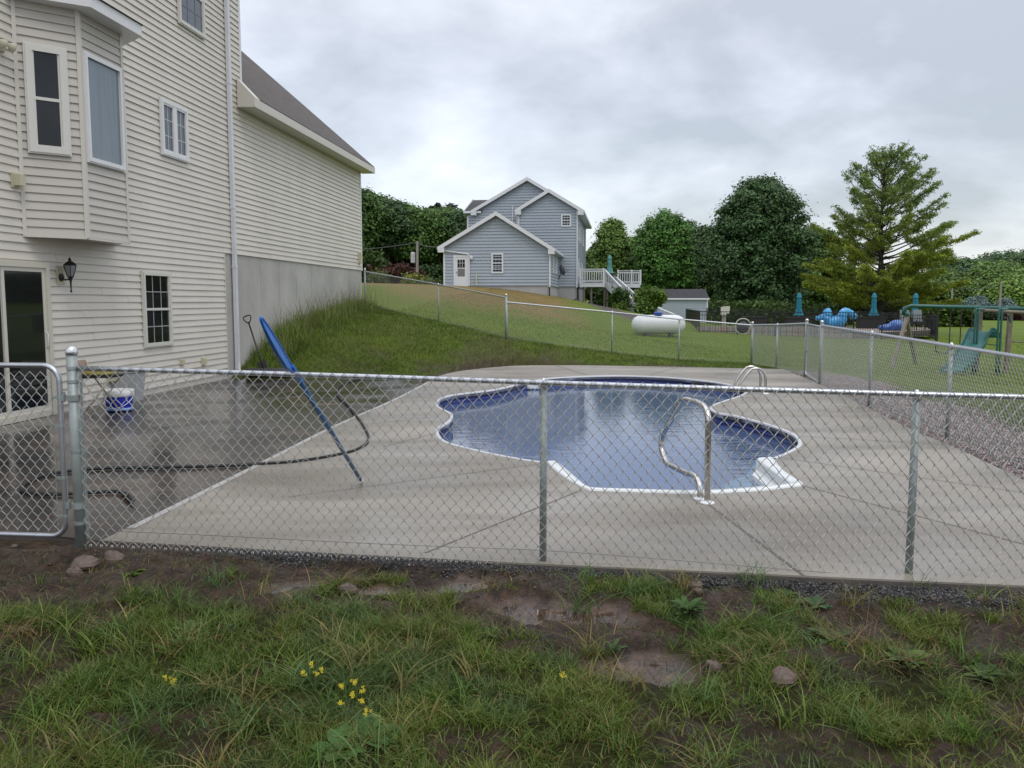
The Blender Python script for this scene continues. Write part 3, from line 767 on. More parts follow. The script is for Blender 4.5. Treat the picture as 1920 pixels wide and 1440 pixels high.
def band(par, x, y, z, r, d=None, m=None):
    b = MB(); b.lathe([(r * 1.0, z - .011), (r * 1.09, z - .010), (r * 1.09, z + .010), (r * 1.0, z + .011)], (x, y, 0), 18)
    if d is not None: b.bar((x + d[0] * r, y + d[1] * r, z), (x + d[0] * (r + .035), y + d[1] * (r + .035), z), .012, .02)
    b.mk("brace_band", m or mat("bandm", (.42, .46, .45), .4, metal=.8), par, smooth=False)
# --- front fence, nearest
zr = lambda px, py: D(px, py, fence_y(D(px, py, 5.4)[0]))[2]
zl = D(160, 690, 5.80)[2]; zrt = D(1920, 745, fence_y(D(1920, 745, 5.0)[0]))[2]; xr = D(1920, 745, fence_y(D(1920, 745, 5.0)[0]))[0]
railz = lambda x: zl + (zrt - zl) * (x - FA[0]) / (xr - FA[0])
ff = thing("chain_link_fence", "galvanised chain link fence in the foreground with a stout capped end post", "fence", (FA[0], FA[1], H1(FA[0], FA[1])))
fd = (FB - FA) / np.linalg.norm(FB - FA); FL = np.linalg.norm(FB - FA)
gz = lambda x: float(np.interp(x, [-3, 0.2, 2.4, 5], [D(160,1022,5.8)[2], D(1018,1062,fence_y(.2))[2], D(1706,1112,fence_y(2.35))[2], -.2]))
post = dome_post(ff, FA[0], FA[1], gz(FA[0]) - .15, D(145, 652, 5.80)[2], .036)
for py in (690, 715, 845, 980): band(ff, FA[0], FA[1], D(152, py, 5.80)[2], .036, fd)
for px, ptop in ((1019, 716), (1717, 741)):
    x = D(px, 900, 5.4)[0]; y = fence_y(x); x = D(px, 900, y)[0]
    p = line_post(ff, x, y + .035, gz(x) - .15, railz(x) - .022, .0235)
    for zz in (.95, .62, .3):
        b = MB(); z = gz(x) + zz; b.tube([(x + .03 * math.cos(a), y + .03 + .032 * math.sin(a), z + .002 * a) for a in np.linspace(-.5, 3.7, 9)] + [(x - .05, y - .005, z - .03)], .0016, 5); b.mk("wire_tie", wirem, ff)
p = line_post(ff, FB[0], FB[1], gz(FB[0]) - .15, railz(FB[0]) + .06, .036)
b = MB(); b.tube([(FA[0] + fd[0] * t, FA[1] + fd[1] * t + .004, railz(FA[0] + fd[0] * t) + .003 * math.sin(t * 1.1)) for t in np.linspace(.03, FL, 24)], .0175, 14)
b.mk("top_rail", galv_rail, ff, smooth=True)
for px in (843, 1003):
    x = D(px, 707, 5.4)[0]; y = fence_y(x); z = railz(x); b = MB()
    b.tube([(x, y + .004 + .021 * math.cos(a), z + .021 * math.sin(a)) for a in np.linspace(0, 5.6, 12)], .0018, 5); b.mk("wire_tie", wirem, ff)
b = MB(); b.bar((FA[0] + .055, FA[1] - .004, gz(FA[0]) + .05), (FA[0] + .055, FA[1] - .004, railz(FA[0]) + .01), .016, .006, up=(0, 1, 0)); b.mk("tension_bar", galv, ff)
offn = np.array((0, -.022))
V, Q = wiremesh(FA + fd * .045 + offn, FB + offn, lambda t: gz(FA[0] + t * FL) + .005, lambda t: railz(FA[0] + fd[0] * t * FL) + .022, r=.0026, nside=6, curl=.006, sub=3)
# twisted barbs along the lower edge
BV = []
for i in range(int(FL / .0776)):
    s = .045 + .0388 + i * .0776; q = FA + fd * s + offn; z = gz(q[0]) + .005
    BV.append([(q[0] - .004, q[1], z + .012), (q[0] - .010 + random.uniform(-.003, .003), q[1] - .003, z - .022)])
    BV.append([(q[0] + .004, q[1], z + .012), (q[0] + .009 + random.uniform(-.003, .003), q[1] - .002, z - .018)])
bb = MB()
for t_ in BV: bb.tube(t_, .0025, 4)
nV = len(V); V = np.concatenate([V] + bb.V); Q = np.concatenate([Q, np.array([f for f in bb.F if len(f) == 4]) + nV])
mk("wire_mesh", V, Q, wirem, ff)
b = MB(); b.tube([(FA[0] + fd[0] * t, FA[1] + fd[1] * t - .03, gz(FA[0] + fd[0] * t) + .115 + .004 * math.sin(t * 2.2)) for t in np.linspace(.03, FL, 30)], .0018, 5)
b.mk("tension_wire", mat("darkwire", (.12, .12, .12), .5, metal=.6), ff)
# --- front gate (left, partly out of frame)
gd = -fd; g0 = FA + gd * .10
gate = thing("chain_link_gate", "round-cornered chain link gate leaf hinged at the left of the foreground fence", "gate", (g0[0], g0[1], .05))
gw = 1.15
gtz = D(50, 684, 5.88)[2]; gbz = D(50, 1000, 5.88)[2]
def gp(s, z): q = g0 + gd * s; return (q[0], q[1], z)
R = .11
loop = []
for (cx_, cz_, a0) in ((R, gtz - R, 90), (gw - R, gtz - R, 0), (gw - R, gbz + R, -90), (R, gbz + R, -180)):
    pass
def arc(cx_, cz_, a0, a1): return [gp(cx_ + R * math.cos(math.radians(a)), cz_ + R * math.sin(math.radians(a))) for a in np.linspace(a0, a1, 7)]
loop = arc(R, gtz - R, 180, 90) + arc(gw - R, gtz - R, 90, 0) + arc(gw - R, gbz + R, 0, -90) + arc(R, gbz + R, -90, -180)
b = MB(); b.tube(loop, .019, 12, closed=True); b.mk("gate_frame", galv_rail, gate, smooth=True)
V, Q = wiremesh(g0 + gd * .05 + (0, -.012), g0 + gd * (gw - .03) + (0, -.012), lambda t: gbz + .035, lambda t: gtz - .04, r=.0026, nside=6, sub=3)
mk("wire_mesh", V, Q, wirem, gate)
b = MB(); b.tube([gp(.062, gbz + .07), gp(.058, gtz - .06)], .003, 6); b.mk("tension_bar", galv, gate)
for zz in (gtz - .42, gtz - .78, gbz + .14, gtz - .22):
    q = gp(0, zz); band(gate, q[0], q[1], zz, .019, -gd * -1 * np.array((1, 1)))
for zz in (gtz - .22, gbz + .22):
    b = MB(); b.bar(gp(-.035, zz), gp(.0, zz), .03, .045); b.tube([gp(-.03, zz - .03), gp(-.03, zz + .04)], .008, 8)
    b.lathe([(.044, zz - .02), (.044, zz + .02)], (FA[0], FA[1], 0), 16); b.mk("hinge", galv, gate)

# --- side and back fences
def fence_run(name, label, pts, rail_r=.021, post_r=.024, hgt=1.16, ends=(), gate_skip=None, lod=1, hz=.047, half=.0388, wr=.0036):
    """pts: list of (x, y, zground, ztop)"""
    f = thing(name, label, "fence", pts[0][:3])
    for i, (x, y, z, zt) in enumerate(pts):
        if i in ends: dome_post(f, x, y, z - .3, zt + .10, .034)
        else: line_post(f, x, y, z - .3, zt - .02, post_r)
    b = MB(); b.tube([(p[0], p[1], p[3]) for p in pts], rail_r, 8); b.mk("top_rail", galv_rail, f, smooth=False)
    VV = []; QQ = []; n = 0
    for p, q in zip(pts[:-1], pts[1:]):
        V, Q = wiremesh(p[:2], q[:2], lambda t: p[2] + (q[2] - p[2]) * t + .03, lambda t: p[3] + (q[3] - p[3]) * t + .03, r=wr, nside=3, sub=lod, half=half, hz=hz)
        VV.append(V); QQ.append(Q + n); n += len(V)
    mk("wire_mesh", np.concatenate(VV), np.concatenate(QQ), wirem, f)
    b = MB(); b.tube([(p[0], p[1], p[2] + .1) for p in pts], .002, 4); b.mk("tension_wire", wirem, f)
    return f
back = []
for px, yt, y in ((684, 509, 29.0), (822, 533.5, 27.0), (949, 558, 24.9)):
    q = D(px, yt, y); back.append((q[0], q[1], H1(q[0], q[1]), q[2]))
fence_run("chain_link_fence", "far stretch of chain link fence climbing the grassy slope to the concrete wall", back, ends=(0, 2))
back2 = []
for px, yt, y in ((950.5, 566.5, 24.9), (1148, 585.3, 24.9), (1274, 598.5, 24.7), (1411, 610, 24.6)):
    q = D(px, yt, y); back2.append((q[0], q[1], H1(q[0], q[1]), q[2]))
fence_run("chain_link_fence", "far stretch of chain link fence in front of the white gas tank", back2, ends=(3,))
sideA = []
for (x, y), px, yt in (((6.93, 24.6), 1412, 609.5), ((6.9, 22.2), 1458, 609), ((6.85, 19.8), 1513, 606.5)):
    q = D(px, yt, y); sideA.append((q[0], q[1], H1(q[0], q[1]), q[2]))
fence_run("chain_link_fence", "short chain link fence from the far corner post to the side gate", sideA, ends=(2,))
sideB = []
for px, yt, y in ((1541, 610.5, 17.5), (1635, 624.7, 13.95), (1784, 648.5, 10.85)):
    q = D(px, yt, y); sideB.append((q[0], q[1], H1(q[0], q[1]), q[2]))
e1, e2 = np.array(sideB[1]), np.array(sideB[2])
sideB += [tuple(e2 + (e2 - e1) * .98), (5.12, 5.0, gz(5.1), railz(5.05))]
sideB[3] = (sideB[3][0], sideB[3][1], H1(sideB[3][0], sideB[3][1]), sideB[3][3])
fence_run("chain_link_fence", "chain link fence beside the gravel strip at the right of the pool deck", sideB, ends=(0,), lod=2)
# side gate leaf
ga, gb_ = np.array(sideA[2]), np.array(sideB[0]); 
sg = thing("chain_link_gate", "narrow-looking chain link gate seen almost edge on beside the gravel strip", "gate", ga[:3])
u_ = (gb_ - ga)[:2]; gl_ = np.linalg.norm(u_); u_ /= gl_
def sp(s, z): q = ga[:2] + u_ * s; return (q[0], q[1], z)
zt_, zb_ = ga[3] - .01, max(ga[2], gb_[2]) + .07; R = .1; w_ = gl_ - .08; o_ = .06
def arc2(c, z, a0, a1): return [sp(c + R * math.cos(math.radians(a)), z + R * math.sin(math.radians(a))) for a in np.linspace(a0, a1, 5)]
lp = arc2(o_ + R, zt_ - R, 180, 90) + arc2(w_ - R, zt_ - R, 90, 0) + arc2(w_ - R, zb_ + R, 0, -90) + arc2(o_ + R, zb_ + R, -90, -180)
b = MB(); b.tube(lp, .02, 8, closed=True); b.mk("gate_frame", galv_rail, sg, smooth=True)
V, Q = wiremesh(ga[:2] + u_ * .1, ga[:2] + u_ * (w_ - .03), lambda t: zb_ + .03, lambda t: zt_ - .03, r=.0024, nside=3, sub=1); mk("wire_mesh", V, Q, wirem, sg)
b = MB(); b.bar(sp(.3, zb_ + .55), sp(.02, zb_ + .55), .05, .06); b.mk("latch", galv, sg)
# ---------------------------------------------------------------- beige house
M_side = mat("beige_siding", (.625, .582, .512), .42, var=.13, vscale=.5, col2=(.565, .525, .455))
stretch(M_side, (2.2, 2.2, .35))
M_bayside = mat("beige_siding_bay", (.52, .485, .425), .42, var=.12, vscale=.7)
M_trim = mat("cream_trim", (.57, .54, .475), .4)
M_white = mat("white_trim", (.70, .70, .69), .35, var=.05, vscale=3)
M_foundation = mat("foundation_concrete", (.46, .445, .41), .8, var=.45, vscale=.9, bump=.3, bscale=14, col2=(.32, .31, .285))
def glass_mat(name, col, rough=.06, var=0, col2=None, vscale=2): return mat(name, col, rough, spec=.6, var=var, vscale=vscale, col2=col2, coat=.5)
M_glass = mat("window_glass", (.010, .012, .013), .08, spec=.45, var=.3)
M_glass_blue = glass_mat("curtained_glass", (.17, .215, .245), .12, col2=(.11, .15, .175), vscale=1.2)
stretch(M_glass_blue, (5, 5, .25))
M_glass_grey = glass_mat("grey_glass", (.075, .09, .115), .1, var=.2)
M_dark = mat("dark_gap", (.02, .02, .02), .9)
def shingle_material(name, c1, c2, sx=6.0, sy=10.0):
    m = bpy.data.materials.new(name); m.use_nodes = True; nt = m.node_tree; L = nt.links; b = nt.nodes["Principled BSDF"]; b.inputs['Roughness'].default_value = .85
    t = nt.nodes.new("ShaderNodeTexCoord"); s = nt.nodes.new("ShaderNodeSeparateXYZ"); c = nt.nodes.new("ShaderNodeCombineXYZ")
    L.new(t.outputs['Object'], s.inputs[0]); L.new(s.outputs[1], c.inputs[0]); L.new(s.outputs[2], c.inputs[1])
    br = nt.nodes.new("ShaderNodeTexBrick"); br.inputs['Scale'].default_value = 1; br.inputs['Brick Width'].default_value = .3; br.inputs['Row Height'].default_value = .105
    br.inputs['Mortar Size'].default_value = .012; br.inputs['Mortar Smooth'].default_value = .3
    br.inputs['Color1'].default_value = hexc(c1); br.inputs['Color2'].default_value = hexc(c2); br.inputs['Mortar'].default_value = hexc([v * .35 for v in c1])
    L.new(c.outputs[0], br.inputs['Vector'])
    n = nt.nodes.new("ShaderNodeTexNoise"); n.inputs['Scale'].default_value = 30; n.inputs['Detail'].default_value = 4; L.new(t.outputs['Object'], n.inputs['Vector'])
    rf = nt.nodes.new("ShaderNodeMapRange"); rf.inputs[3].default_value = .6; rf.inputs[4].default_value = 1.4; L.new(n.outputs[0], rf.inputs[0])
    vs = nt.nodes.new("ShaderNodeVectorMath"); vs.operation = 'SCALE'; L.new(br.outputs[0], vs.inputs[0]); L.new(rf.outputs[0], vs.inputs[3]); L.new(vs.outputs[0], b.inputs['Base Color'])
    bp = nt.nodes.new("ShaderNodeBump"); bp.inputs['Strength'].default_value = .5; bp.inputs['Distance'].default_value = .01; L.new(br.outputs['Fac'], bp.inputs['Height']); bp.invert = True; L.new(bp.outputs[0], b.inputs['Normal'])
    return m
M_roof = shingle_material("brown_shingles", (.082, .070, .063), (.115, .098, .088))

house = thing("beige_house", "large beige vinyl-sided house with bay window and grey shingled garage roof", "house", (WALL0[0], WALL0[1], 0), -WA)
CRS = .1215
aG, zFT = WP.hit(678, 507)              # foundation top at the garage's far corner
aC, _z = WP.hit(447, 485)               # corner of the main block
zSB = WP.hit(300, 724)[1]               # lower edge of the siding
zTop = 10.6; a0 = -13.5
print("HOUSE", aG, zFT, aC, zSB, WP.hit(451, 486))
aL = WP.hit(421, 560)[0]                # right end of the low siding
aM = WP.hit(450, 100)[0]                # far corner of the tall block
w = MB()
siding(w, WP, [(a0, zSB), (aL, zSB), (aL, zFT), (a0, zFT)], CRS, seams=True)
n_low = math.ceil((zFT - zSB) / CRS)
siding(w, WP, [(a0, zFT), (aM, zFT), (aM, zTop), (a0, zTop)], CRS, seams=True)
zE = WP.hit(600, 300, 0)[1]
main_siding = w.mk("wall_siding", M_side, house)
w = MB(); w.pbox(WP.fn, a0, aM, zFT + .002, zTop, -9.0, -.003); w.pbox(WP.fn, a0, aL, -.15, zFT + .001, -9.0, -.003)
w.mk("wall_core", M_side, house)
w = MB()                                # gable roof over the tall block
for sgn in (0, 1):
    pass
rz0, rz1 = zTop + .05, zTop + 3.6
for (o0, o1, za, zb) in ((.45, -4.5, rz0 - .1, rz1), (-9.45, -4.5, rz0 - .1, rz1)):
    c = [WP.fn(a0 - .3, za, o0), WP.fn(aM + .3, za, o0), WP.fn(aM + .3, zb, o1), WP.fn(a0 - .3, zb, o1)]
    w.box8([p - np.array((0, 0, .12)) for p in c] + c)
w.mk("roof", M_roof, house)
w = MB(); w.pbox(WP.fn, a0 - .3, aM + .3, zTop - .12, zTop + .08, .0, .44); w.mk("soffit", M_trim, house)
w = MB(); w.pbox(WP.fn, aM - .09, aM + .004, WP.hit(452, 172)[1], zTop - .13, -.01, .028); w.mk("corner_trim", M_white, house)
w = MB(); w.pbox(WP.fn, aL - .0, aL + .035, zSB - .02, zFT, -.01, .026); w.mk("corner_trim", M_trim, house)
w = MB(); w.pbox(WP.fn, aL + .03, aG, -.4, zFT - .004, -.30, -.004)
for k in range(1, 9):
    a = aL + .8 + k * 1.22
    if a < aG: w.pbox(WP.fn, a, a + .018, .1, zFT - .004, -.02, .004)
w.mk("foundation", M_foundation, house)
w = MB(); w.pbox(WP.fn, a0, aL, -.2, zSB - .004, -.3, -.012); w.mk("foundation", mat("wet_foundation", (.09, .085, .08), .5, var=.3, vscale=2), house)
# garage wing
zEav = WP.hit(676, 324)[1]              # underside of the soffit
w = MB(); siding(w, WP, [(aM + .002, zFT), (aG, zFT), (aG, zEav + .02), (aM + .002, zEav + .02)], CRS, seams=True); w.mk("wall_siding", M_side, house)
ov = .42
slope = 4.05 / 4.68
w = MB()
poly_end = [(0, zFT), (0, zEav + .1)]
gz1 = zEav + .1 + slope * 4.6
V = [WP.fn(aM, 0.3, -.02), WP.fn(aG - .003, 0.3, -.02), WP.fn(aG - .003, 0.3, -9.2), WP.fn(aM, 0.3, -9.2),
     WP.fn(aM, zEav + .1, -.02), WP.fn(aG - .003, zEav + .1, -.02), WP.fn(aG - .003, zEav + .1, -9.2), WP.fn(aM, zEav + .1, -9.2), WP.fn(aM, gz1, -4.6), WP.fn(aG - .003, gz1, -4.6)]
w.add(V, [(0, 1, 5, 4), (1, 2, 6, 5), (2, 3, 7, 6), (5, 6, 9), (4, 8, 7), (4, 5, 9, 8), (6, 7, 8, 9)]); w.mk("wall_core", M_side, house)
end = Plane(WP.fn(aG, 0, 0), -WP.n)     # far gable end of the garage, faces away
zr0 = zEav + .17
w = MB()
for (o0, o1) in ((ov, -4.6), (-9.2 - ov, -4.6)):
    c = [WP.fn(aM + .003, zr0, o0), WP.fn(aG + .3, zr0, o0), WP.fn(aG + .3, zr0 + slope * 5.02, o1), WP.fn(aM + .003, zr0 + slope * 5.02, o1)]
    w.box8(c + [p + np.array((0, 0, .06)) for p in c])
w.mk("roof", M_roof, house)
w = MB(); w.pbox(WP.fn, aM + .003, aG + .3, zEav - .0, zr0 + .02, ov + .002, ov + .024)
c = [WP.fn(aG + .302, zEav + .06, ov), WP.fn(aG + .325, zEav + .06, ov), WP.fn(aG + .325, zr0 + slope * 5.02 - .16, -4.6), WP.fn(aG + .302, zr0 + slope * 5.02 - .16, -4.6)]
w.box8(c + [p + np.array((0, 0, .17)) for p in c])
w.mk("fascia", M_trim, house)
w = MB(); w.pbox(WP.fn, aM + .003, aG + .3, zEav - .001, zEav + .012, .0, ov)
q0 = aM - .30
w.mk("soffit", M_trim, house)
w = MB()
V = [WP.fn(q0, zEav, .03), WP.fn(q0, zEav, ov + .02), WP.fn(q0, zr0 + .04, ov + .02), WP.fn(q0, zr0 + slope * ov + .1, .03),
     WP.fn(aM + .003, zEav, .03), WP.fn(aM + .003, zEav, ov + .02), WP.fn(aM + .003, zr0 + .04, ov + .02), WP.fn(aM + .003, zr0 + slope * ov + .1, .03)]
w.add(V, [(0, 1, 2, 3), (4, 7, 6, 5), (0, 4, 5, 1), (1, 5, 6, 2), (2, 6, 7, 3)]); w.mk("eave_return", M_trim, house)
w = MB(); w.pbox(WP.fn, aG - .09, aG + .02, zFT - .02, zEav, -.08, .03); w.mk("corner_trim", M_white, house)

# windows -------------------------------------------------------------
def window(parent, pl, a0, a1, z0, z1, kind="double", off=.0, fw=.055, cols=0, rows=0, glass=None, frame=None, outer=True, dep=.05, gcol=None):
    """frame, sashes, grilles and panes as their own parts"""
    frame = frame or M_white; glass = glass or M_glass
    fr = MB()
    if outer:
        e = .022
        for (x0, x1, y0, y1) in ((a0 - e, a0, z0 - e, z1 + e), (a1, a1 + e, z0 - e, z1 + e), (a0, a1, z0 - e, z0), (a0, a1, z1, z1 + e)): fr.pbox(pl.fn, x0, x1, y0, y1, off, off + dep * .7)
    for (x0, x1, y0, y1) in ((a0, a0 + fw, z0, z1), (a1 - fw, a1, z0, z1), (a0 + fw, a1 - fw, z0, z0 + fw * 1.2), (a0 + fw, a1 - fw, z1 - fw, z1)): fr.pbox(pl.fn, x0, x1, y0, y1, off, off + dep)
    f = fr.mk("window", frame, parent)
    ia0, ia1, iz0, iz1 = a0 + fw, a1 - fw, z0 + fw * 1.2, z1 - fw
    zm = (iz0 + iz1) / 2; am = (ia0 + ia1) / 2
    panes = []
    sa = MB(); sw = .035
    if kind == "double":
        sa.pbox(pl.fn, ia0, ia1, zm - .022, zm + .022, off + .012, off + .036)
        panes = [(ia0, ia1, iz0, zm - .022, .022), (ia0, ia1, zm + .022, iz1, .026)]
        for (x0, x1) in ((ia0, ia0 + sw * .7), (ia1 - sw * .7, ia1)): sa.pbox(pl.fn, x0, x1, iz0, iz1, off + .010, off + .032)
    elif kind == "casement":
        sa.pbox(pl.fn, am - .045, am + .045, iz0, iz1, off + .012, off + .046)
        panes = [(ia0, am - .045, iz0, iz1, .022), (am + .045, ia1, iz0, iz1, .022)]
        for (x0, x1, _a, _b, _c) in list(panes):
            for (u0, u1, v0, v1) in ((x0, x0 + sw, iz0, iz1), (x1 - sw, x1, iz0, iz1), (x0 + sw, x1 - sw, iz0, iz0 + sw), (x0 + sw, x1 - sw, iz1 - sw, iz1)): sa.pbox(pl.fn, u0, u1, v0, v1, off + .012, off + .040)
    else: panes = [(ia0, ia1, iz0, iz1, .022)]
    if sa.n: sa.mk("sash", frame, f)
    for (x0, x1, y0, y1, o) in panes:
        g = MB(); g.pbox(pl.fn, x0, x1, y0, y1, off + .004, off + .012); g.mk("pane", glass, f)
    if cols:
        gr = MB()
        for (x0, x1, y0, y1, o) in panes:
            for c in range(1, cols): x = x0 + (x1 - x0) * c / cols; gr.pbox(pl.fn, x - .008, x + .008, y0, y1, off + .0125, off + .019)
            for r in range(1, rows): y = y0 + (y1 - y0) * r / rows; gr.pbox(pl.fn, x0, x1, y - .008, y + .008, off + .0125, off + .0185)
        gr.mk("grille", gcol or frame, f)
    return f
def hitbox(pl, x0, y0, x1, y1, off=0):   # corners: top-left, bottom-right in the photo
    a, z = pl.hit(x0, y0, off); b_, z2 = pl.hit(x1, y1, off); return min(a, b_), max(a, b_), min(z, z2), max(z, z2)
PR = .024
cream_glass = mat("cream_frame", (.60, .59, .53), .38)
aw0 = WP.hit(268, 580, .03)[0]; aw1 = WP.hit(319, 580, .03)[0]
zt = WP.hit(268, 510, .03)[1]; zb = WP.hit(270, 651, .03)[1]
window(house, WP, aw0, aw1, zb, zt, "double", off=PR, cols=3, rows=2, glass=M_glass, frame=cream_glass, gcol=mat("grille_grey", (.34, .34, .34), .4))
aw0 = WP.hit(301, 240, .03)[0]; aw1 = WP.hit(350, 250, .03)[0]; zt = WP.hit(301, 185, .03)[1]; zb = WP.hit(303, 288, .03)[1]
window(house, WP, aw0, aw1, zb, zt, "casement", off=PR, cols=2, rows=3, glass=M_glass_grey, frame=M_white, gcol=mat("grille_white", (.5, .52, .54), .4))
aw0 = WP.hit(334, 20, .03)[0]; aw1 = WP.hit(381, 30, .03)[0]; zb = WP.hit(336, 42, .03)[1]
window(house, WP, aw0, aw1, zb, zb + 1.42, "double", off=PR, cols=3, rows=2, glass=M_glass_grey, frame=cream_glass, gcol=mat("grille_dark", (.16, .17, .17), .4))

# sliding patio door ---------------------------------------------------
ad1 = WP.hit(97, 700, .03)[0]; zdt = WP.hit(78, 492, .03)[1]
ad0 = ad1 - 1.98
door = MB(); dz0 = .0
fr = .085
for (x0, x1, y0, y1) in ((ad0, ad0 + fr, dz0, zdt), (ad1 - fr, ad1, dz0, zdt), (ad0 + fr, ad1 - fr, zdt - fr, zdt), (ad0 + fr, ad1 - fr, dz0, dz0 + .09)): door.pbox(WP.fn, x0, x1, y0, y1, PR - .03, PR + .06)
df = door.mk("sliding_door", mat("door_frame", (.54, .51, .42), .4), house)
for (x0, x1, o) in ((ad0 + fr, (ad0 + ad1) / 2 + .03, .0), ((ad0 + ad1) / 2 - .03, ad1 - fr, .018)):
    s = MB(); k = .065
    for (u0, u1, v0, v1) in ((x0, x0 + k, dz0 + .09, zdt - fr), (x1 - k, x1, dz0 + .09, zdt - fr), (x0 + k, x1 - k, dz0 + .09, dz0 + .16), (x0 + k, x1 - k, zdt - fr - .06, zdt - fr)): s.pbox(WP.fn, u0, u1, v0, v1, o + .026, o + .042)
    s.mk("sash", M_trim, df)
    g = MB(); g.pbox(WP.fn, x0 + k, x1 - k, dz0 + .16, zdt - fr - .06, o + .028, o + .034); g.mk("pane", mat("door_glass", (.012, .014, .013), .04, spec=.4), df)
h = MB(); ah = ad1 - fr - .03; h.tube([WP.fn(ah, 1.0, .05), WP.fn(ah - .01, 1.03, .09), WP.fn(ah - .01, 1.22, .09), WP.fn(ah, 1.25, .05)], .009, 8); h.mk("handle", M_white, df, smooth=True)

# bay window box -------------------------------------------------------
bd = .60
ac1 = WP.hit(163, 445, bd)[0]; zbb = WP.hit(163, 445, bd)[1]; ac2 = WP.hit(242, 458, bd)[0]
zbt = WP.hit(155, 24, bd)[1]
A_ = (ac1 - bd, 0); B_ = (ac1, bd); C_ = (ac2, bd); E_ = (ac2 + bd, 0)
pA = Plane(WP.fn(A_[0], 0, 0), WP.fn(B_[0], 0, B_[1])[:2] - WP.fn(A_[0], 0, 0)[:2])
pB = Plane(WP.fn(B_[0], 0, bd), U); pC = Plane(WP.fn(C_[0], 0, bd), WP.fn(E_[0], 0, 0)[:2] - WP.fn(C_[0], 0, bd)[:2])
lA = bd * math.sqrt(2); lB = ac2 - ac1
bay = None
bm = MB()
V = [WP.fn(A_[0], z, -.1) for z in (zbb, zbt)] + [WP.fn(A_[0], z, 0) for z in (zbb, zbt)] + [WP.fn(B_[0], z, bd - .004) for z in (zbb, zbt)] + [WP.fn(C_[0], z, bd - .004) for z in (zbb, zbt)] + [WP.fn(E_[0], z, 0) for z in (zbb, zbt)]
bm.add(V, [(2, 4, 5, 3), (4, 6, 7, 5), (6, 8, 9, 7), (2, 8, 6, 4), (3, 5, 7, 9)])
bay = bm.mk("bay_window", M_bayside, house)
for pl, ln in ((pA, lA), (pB, lB), (pC, lA)):
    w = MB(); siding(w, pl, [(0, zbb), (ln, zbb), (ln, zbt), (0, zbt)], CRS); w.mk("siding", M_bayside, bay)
w = MB()
for pl, a in ((pA, .0), (pA, lA - .03), (pB, .0), (pB, lB - .055), (pC, .0)): w.pbox(pl.fn, a, a + .055, zbb - .01, zbt, -.004, .028)
w.pbox(pA.fn, 0, lA, zbb - .03, zbb, -.02, .026); w.pbox(pB.fn, 0, lB, zbb - .032, zbb - .002, -.02, .024)
w.mk("corner_trim", M_trim, bay)
def bayroof(z0, z1, e0, e1, o_):
    pts = [(A_[0] - e0 * .7, 0), (B_[0] - e0 * .4, bd + e0), (C_[0] + e0 * .4, bd + e0), (E_[0] + e0 * .7, 0)]
    return [WP.fn(a, z0, o) for a, o in pts]
w = MB(); lo = bayroof(zbt - .02, 0, .30, 0, 0); hi = [p + np.array((0, 0, .17)) for p in lo]
w.add(lo + hi, [(0, 1, 2, 3), (0, 4, 5, 1), (1, 5, 6, 2), (2, 6, 7, 3)]); w.mk("fascia", M_white, bay)
w = MB(); lo2 = [p + np.array((0, 0, .02)) for p in hi]
e2 = bayroof(zbt, 0, .33, 0, 0); lo2 = [np.array((p[0], p[1], zbt + .155)) for p in e2]
w.add(lo2 + [WP.fn(B_[0], zbt + .62, 0), WP.fn(C_[0], zbt + .62, 0)], [(0, 1, 4), (1, 2, 5, 4), (2, 3, 5), (0, 3, 2, 1)]); w.mk("roof", M_roof, bay)
x0, z0 = pA.hit(47, 285, .03); x1, z1 = pA.hit(128, 90, .03)
def zA(px, py): return pA.hit(px, py, .03)
a_l = zA(50, 180)[0]; a_r = zA(126, 190)[0]; z_t = zA(50, 82)[1]; z_b = zA(58, 284)[1]
window(bay, pA, a_l, a_r, z_b, z_t, "double", off=PR, fw=.085, glass=M_glass, frame=mat("bay_frame", (.62, .61, .56), .4))
a_l = pB.hit(160, 200, .03)[0]; a_r = pB.hit(227, 220, .03)[0]; z_t = pB.hit(160, 100, .03)[1]; z_b = pB.hit(166, 302, .03)[1]
window(bay, pB, a_l, a_r, z_b, z_t, "single", off=PR, fw=.05, glass=M_glass_blue, frame=M_white)
z = (z_b, z_t); window(bay, pC, .14, lA - .12, z_b, z_t, "double", off=PR, fw=.06, glass=M_glass, frame=M_white)

# downspouts and small fittings ------------------------------------------
adp = WP.hit(436, 330, .08)[0]
w = MB(); w.pbox(WP.fn, adp - .055, adp + .055, .16, zTop - .1, .03, .105)
for z in (6.45, 3.75, 2.45): w.pbox(WP.fn, adp - .062, adp + .062, z, z + .05, .02, .112)
w.mk("downspout", mat("downspout", (.66, .67, .70), .35, var=.12, vscale=3), house)
def small(px, py, w_, h_, d_, name="outlet_box", m=None):
    a, z = WP.hit(px, py, .03); b = MB(); b.pbox(WP.fn, a - w_ / 2, a + w_ / 2, z - h_ / 2, z + h_ / 2, PR - .01, PR + .02); b.pbox(WP.fn, a - w_ * .36, a + w_ * .36, z - h_ * .38, z + h_ * .38, PR + .021, PR + d_)
    return b.mk(name, m or mat("beige_plastic", (.50, .47, .33), .5), house)
small(381, 678, .16, .17, .06); small(341, 679, .14, .12, .05); small(205, 706, .16, .2, .10); small(29, 338, .17, .20, .12, "dryer_vent"); small(673, 484, .18, .42, .10); 
a, z = WP.hit(12, 92, .12); b = MB()
b.lathe([(.05, -.03), (.05, .03)], WP.fn(a, z, .04), 12); b.mk("floodlight_base", mat("beige_plastic", (.50, .47, .33), .5), house)
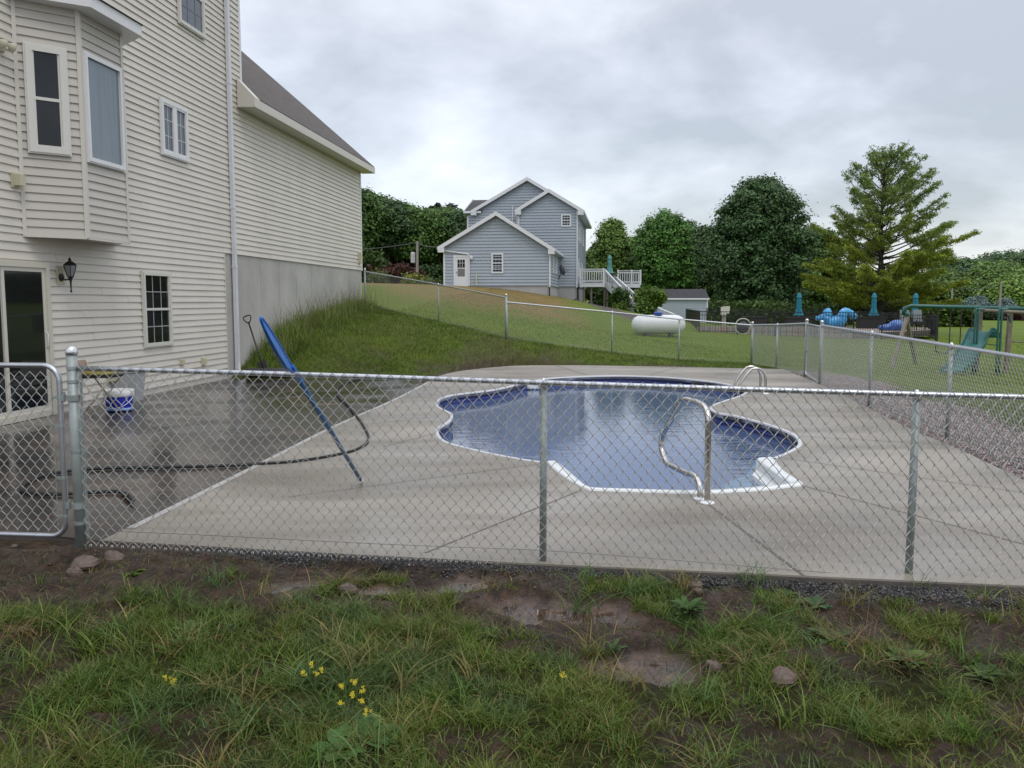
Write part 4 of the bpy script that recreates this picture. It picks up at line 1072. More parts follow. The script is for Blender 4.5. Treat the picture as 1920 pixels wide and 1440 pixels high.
for s in (-.09, .09):
    b = MB(); c = WP.fn(a + s, z + .03, .14); b.lathe([(.02, -.04), (.045, -.02), (.065, .05), (.055, .06)], c, 14); b.mk("flood_lamp", mat("lamp_shell", (.55, .52, .40), .4), house, smooth=True)
# carriage lantern
iron = mat("black_iron", (.018, .017, .016), .4, metal=.3)
a, z = WP.hit(113, 514, .03)
lt = MB(); c = WP.fn(a, z - .02, PR); lt.pbox(WP.fn, a - .08, a + .10, z - .16, z + .12, PR - .01, PR + .014); lt.mk("mounting_block", mat("beige_plastic", (.50, .47, .33), .5), house)
lam = MB(); P = WP.fn(a, z - .03, PR + .02)
lam.tube([WP.fn(a, z - .05, PR + .012), WP.fn(a, z - .05, PR + .03)], .06, 14)
q = WP.fn(a, z, PR + .17)
lam.tube([WP.fn(a, z - .05, PR + .02), WP.fn(a, z - .09, PR + .08), WP.fn(a, z - .08, PR + .15), q + np.array((0, 0, -.03))], .011, 8)
lam.lathe([(.008, -.28), (.02, -.27), (.010, -.24), (.016, -.12), (.03, -.07), (.05, -.045)], q, 6)
lam.lathe([(.045, -.05), (.05, -.04), (.052, -.035)], q, 6)
lam.lathe([(.10, .13), (.105, .14), (.045, .19), (.02, .20), (.028, .215), (.012, .24), (.004, .26)], q, 6)
for k in range(6):
    t = math.pi / 3 * k; lam.tube([(q[0] + .05 * math.cos(t), q[1] + .05 * math.sin(t), q[2] - .035), (q[0] + .10 * math.cos(t), q[1] + .10 * math.sin(t), q[2] + .13)], .005, 5)
lo_ = lam.mk("lantern", iron, house)
g = MB(); g.lathe([(.045, -.033), (.094, .128)], q, 6); g.mk("lantern_glass", mat("lantern_glass", (.20, .21, .20), .15, spec=.6), lo_)

# --- things standing on the patio ------------------------------------
bq = G(224, 770)
bk = thing("plastic_bucket", "round blue plastic bucket with white lid and rim beside the folding chair", "bucket", bq)
b = MB(); b.lathe([(.17, .0), (.185, .02), (.205, .24), (.205, .25)], bq, 28); b.mk("tub", mat("blue_plastic", (.02, .035, .42), .25), bk, smooth=True)
b = MB(); b.lathe([(.222, .235), (.226, .245), (.226, .33), (.215, .335), (.20, .325)], bq, 28); b.mk("rim", mat("white_tub", (.62, .63, .62), .35), bk, smooth=True)
b = MB(); b.lathe([(.196, .02), (.200, .025), (.204, .05), (.200, .055)], bq, 28); b.mk("base_ring", mat("paleblue", (.28, .42, .75), .3), bk, smooth=True)
b = MB(); b.tube([(bq[0] + .222 * math.cos(t), bq[1] - .01 + .222 * math.sin(t) * .9, .22 - .16 * math.sin(-t)) for t in np.linspace(-math.pi, 0, 14)], .005, 6); b.mk("handle", white, bk)
tq = G(232, 757); 
b = MB(); tb = thing("storage_tub", "translucent grey storage tub standing by the beige wall behind the bucket", "tub", (tq[0] - .12, tq[1] + .42, 0))
x_, y_ = tq[0] - .12, tq[1] + .42
b.box8([(x_ - .2, y_ - .15, 0), (x_ + .2, y_ - .15, 0), (x_ + .2, y_ + .15, 0), (x_ - .2, y_ + .15, 0), (x_ - .25, y_ - .19, .50), (x_ + .25, y_ - .19, .50), (x_ + .25, y_ + .19, .50), (x_ - .25, y_ + .19, .50)]); b.mk("body", mat("tub_grey", (.36, .37, .38), .3), tb)
b = MB(); b.box(x_ - .265, x_ + .265, y_ - .205, y_ + .205, .50, .53); b.mk("lid", mat("tub_lid", (.42, .43, .42), .4), tb)
# folding chair with yellow cushion
cq = G(196, 781); cx0, cy0 = cq[0] - .08, cq[1] + .05
ch = thing("folding_chair", "old metal folding chair with a worn yellow cushioned seat on the dark patio", "chair", (cx0, cy0, 0), 0)
cm = mat("tan_metal", (.42, .37, .27), .45, var=.3, vscale=12)
sh = D(196, 703, cy0)[2]
for s in (-.21, .19):
    # X of front and back leg, seen from the side
    b = MB(); b.tube([(cx0 - .28, cy0 + s, .82), (cx0 - .20, cy0 + s, sh), (cx0 + .24, cy0 + s, .0)], .013, 8); b.mk("leg", cm, ch, smooth=True)
    b = MB(); b.tube([(cx0 + .26, cy0 + s * .85, sh - .03), (cx0 + .0, cy0 + s * .85, .25), (cx0 - .22, cy0 + s * .85, .0)], .012, 8); b.mk("leg", cm, ch, smooth=True)
b = MB(); b.box8([(cx0 - .24, cy0 - .21, sh - .035), (cx0 + .27, cy0 - .2, sh - .03), (cx0 + .27, cy0 + .2, sh - .03), (cx0 - .24, cy0 + .21, sh - .035), (cx0 - .24, cy0 - .22, sh), (cx0 + .29, cy0 - .2, sh + .0), (cx0 + .29, cy0 + .2, sh + .0), (cx0 - .24, cy0 + .22, sh)]); b.mk("seat_pan", mat("dark_seat", (.035, .03, .025), .5), ch)
b = MB(); b.lathe([(.20, 0), (.25, .012), (.255, .03), (.22, .055), (.02, .062)], (cx0 + .02, cy0, sh), 20, 1.0, .86); b.mk("cushion", mat("yellow_vinyl", (.26, .215, .035), .5, var=.4, vscale=9), ch, smooth=True)
b = MB(); b.box8([(cx0 - .275, cy0 - .21, .66), (cx0 - .255, cy0 - .21, .66), (cx0 - .255, cy0 + .19, .66), (cx0 - .275, cy0 + .19, .66), (cx0 - .305, cy0 - .21, .83), (cx0 - .285, cy0 - .21, .83), (cx0 - .285, cy0 + .19, .83), (cx0 - .305, cy0 + .19, .83)]); b.mk("backrest", mat("pink_back", (.36, .25, .20), .5, var=.3, vscale=8), ch)
# second chair-like object behind the gate post
bx = G(120, 800); 
# garden hose
hp = [(700,706),(667.8,712),(645,719),(634,726),(631.7,737),(638,748),(651,759),(664,775),(676,790),(684,803),(690,815),(690.5,822),(688,830),(679,837),(667,843),(651,848),(607,857),(551,865),(495,869),(440,872.5),(350,875),(258,877),(205,877.5),(172,879),(146,881),(115,885),(86,890),(62,899),(47,907),(40,915),(44,921),(60,924.5),(85,926),(108,926.5),(140,925),(172,923),(215,921.5),(232,925),(244,931)]
b = MB(); b.tube(catmull([G(px, py, .014) + np.array((0, 0, .0)) for px, py in hp], 4), .0165, 8)
hose = b.mk("garden_hose", mat("hose", (.008, .008, .008), .55, var=.3, vscale=20), None, smooth=True, base=G(244, 931)); tag(hose, "dark garden hose snaking over the patio and onto the pale deck", "hose")
b = MB(); e_ = G(244, 931); b.tube([G(228, 923, .02), G(240, 929, .025), G(249, 937, .025)], [.016, .024, .019], 10); b.mk("nozzle", mat("black_plastic", (.01, .01, .01), .4), hose, smooth=True)
# black corrugated drain pipe under the downspout
dq = D(470, 693, 18.75); dz = .12
b = MB(); pts = [(dq[0] + t * .95 - .1, 18.8 + .08 * math.sin(t * 2), dz) for t in np.linspace(0, 1, 34)]
b.tube(pts, [.105 + .012 * (i % 2) for i in range(34)], 14)
dp = tag(b.mk("drain_pipe", mat("black_corrugated", (.012, .012, .012), .3), None, smooth=False, base=(pts[0][0], pts[0][1], 0)), "black corrugated drain pipe lying at the foot of the white downspout", "drain pipe")
b = MB(); b.tube([WP.fn(adp, .30, .07), WP.fn(adp, .12, .09), WP.fn(adp + .02, .06, .22)], .05, 8); b.mk("downspout_elbow", mat("downspout", (.66, .67, .70), .35), house)
# shovel leaning at the corner
s0 = D(497, 700, 18.9); s1 = D(466, 604, 19.35)
s0[2] = max(s0[2], .03)
shv = thing("garden_shovel", "black D-handled shovel leaning in the corner by the concrete wall", "shovel", s0)
b = MB(); b.tube([s0, s1], .019, 8); b.mk("shaft", mat("black_plastic", (.01, .01, .01), .4), shv, smooth=True)
dd_ = (s1 - s0) / np.linalg.norm(s1 - s0); px_ = np.array((1, 0, 0)) - dd_ * dd_[0]; px_ /= np.linalg.norm(px_)
b = MB(); tpts = [s1 - dd_ * .02, s1 + px_ * .07 + dd_ * .06, s1 + px_ * .075 + dd_ * .15, s1 - px_ * .075 + dd_ * .15, s1 - px_ * .07 + dd_ * .06]
b.tube(catmull(tpts, 4, closed=True), .014, 8, closed=True); b.mk("grip", mat("black_plastic", (.01, .01, .01), .4), shv, smooth=True)
b = MB(); b.bar(s0 + dd_ * -.04, s0 + dd_ * .30, .22, .02, up=(0, 1, .3)); b.mk("blade", mat("dark_steel", (.05, .05, .05), .4, metal=.5), shv)
# pool leaf net leaning over the front rail from the inside
n0 = G(680, 906); yr_ = fence_y(-1.5) + .035
n1 = D(549, 699, yr_); n1[2] = railz(n1[0]) + .034
nd = (n1 - n0) / np.linalg.norm(n1 - n0)
def on_line(px, py):     # point of the leaning pole at that sight line
    r = ray(px, py); o = np.array((0, 0, CAMZ)); w0 = n0 - o; b_ = r @ nd; c = r @ r
    t = (b_ * (r @ w0) - c * (nd @ w0)) / (c - b_ * b_); return n0 + nd * t
nTop = on_line(479, 600); nMid = on_line(545, 694); nNeck = on_line(560, 716)
print("NET", n0, n1, nTop, nMid, np.linalg.norm(nTop - n0))
net = thing("pool_leaf_net", "blue pool leaf net on a long pole leaning against the inside of the foreground fence", "pool net", n0)
bl1 = mat("pole_blue", (.03, .11, .24), .35, var=.2, vscale=5)
b = MB(); b.tube([n0 + nd * .10, nNeck], [.017, .019], 12); b.mk("pole", bl1, net, smooth=True)
b = MB(); b.tube([n0, n0 + nd * .03, n0 + nd * .06, n0 + nd * .11], [.006, .010, .019, .020], 10); b.mk("pole_tip", white, net, smooth=True)
side = np.cross(nd, (n1 - np.array((0, 0, CAMZ)))); side /= np.linalg.norm(side)
if side[0] > 0: side = -side
fwd_ = np.cross(nd, side)
LN = np.linalg.norm(nTop - nMid)
skew = side * .45 + fwd_ * .89
def npnt(t, w_): return nMid + nd * (t * LN) + skew * w_
outl = [(-.10, .0), (.02, -.012), (.12, -.015), (.45, -.02), (.80, -.018), (.97, -.005), (1.0, .012), (.93, .035), (.72, .068), (.45, .085), (.25, .080), (.12, .05), (.0, .02)]
V = [npnt(t, w_) for t, w_ in outl]
b = MB(); b.tube(catmull(V, 4, closed=True), .0085, 8, closed=True); b.mk("frame", mat("net_blue", (.015, .13, .50), .3), net, smooth=True)
mid = [npnt(t, .045) - fwd_ * .03 for t in (.1, .5, .85)]
V2 = [npnt(t, w_) for t, w_ in outl] + [npnt(.3, .05) + fwd_ * .05, npnt(.6, .05) + fwd_ * .055, npnt(.85, .035) + fwd_ * .03]
nO = len(outl); Fc = []
import itertools
for i in range(nO):
    j = (i + 1) % nO; t = (outl[i][0] + outl[j][0]) / 2; c = nO + (0 if t < .42 else 1 if t < .75 else 2); Fc.append((i, j, c))
_c = [f[2] for f in Fc]
for i in range(nO):
    if _c[i] != _c[(i + 1) % nO]: Fc.append(((i + 1) % nO, _c[i], _c[(i + 1) % nO]))
mk("net_bag", V2, Fc, mat("net_cloth", (.02, .17, .55), .45, var=.45, vscale=9), net)
b = MB(); b.bar(on_line(562, 719), on_line(541, 688), .04, .022); b.mk("bracket", mat("net_blue", (.015, .13, .50), .3), net)
# ---------------------------------------------------------------- blue-grey neighbour house
BA = math.atan(212 * cp_ / F)
BU = np.array((math.cos(BA), -math.sin(BA)))      # along the facade to the right
BV_ = np.array((math.sin(BA), math.cos(BA)))      # away from the camera
class Fac(Plane):
    def __init__(s, p0): Plane.__init__(s, p0, BU)
g0 = D(832, 500, 57.5)
P1 = Fac(g0); 
if P1.n[1] > 0: P1.n = -P1.n
def facade(depth):      # parallel facade plane, further back
    p = Fac(P1.p + BV_ * depth)
    if p.n[1] > 0: p.n = -p.n
    return p
P2 = facade(7.6); P3 = facade(9.2)
M_blue = mat("blue_siding", (.335, .38, .425), .5, var=.1, vscale=.4)
M_wtrim = mat("neighbour_white", (.66, .67, .69), .4)
M_grroof = shingle_material("grey_shingles", (.05, .052, .055), (.085, .085, .09))
M_conc2 = mat("pale_foundation", (.40, .40, .385), .8, var=.2, vscale=.6)
BC = .21
bh = thing("blue_house", "blue-grey sided two-storey house with white trim and a front garage gable", "house", (P1.p[0], P1.p[1], H1(*P1.p)), -BA)
def gable(pl, xl, xr, ybot, pk, el, er, depth, ov=.3, rake=.24, wallname="wall", fbot=None, foundy=None, rside=True):
    """gable block: left/right wall pixel, siding foot y, peak pixel, left and right eave pixels"""
    zb = pl.hit(960, ybot)[1] if not isinstance(ybot, tuple) else pl.hit(*ybot)[1]
    al = pl.hit(xl, 480)[0]; ar = pl.hit(xr, 480)[0]
    ap, zp = pl.hit(*pk); a1, z1 = pl.hit(*el); a2, z2 = pl.hit(*er)
    sl = (zp - z1) / (ap - a1); sr = (zp - z2) / (a2 - ap)
    zl_, zr_ = z1 + (al - a1) * sl - .12, z2 + (a2 - ar) * sr - .12
    w = MB(); poly = [(al, zb), (ar, zb), (ar, zr_), (ap, zp - .12), (al, zl_)]
    siding(w, pl, poly, BC, proud=.045); w.mk("wall_siding", M_blue, bh)
    w = MB(); low = zb - (3.2 if foundy is None else 3.2)
    extrude(w, pl, [(al + .01, zb), (ar - .01, zb), (ar - .01, zr_ - .02), (ap, zp - .14), (al + .01, zl_ - .02)], -.004, -depth); w.mk("wall_core", M_blue, bh)
    w = MB(); extrude(w, pl, [(al + .03, zb - 3), (ar - .03, zb - 3), (ar - .03, zb - .003), (al + .03, zb - .003)], -.03, -depth + .05); w.mk("foundation", M_conc2, bh)
    # roof slabs and rakes
    w = MB(); th = .14
    for (x0, zz0, x1, zz1) in ((a1, z1, ap, zp), (a2, z2, ap, zp)):
        c = [pl.fn(x0, zz0, ov), pl.fn(x1, zz1, ov), pl.fn(x1, zz1, -depth - ov), pl.fn(x0, zz0, -depth - ov)]
        w.box8([p - np.array((0, 0, th * .4)) for p in c] + [p + np.array((0, 0, .03)) for p in c])
    w.mk("roof", M_grroof, bh)
    w = MB()
    for (x0, zz0, x1, zz1) in ((a1, z1, ap, zp), (a2, z2, ap, zp)):
        extrude(w, pl, [(x0, zz0 - rake), (x1, zz1 - rake), (x1, zz1 + .03), (x0, zz0 + .03)], ov + .002, ov + .04)
    s_ = .42
    for (x0, zz0, sg) in ((a1, z1, 1), (a2, z2, -1)):
        w.pbox(pl.fn, min(x0, x0 + sg * s_), max(x0, x0 + sg * s_), zz0 - rake - .10, zz0 + .02, .03, ov + .03)
    w.mk("rake_board", M_wtrim, bh)
    # gutters and eave soffits along the sides
    for x0, zz0, xw in ((a1, z1, al), (a2, z2, ar)):
        w = MB(); w.pbox(pl.fn, x0 - .05, x0 + .05, zz0 - .14, zz0 + .02, -depth - ov, ov); w.mk("gutter", M_wtrim, bh)
        w = MB(); w.pbox(pl.fn, min(x0, xw), max(x0, xw), zz0 - .17, zz0 - .145, -depth - ov, ov); w.mk("soffit", M_wtrim, bh)
    w = MB()
    for x in (al, ar): w.pbox(pl.fn, x - .06, x + .06, zb - .02, (zl_ if x == al else zr_) - .1, -.02, .035)
    w.mk("corner_trim", M_wtrim, bh)
    return al, ar, zb, zl_, zr_
def sidewall(pl, ar, zb, zt, depth):
    sp_l = Plane(pl.fn(ar, 0, 0), BV_, 1)
    if sp_l.n[0] < 0: sp_l.n = -sp_l.n
    w = MB(); siding(w, sp_l, [(0, zb), (depth, zb), (depth, zt), (0, zt)], BC, proud=.045); w.mk("wall_siding", M_blue, bh)
    return sp_l
G1 = gable(P1, 833, 1031, (900, 535.5), (931, 398), (822.5, 464), (1040.5, 467), 7.9)
sw1 = sidewall(P1, G1[1], G1[2], G1[4], 7.6)
G2 = gable(P2, 970, 1081.5, (1070, 537), (1029.5, 355.5), (967, 394.5), (1094.5, 394.5), 14.0)
sw2 = sidewall(P2, G2[1], G2[2], G2[4], 14.0)
G3 = gable(P3, 877.5, 1078, (960, 537), (989, 333.5), (884, 396), (1094, 396), 10.0)
# cross gable roof at the left of the main block
w = MB()
a, z = P3.hit(870, 397); a2_, z2_ = P3.hit(879, 370); a3, _ = P3.hit(945, 370); a4, _ = P3.hit(905, 397)
w.add([P3.fn(a, z, .2), P3.fn(a4 - .1, z, .2), P3.fn(a3 - .3, z2_, -1.8), P3.fn(a2_ , z2_, -1.8), P3.fn(a, z - .02, -3.8)], [(0, 1, 2, 3), (0, 3, 4)])
w.mk("roof", M_grroof, bh)
w = MB(); w.bar(P3.fn(a, z - .06, .22), P3.fn(a4 - .1, z - .06, .22), .06, .16); w.bar(P3.fn(a, z, .2), P3.fn(a2_, z2_ + .03, -1.8), .12, .16); w.mk("gutter", M_wtrim, bh)
# openings
def bwin(pl, x0, y0, x1, y1, cols, rows, off=.02):
    a0, z1 = pl.hit(x0, y0); a1, z0 = pl.hit(x1, y1)
    return window(bh, pl, a0, a1, z0, z1, "double", off=off, fw=.09, cols=cols, rows=rows, glass=M_glass, frame=M_wtrim, outer=False, dep=.06)
bwin(P1, 921.5, 475, 944, 512.5, 3, 2); bwin(P2, 1052, 402, 1071, 425, 3, 2)
for s0_, s1_, zz in ((1.5, 2.6, 5.4), (4.2, 5.3, 5.4), (8, 9, 5.4), (1.6, 2.4, 2.7), (5.5, 7.6, 2.6)):
    window(bh, sw2, s0_, s1_, zz + .9, zz + 2.3 if zz > 3 else zz + 2.2, "double", off=.02, fw=.08, glass=M_glass_blue, frame=M_wtrim, outer=False)
window(bh, sw1, 2.0, 2.9, G1[2] + .9, G1[2] + 2.3, "double", off=.02, fw=.08, glass=M_glass_blue, frame=M_wtrim, outer=False)
window(bh, sw1, 4.4, 5.3, G1[2] + .9, G1[2] + 2.3, "double", off=.02, fw=.08, glass=M_glass_blue, frame=M_wtrim, outer=False)
a0_, z1_ = P1.hit(850.5, 478.5); a1_, z0_ = P1.hit(879.5, 537)
w = MB()
for (x0, x1, y0, y1) in ((a0_, a0_ + .12, z0_, z1_), (a1_ - .12, a1_, z0_, z1_), (a0_ + .12, a1_ - .12, z1_ - .12, z1_)): w.pbox(P1.fn, x0, x1, y0, y1, .0, .07)
dr = w.mk("door_frame", M_wtrim, bh)
w = MB(); w.pbox(P1.fn, a0_ + .12, a1_ - .12, z0_, z1_ - .12, .0, .045); dl = w.mk("door", M_wtrim, bh)
dw = a1_ - a0_; dh = z1_ - z0_
w = MB(); w.pbox(P1.fn, a0_ + .27, a1_ - .27, z0_ + dh * .60, z1_ - .30, .046, .052); w.mk("pane", M_glass, dl)
w = MB(); w.pbox(P1.fn, a0_ + .27, a1_ - .27, z0_ + dh * .32, z0_ + dh * .57, .046, .052); w.mk("screen", mat("screen_grey", (.16, .16, .16), .5), dl)
w = MB()
for t in (1 / 3, 2 / 3): x = a0_ + .27 + (dw - .54) * t; w.pbox(P1.fn, x - .012, x + .012, z0_ + dh * .60, z1_ - .30, .053, .06)
w.pbox(P1.fn, a0_ + .27, a1_ - .27, z0_ + dh * .74, z0_ + dh * .75, .053, .06); w.mk("grille", M_wtrim, dl)
w = MB(); w.tube([P1.fn(a0_ + .2, z0_ + dh * .42, .05), P1.fn(a0_ + .2, z0_ + dh * .47, .09)], .02, 6); w.mk("handle", M_glass, dl)
w = MB(); a, z = P1.hit(884.5, 484); w.lathe([(.05, -.12), (.10, -.05), (.10, .1), (.03, .16)], P1.fn(a, z, .12), 8); w.mk("wall_lantern", M_wtrim, bh)
w = MB(); pth = [P1.hit(824, 467), P1.hit(835, 470.5), P1.hit(878, 476.5), P1.hit(880, 480)]
w.tube([P1.fn(a, z, .1) for a, z in pth] + [P1.fn(pth[-1][0], z0_ + .05, .08)], .05, 6)
a, z = P1.hit(1042, 469); a2_, z2_ = P1.hit(1031, 474)
w.tube([P1.fn(a, z, .1), P1.fn(a2_, z2_, .1), P1.fn(a2_, z2_ - .5, .08), P1.fn(a2_, G1[2] - .1, .08)], .055, 6)
a, z = P2.hit(1094, 397); a2_, z2_ = P2.hit(1082.5, 402)
w.tube([P2.fn(a, z, .1), P2.fn(a2_, z2_, .1), P2.fn(a2_, z2_ - .5, .08), P2.fn(a2_, G2[2] - .1, .08)], .055, 6)
a, z = P2.hit(967.5, 397); a2_, z2_ = P2.hit(973, 401)
w.tube([P2.fn(a, z, .1), P2.fn(a2_, z2_, .1), P2.fn(a2_, z2_ - 3, .08)], .055, 6)
a, z = P3.hit(961, 386); w.tube([P3.fn(a, z, .07), P3.fn(a, z - 3.4, .07)], .05, 6)
w.mk("downspout", M_wtrim, bh)
w = MB(); 
a, z = P1.hit(1030.5, 538); w.tube([P1.fn(a, z, .08), P1.fn(a + .02, z - .75, .1)], .05, 6)
a, z = P2.hit(1083, 538); w.tube([P2.fn(a, z, .08), P2.fn(a + .03, z - .8, .1), P2.fn(a - .3, z - 1.05, .25)], .05, 6); w.mk("drain_hose", mat("black_plastic", (.01, .01, .01), .4), bh)
# satellite dish on the tall wall
a, z = P2.hit(1056, 507); c = P2.fn(a, z, 1.0)
dish = MB(); 
V = []; 
for r_ in (.0, .2, .38):
    for k in range(14): t = k * 2 * math.pi / 14; V.append(c + np.array((r_ * math.cos(t) * .55 - .25 * r_ * math.sin(t), -.1 + r_ * .2 , r_ * math.sin(t))))
dish.add(V, [(r * 14 + k, r * 14 + (k + 1) % 14, (r + 1) * 14 + (k + 1) % 14, (r + 1) * 14 + k) for r in range(2) for k in range(14)])
dish.tube([P2.fn(a - .35, z - .75, .05), c + np.array((-.1, .05, -.2)), c], .035, 6); dish.tube([c + np.array((-.05, 0, -.3)), c + np.array((.45, -.3, -.05))], .02, 6)
dish.mk("satellite_dish", mat("dish_dark", (.05, .05, .055), .5), bh)
w = MB(); a, z = P1.hit(894, 520); w.tube([P1.fn(a, z - .55, .2), P1.fn(a, z + .25, .2)], .045, 6); w.mk("vent_pipe", mat("yellow_pipe", (.55, .52, .30), .5), bh)

# --- white deck with stairs ---------------------------------------------
dk0 = P2.fn(P2.hit(1086, 520)[0], 0, -.6)
zf = P2.hit(1100, 530)[1]
dkt = thing("wooden_deck", "white painted raised deck with railings and stairs at the right of the blue house", "deck", (dk0[0], dk0[1], H1(dk0[0], dk0[1])), -BA)
Mdk = mat("deck_white", (.62, .63, .65), .5, var=.12, vscale=2)
DP = Plane(dk0, BU); 
if DP.n[1] > 0: DP.n = -DP.n
aR = DP.hit(1134, 520)[0]; aR2 = DP.hit(1201, 520, -3.6)[0]; aL2 = DP.hit(1157, 520, -3.6)[0]
zf = DP.hit(1100, 530)[1]; zr_ = zf + 1.0
def railing(par, p, q, n=None, h=1.0, posts=(1, 1)):
    p = np.array(p, float); q = np.array(q, float); L_ = np.linalg.norm((q - p)[:2]); n = n or max(3, int(L_ / .17))
    b = MB(); up = np.array((0, 0, 1.0))
    b.bar(p + up * h, q + up * h, .13, .06); b.bar(p + up * (h - .14), q + up * (h - .14), .05, .09); b.bar(p + up * .12, q + up * .12, .05, .09); b.mk("railing", Mdk, par)
    b = MB()
    for i in range(1, n):
        c = p + (q - p) * i / n; b.bar(c + up * .12, c + up * (h - .14), .055, .055)
    b.mk("balusters", Mdk, par)
    for c, k in ((p, posts[0]), (q, posts[1])):
        if k: b = MB(); b.bar(c - up * .1, c + up * (h + .08), .12, .12); b.mk("newel_post", Mdk, par)
w = MB(); w.pbox(DP.fn, 0, aR, zf - .05, zf, -3.6, 0); w.pbox(DP.fn, aR, aR2, zf - .05, zf, -7.4, -3.6 + .0); w.pbox(DP.fn, 0, aR, zf - .32, zf - .05, -.06, -.01); w.pbox(DP.fn, aR - .05, aR, zf - .32, zf - .051, -3.6, -.061)
w.pbox(DP.fn, aR + .002, aR2, zf - .32, zf - .051, -3.66, -3.6); w.mk("deck_floor", Mdk, dkt)
railing(dkt, DP.fn(.05, zf, -.05), DP.fn(aR - .1, zf, -.05)); railing(dkt, DP.fn(aR + .95, zf, -3.65), DP.fn(aR2 - .7, zf, -3.65)); railing(dkt, DP.fn(aR2 - .7, zf, -3.65), DP.fn(aR2, zf, -3.8), posts=(0, 1)); railing(dkt, DP.fn(aR2, zf, -3.8), DP.fn(aR2, zf, -7.3), posts=(0, 1))
for a, o in ((aR - 1.0, -.2), (.3, -.2), (aR - .1, -3.3), (aR2 - .2, -3.9), (aR2 - .2, -7.2), (aR + .1, -3.9)):
    q = DP.fn(a, zf - .3, o); b = MB(); b.bar((q[0], q[1], H1(q[0], q[1]) - .3), q, .14, .14, up=(0, 1, 0)); b.mk("support_post", mat("grey_post", (.14, .125, .105), .8), dkt)
# stairs
t0l = D(1137, 536, (DP.fn(aR, 0, -.6))[1]); t0l = DP.fn(aR + .0, zf, -.5); t0r = DP.fn(aR + .25, zf, -1.9)
bl = D(1186, 581, 62.3); br_ = D(1202, 579, 62.6); bl[2] = br_[2] = H1(bl[0], bl[1]) + .1
zb_ = bl[2]
b = MB(); nst = 11
for i in range(nst):
    t = (i + .5) / nst; l = t0l + (bl - t0l) * t; r = t0r + (br_ - t0r) * t; dd = (bl - t0l)[:2] / nst
    z = zf - (zf - zb_) * (i + .5) / nst
    b.box8([(l[0], l[1], z - .04), (r[0], r[1], z - .04), (r[0] + dd[0], r[1] + dd[1], z - .04), (l[0] + dd[0], l[1] + dd[1], z - .04), (l[0], l[1], z), (r[0], r[1], z), (r[0] + dd[0], r[1] + dd[1], z), (l[0] + dd[0], l[1] + dd[1], z)])
b.mk("stair_treads", Mdk, dkt)
b = MB(); b.bar(t0l - (0, 0, .12), bl - (0, 0, .1), .05, .28); b.bar(t0r - (0, 0, .12), br_ - (0, 0, .1), .05, .28); b.mk("stringer", Mdk, dkt)
railing(dkt, t0l, bl, 16, .95); railing(dkt, t0r, br_, 16, .95)
gq = br_ + (br_ - bl) * .12; b = MB(); gy = -.25
for i in range(8): c = bl + (gq - bl) * i / 7 + np.array((0, gy, 0)); b.bar(c, c + np.array((0, 0, .98)), .04, .04, up=(0, 1, 0))
for k in range(4): b.bar(bl + np.array((0, gy, .1 + k * .28)), gq + np.array((0, gy, .1 + k * .28)), .04, .05)
b.mk("stair_gate", Mdk, dkt)
# closed umbrellas
def umbrella(x, y, zb, h, label, group=None, mm=None, tilt=0, tbl=False):
    u = thing("patio_umbrella", label, "umbrella", (x, y, zb), 0, group)
    mm = mm or mat("teal_canvas", (.010, .20, .27), .7, var=.35, vscale=2.5)
    b = MB(); b.tube([(x, y, zb), (x + tilt * h, y, zb + h)], .035, 8); b.mk("pole", mat("pole_grey", (.2, .2, .2), .5), u)
    b = MB(); c = (x + tilt * h * .7, y, zb)
    n = 16; V = []; prof = [(.27, h * .36), (.20, h * .42), (.13, h * .56), (.12, h * .78), (.105, h * .86), (.165, h * .865), (.11, h * .96), (.03, h * 1.0)]
    for r, z in prof:
        for k in range(n):
            a = 2 * math.pi * k / n; rr = r * (1.0 + (.28 if k % 2 else -.12) * (1 if z < h * .86 else .3)); V.append((x + tilt * z + rr * math.cos(a), y + rr * math.sin(a), zb + z))
    b.add(V, [(i * n + k, i * n + (k + 1) % n, (i + 1) * n + (k + 1) % n, (i + 1) * n + k) for i in range(len(prof) - 1) for k in range(n)] + [tuple(range(n))])
    b.mk("canopy", mm, u)
    return u
q = DP.fn(DP.hit(1143, 500, -1.8)[0], zf, -1.8)
umbrella(q[0], q[1], zf, D(1143, 478, q[1])[2] - zf, "pale teal closed umbrella on the white raised deck", mm=mat("pale_teal", (.12, .33, .31), .7, var=.3, vscale=2))
b = MB(); b.lathe([(.25, 0), (.05, .05), (.05, .68), (.5, .70), (.5, .74)], (q[0] + .1, q[1] - .75, zf), 14); tag(b.mk("patio_table", mat("dark_table", (.03, .03, .03), .5), None, base=(q[0] + .1, q[1] - .75, zf)), "small round dark table under the umbrella on the white deck", "table")

# --- shed ----------------------------------------------------------------
sy = 64.0; s0_ = D(1238, 600, sy); s1_ = D(1326, 600, sy)
SP = Plane(s0_, (s1_ - s0_)[:2]); 
if SP.n[1] > 0: SP.n = -SP.n
zg = min(H1(s0_[0], sy), H1(s1_[0], sy)) - .2; sL = s1_[0] - s0_[0]; ze = SP.hit(1280, 559.5)[1]; zp = SP.hit(1280, 542, -1.3)[1]
shed = thing("garden_shed", "blue-grey garden shed with dark shingled roof behind the gas tank", "shed", (s0_[0], s0_[1], zg))
w = MB(); siding(w, SP, [(0, zg), (sL, zg), (sL, ze), (0, ze)], .19); w.pbox(SP.fn, 0, sL, zg, ze, -2.6, -.003); w.mk("wall", M_blue, shed)
w = MB(); extrude_poly = [(0, ze)]
for sg, (o0, o1) in enumerate(((.12, -1.3), (-2.72, -1.3))):
    c = [SP.fn(-.1, ze + .02, o0), SP.fn(sL + .1, ze + .02, o0), SP.fn(sL + .1, zp, o1), SP.fn(-.1, zp, o1)]; w.box8([p - np.array((0, 0, .06)) for p in c] + c)
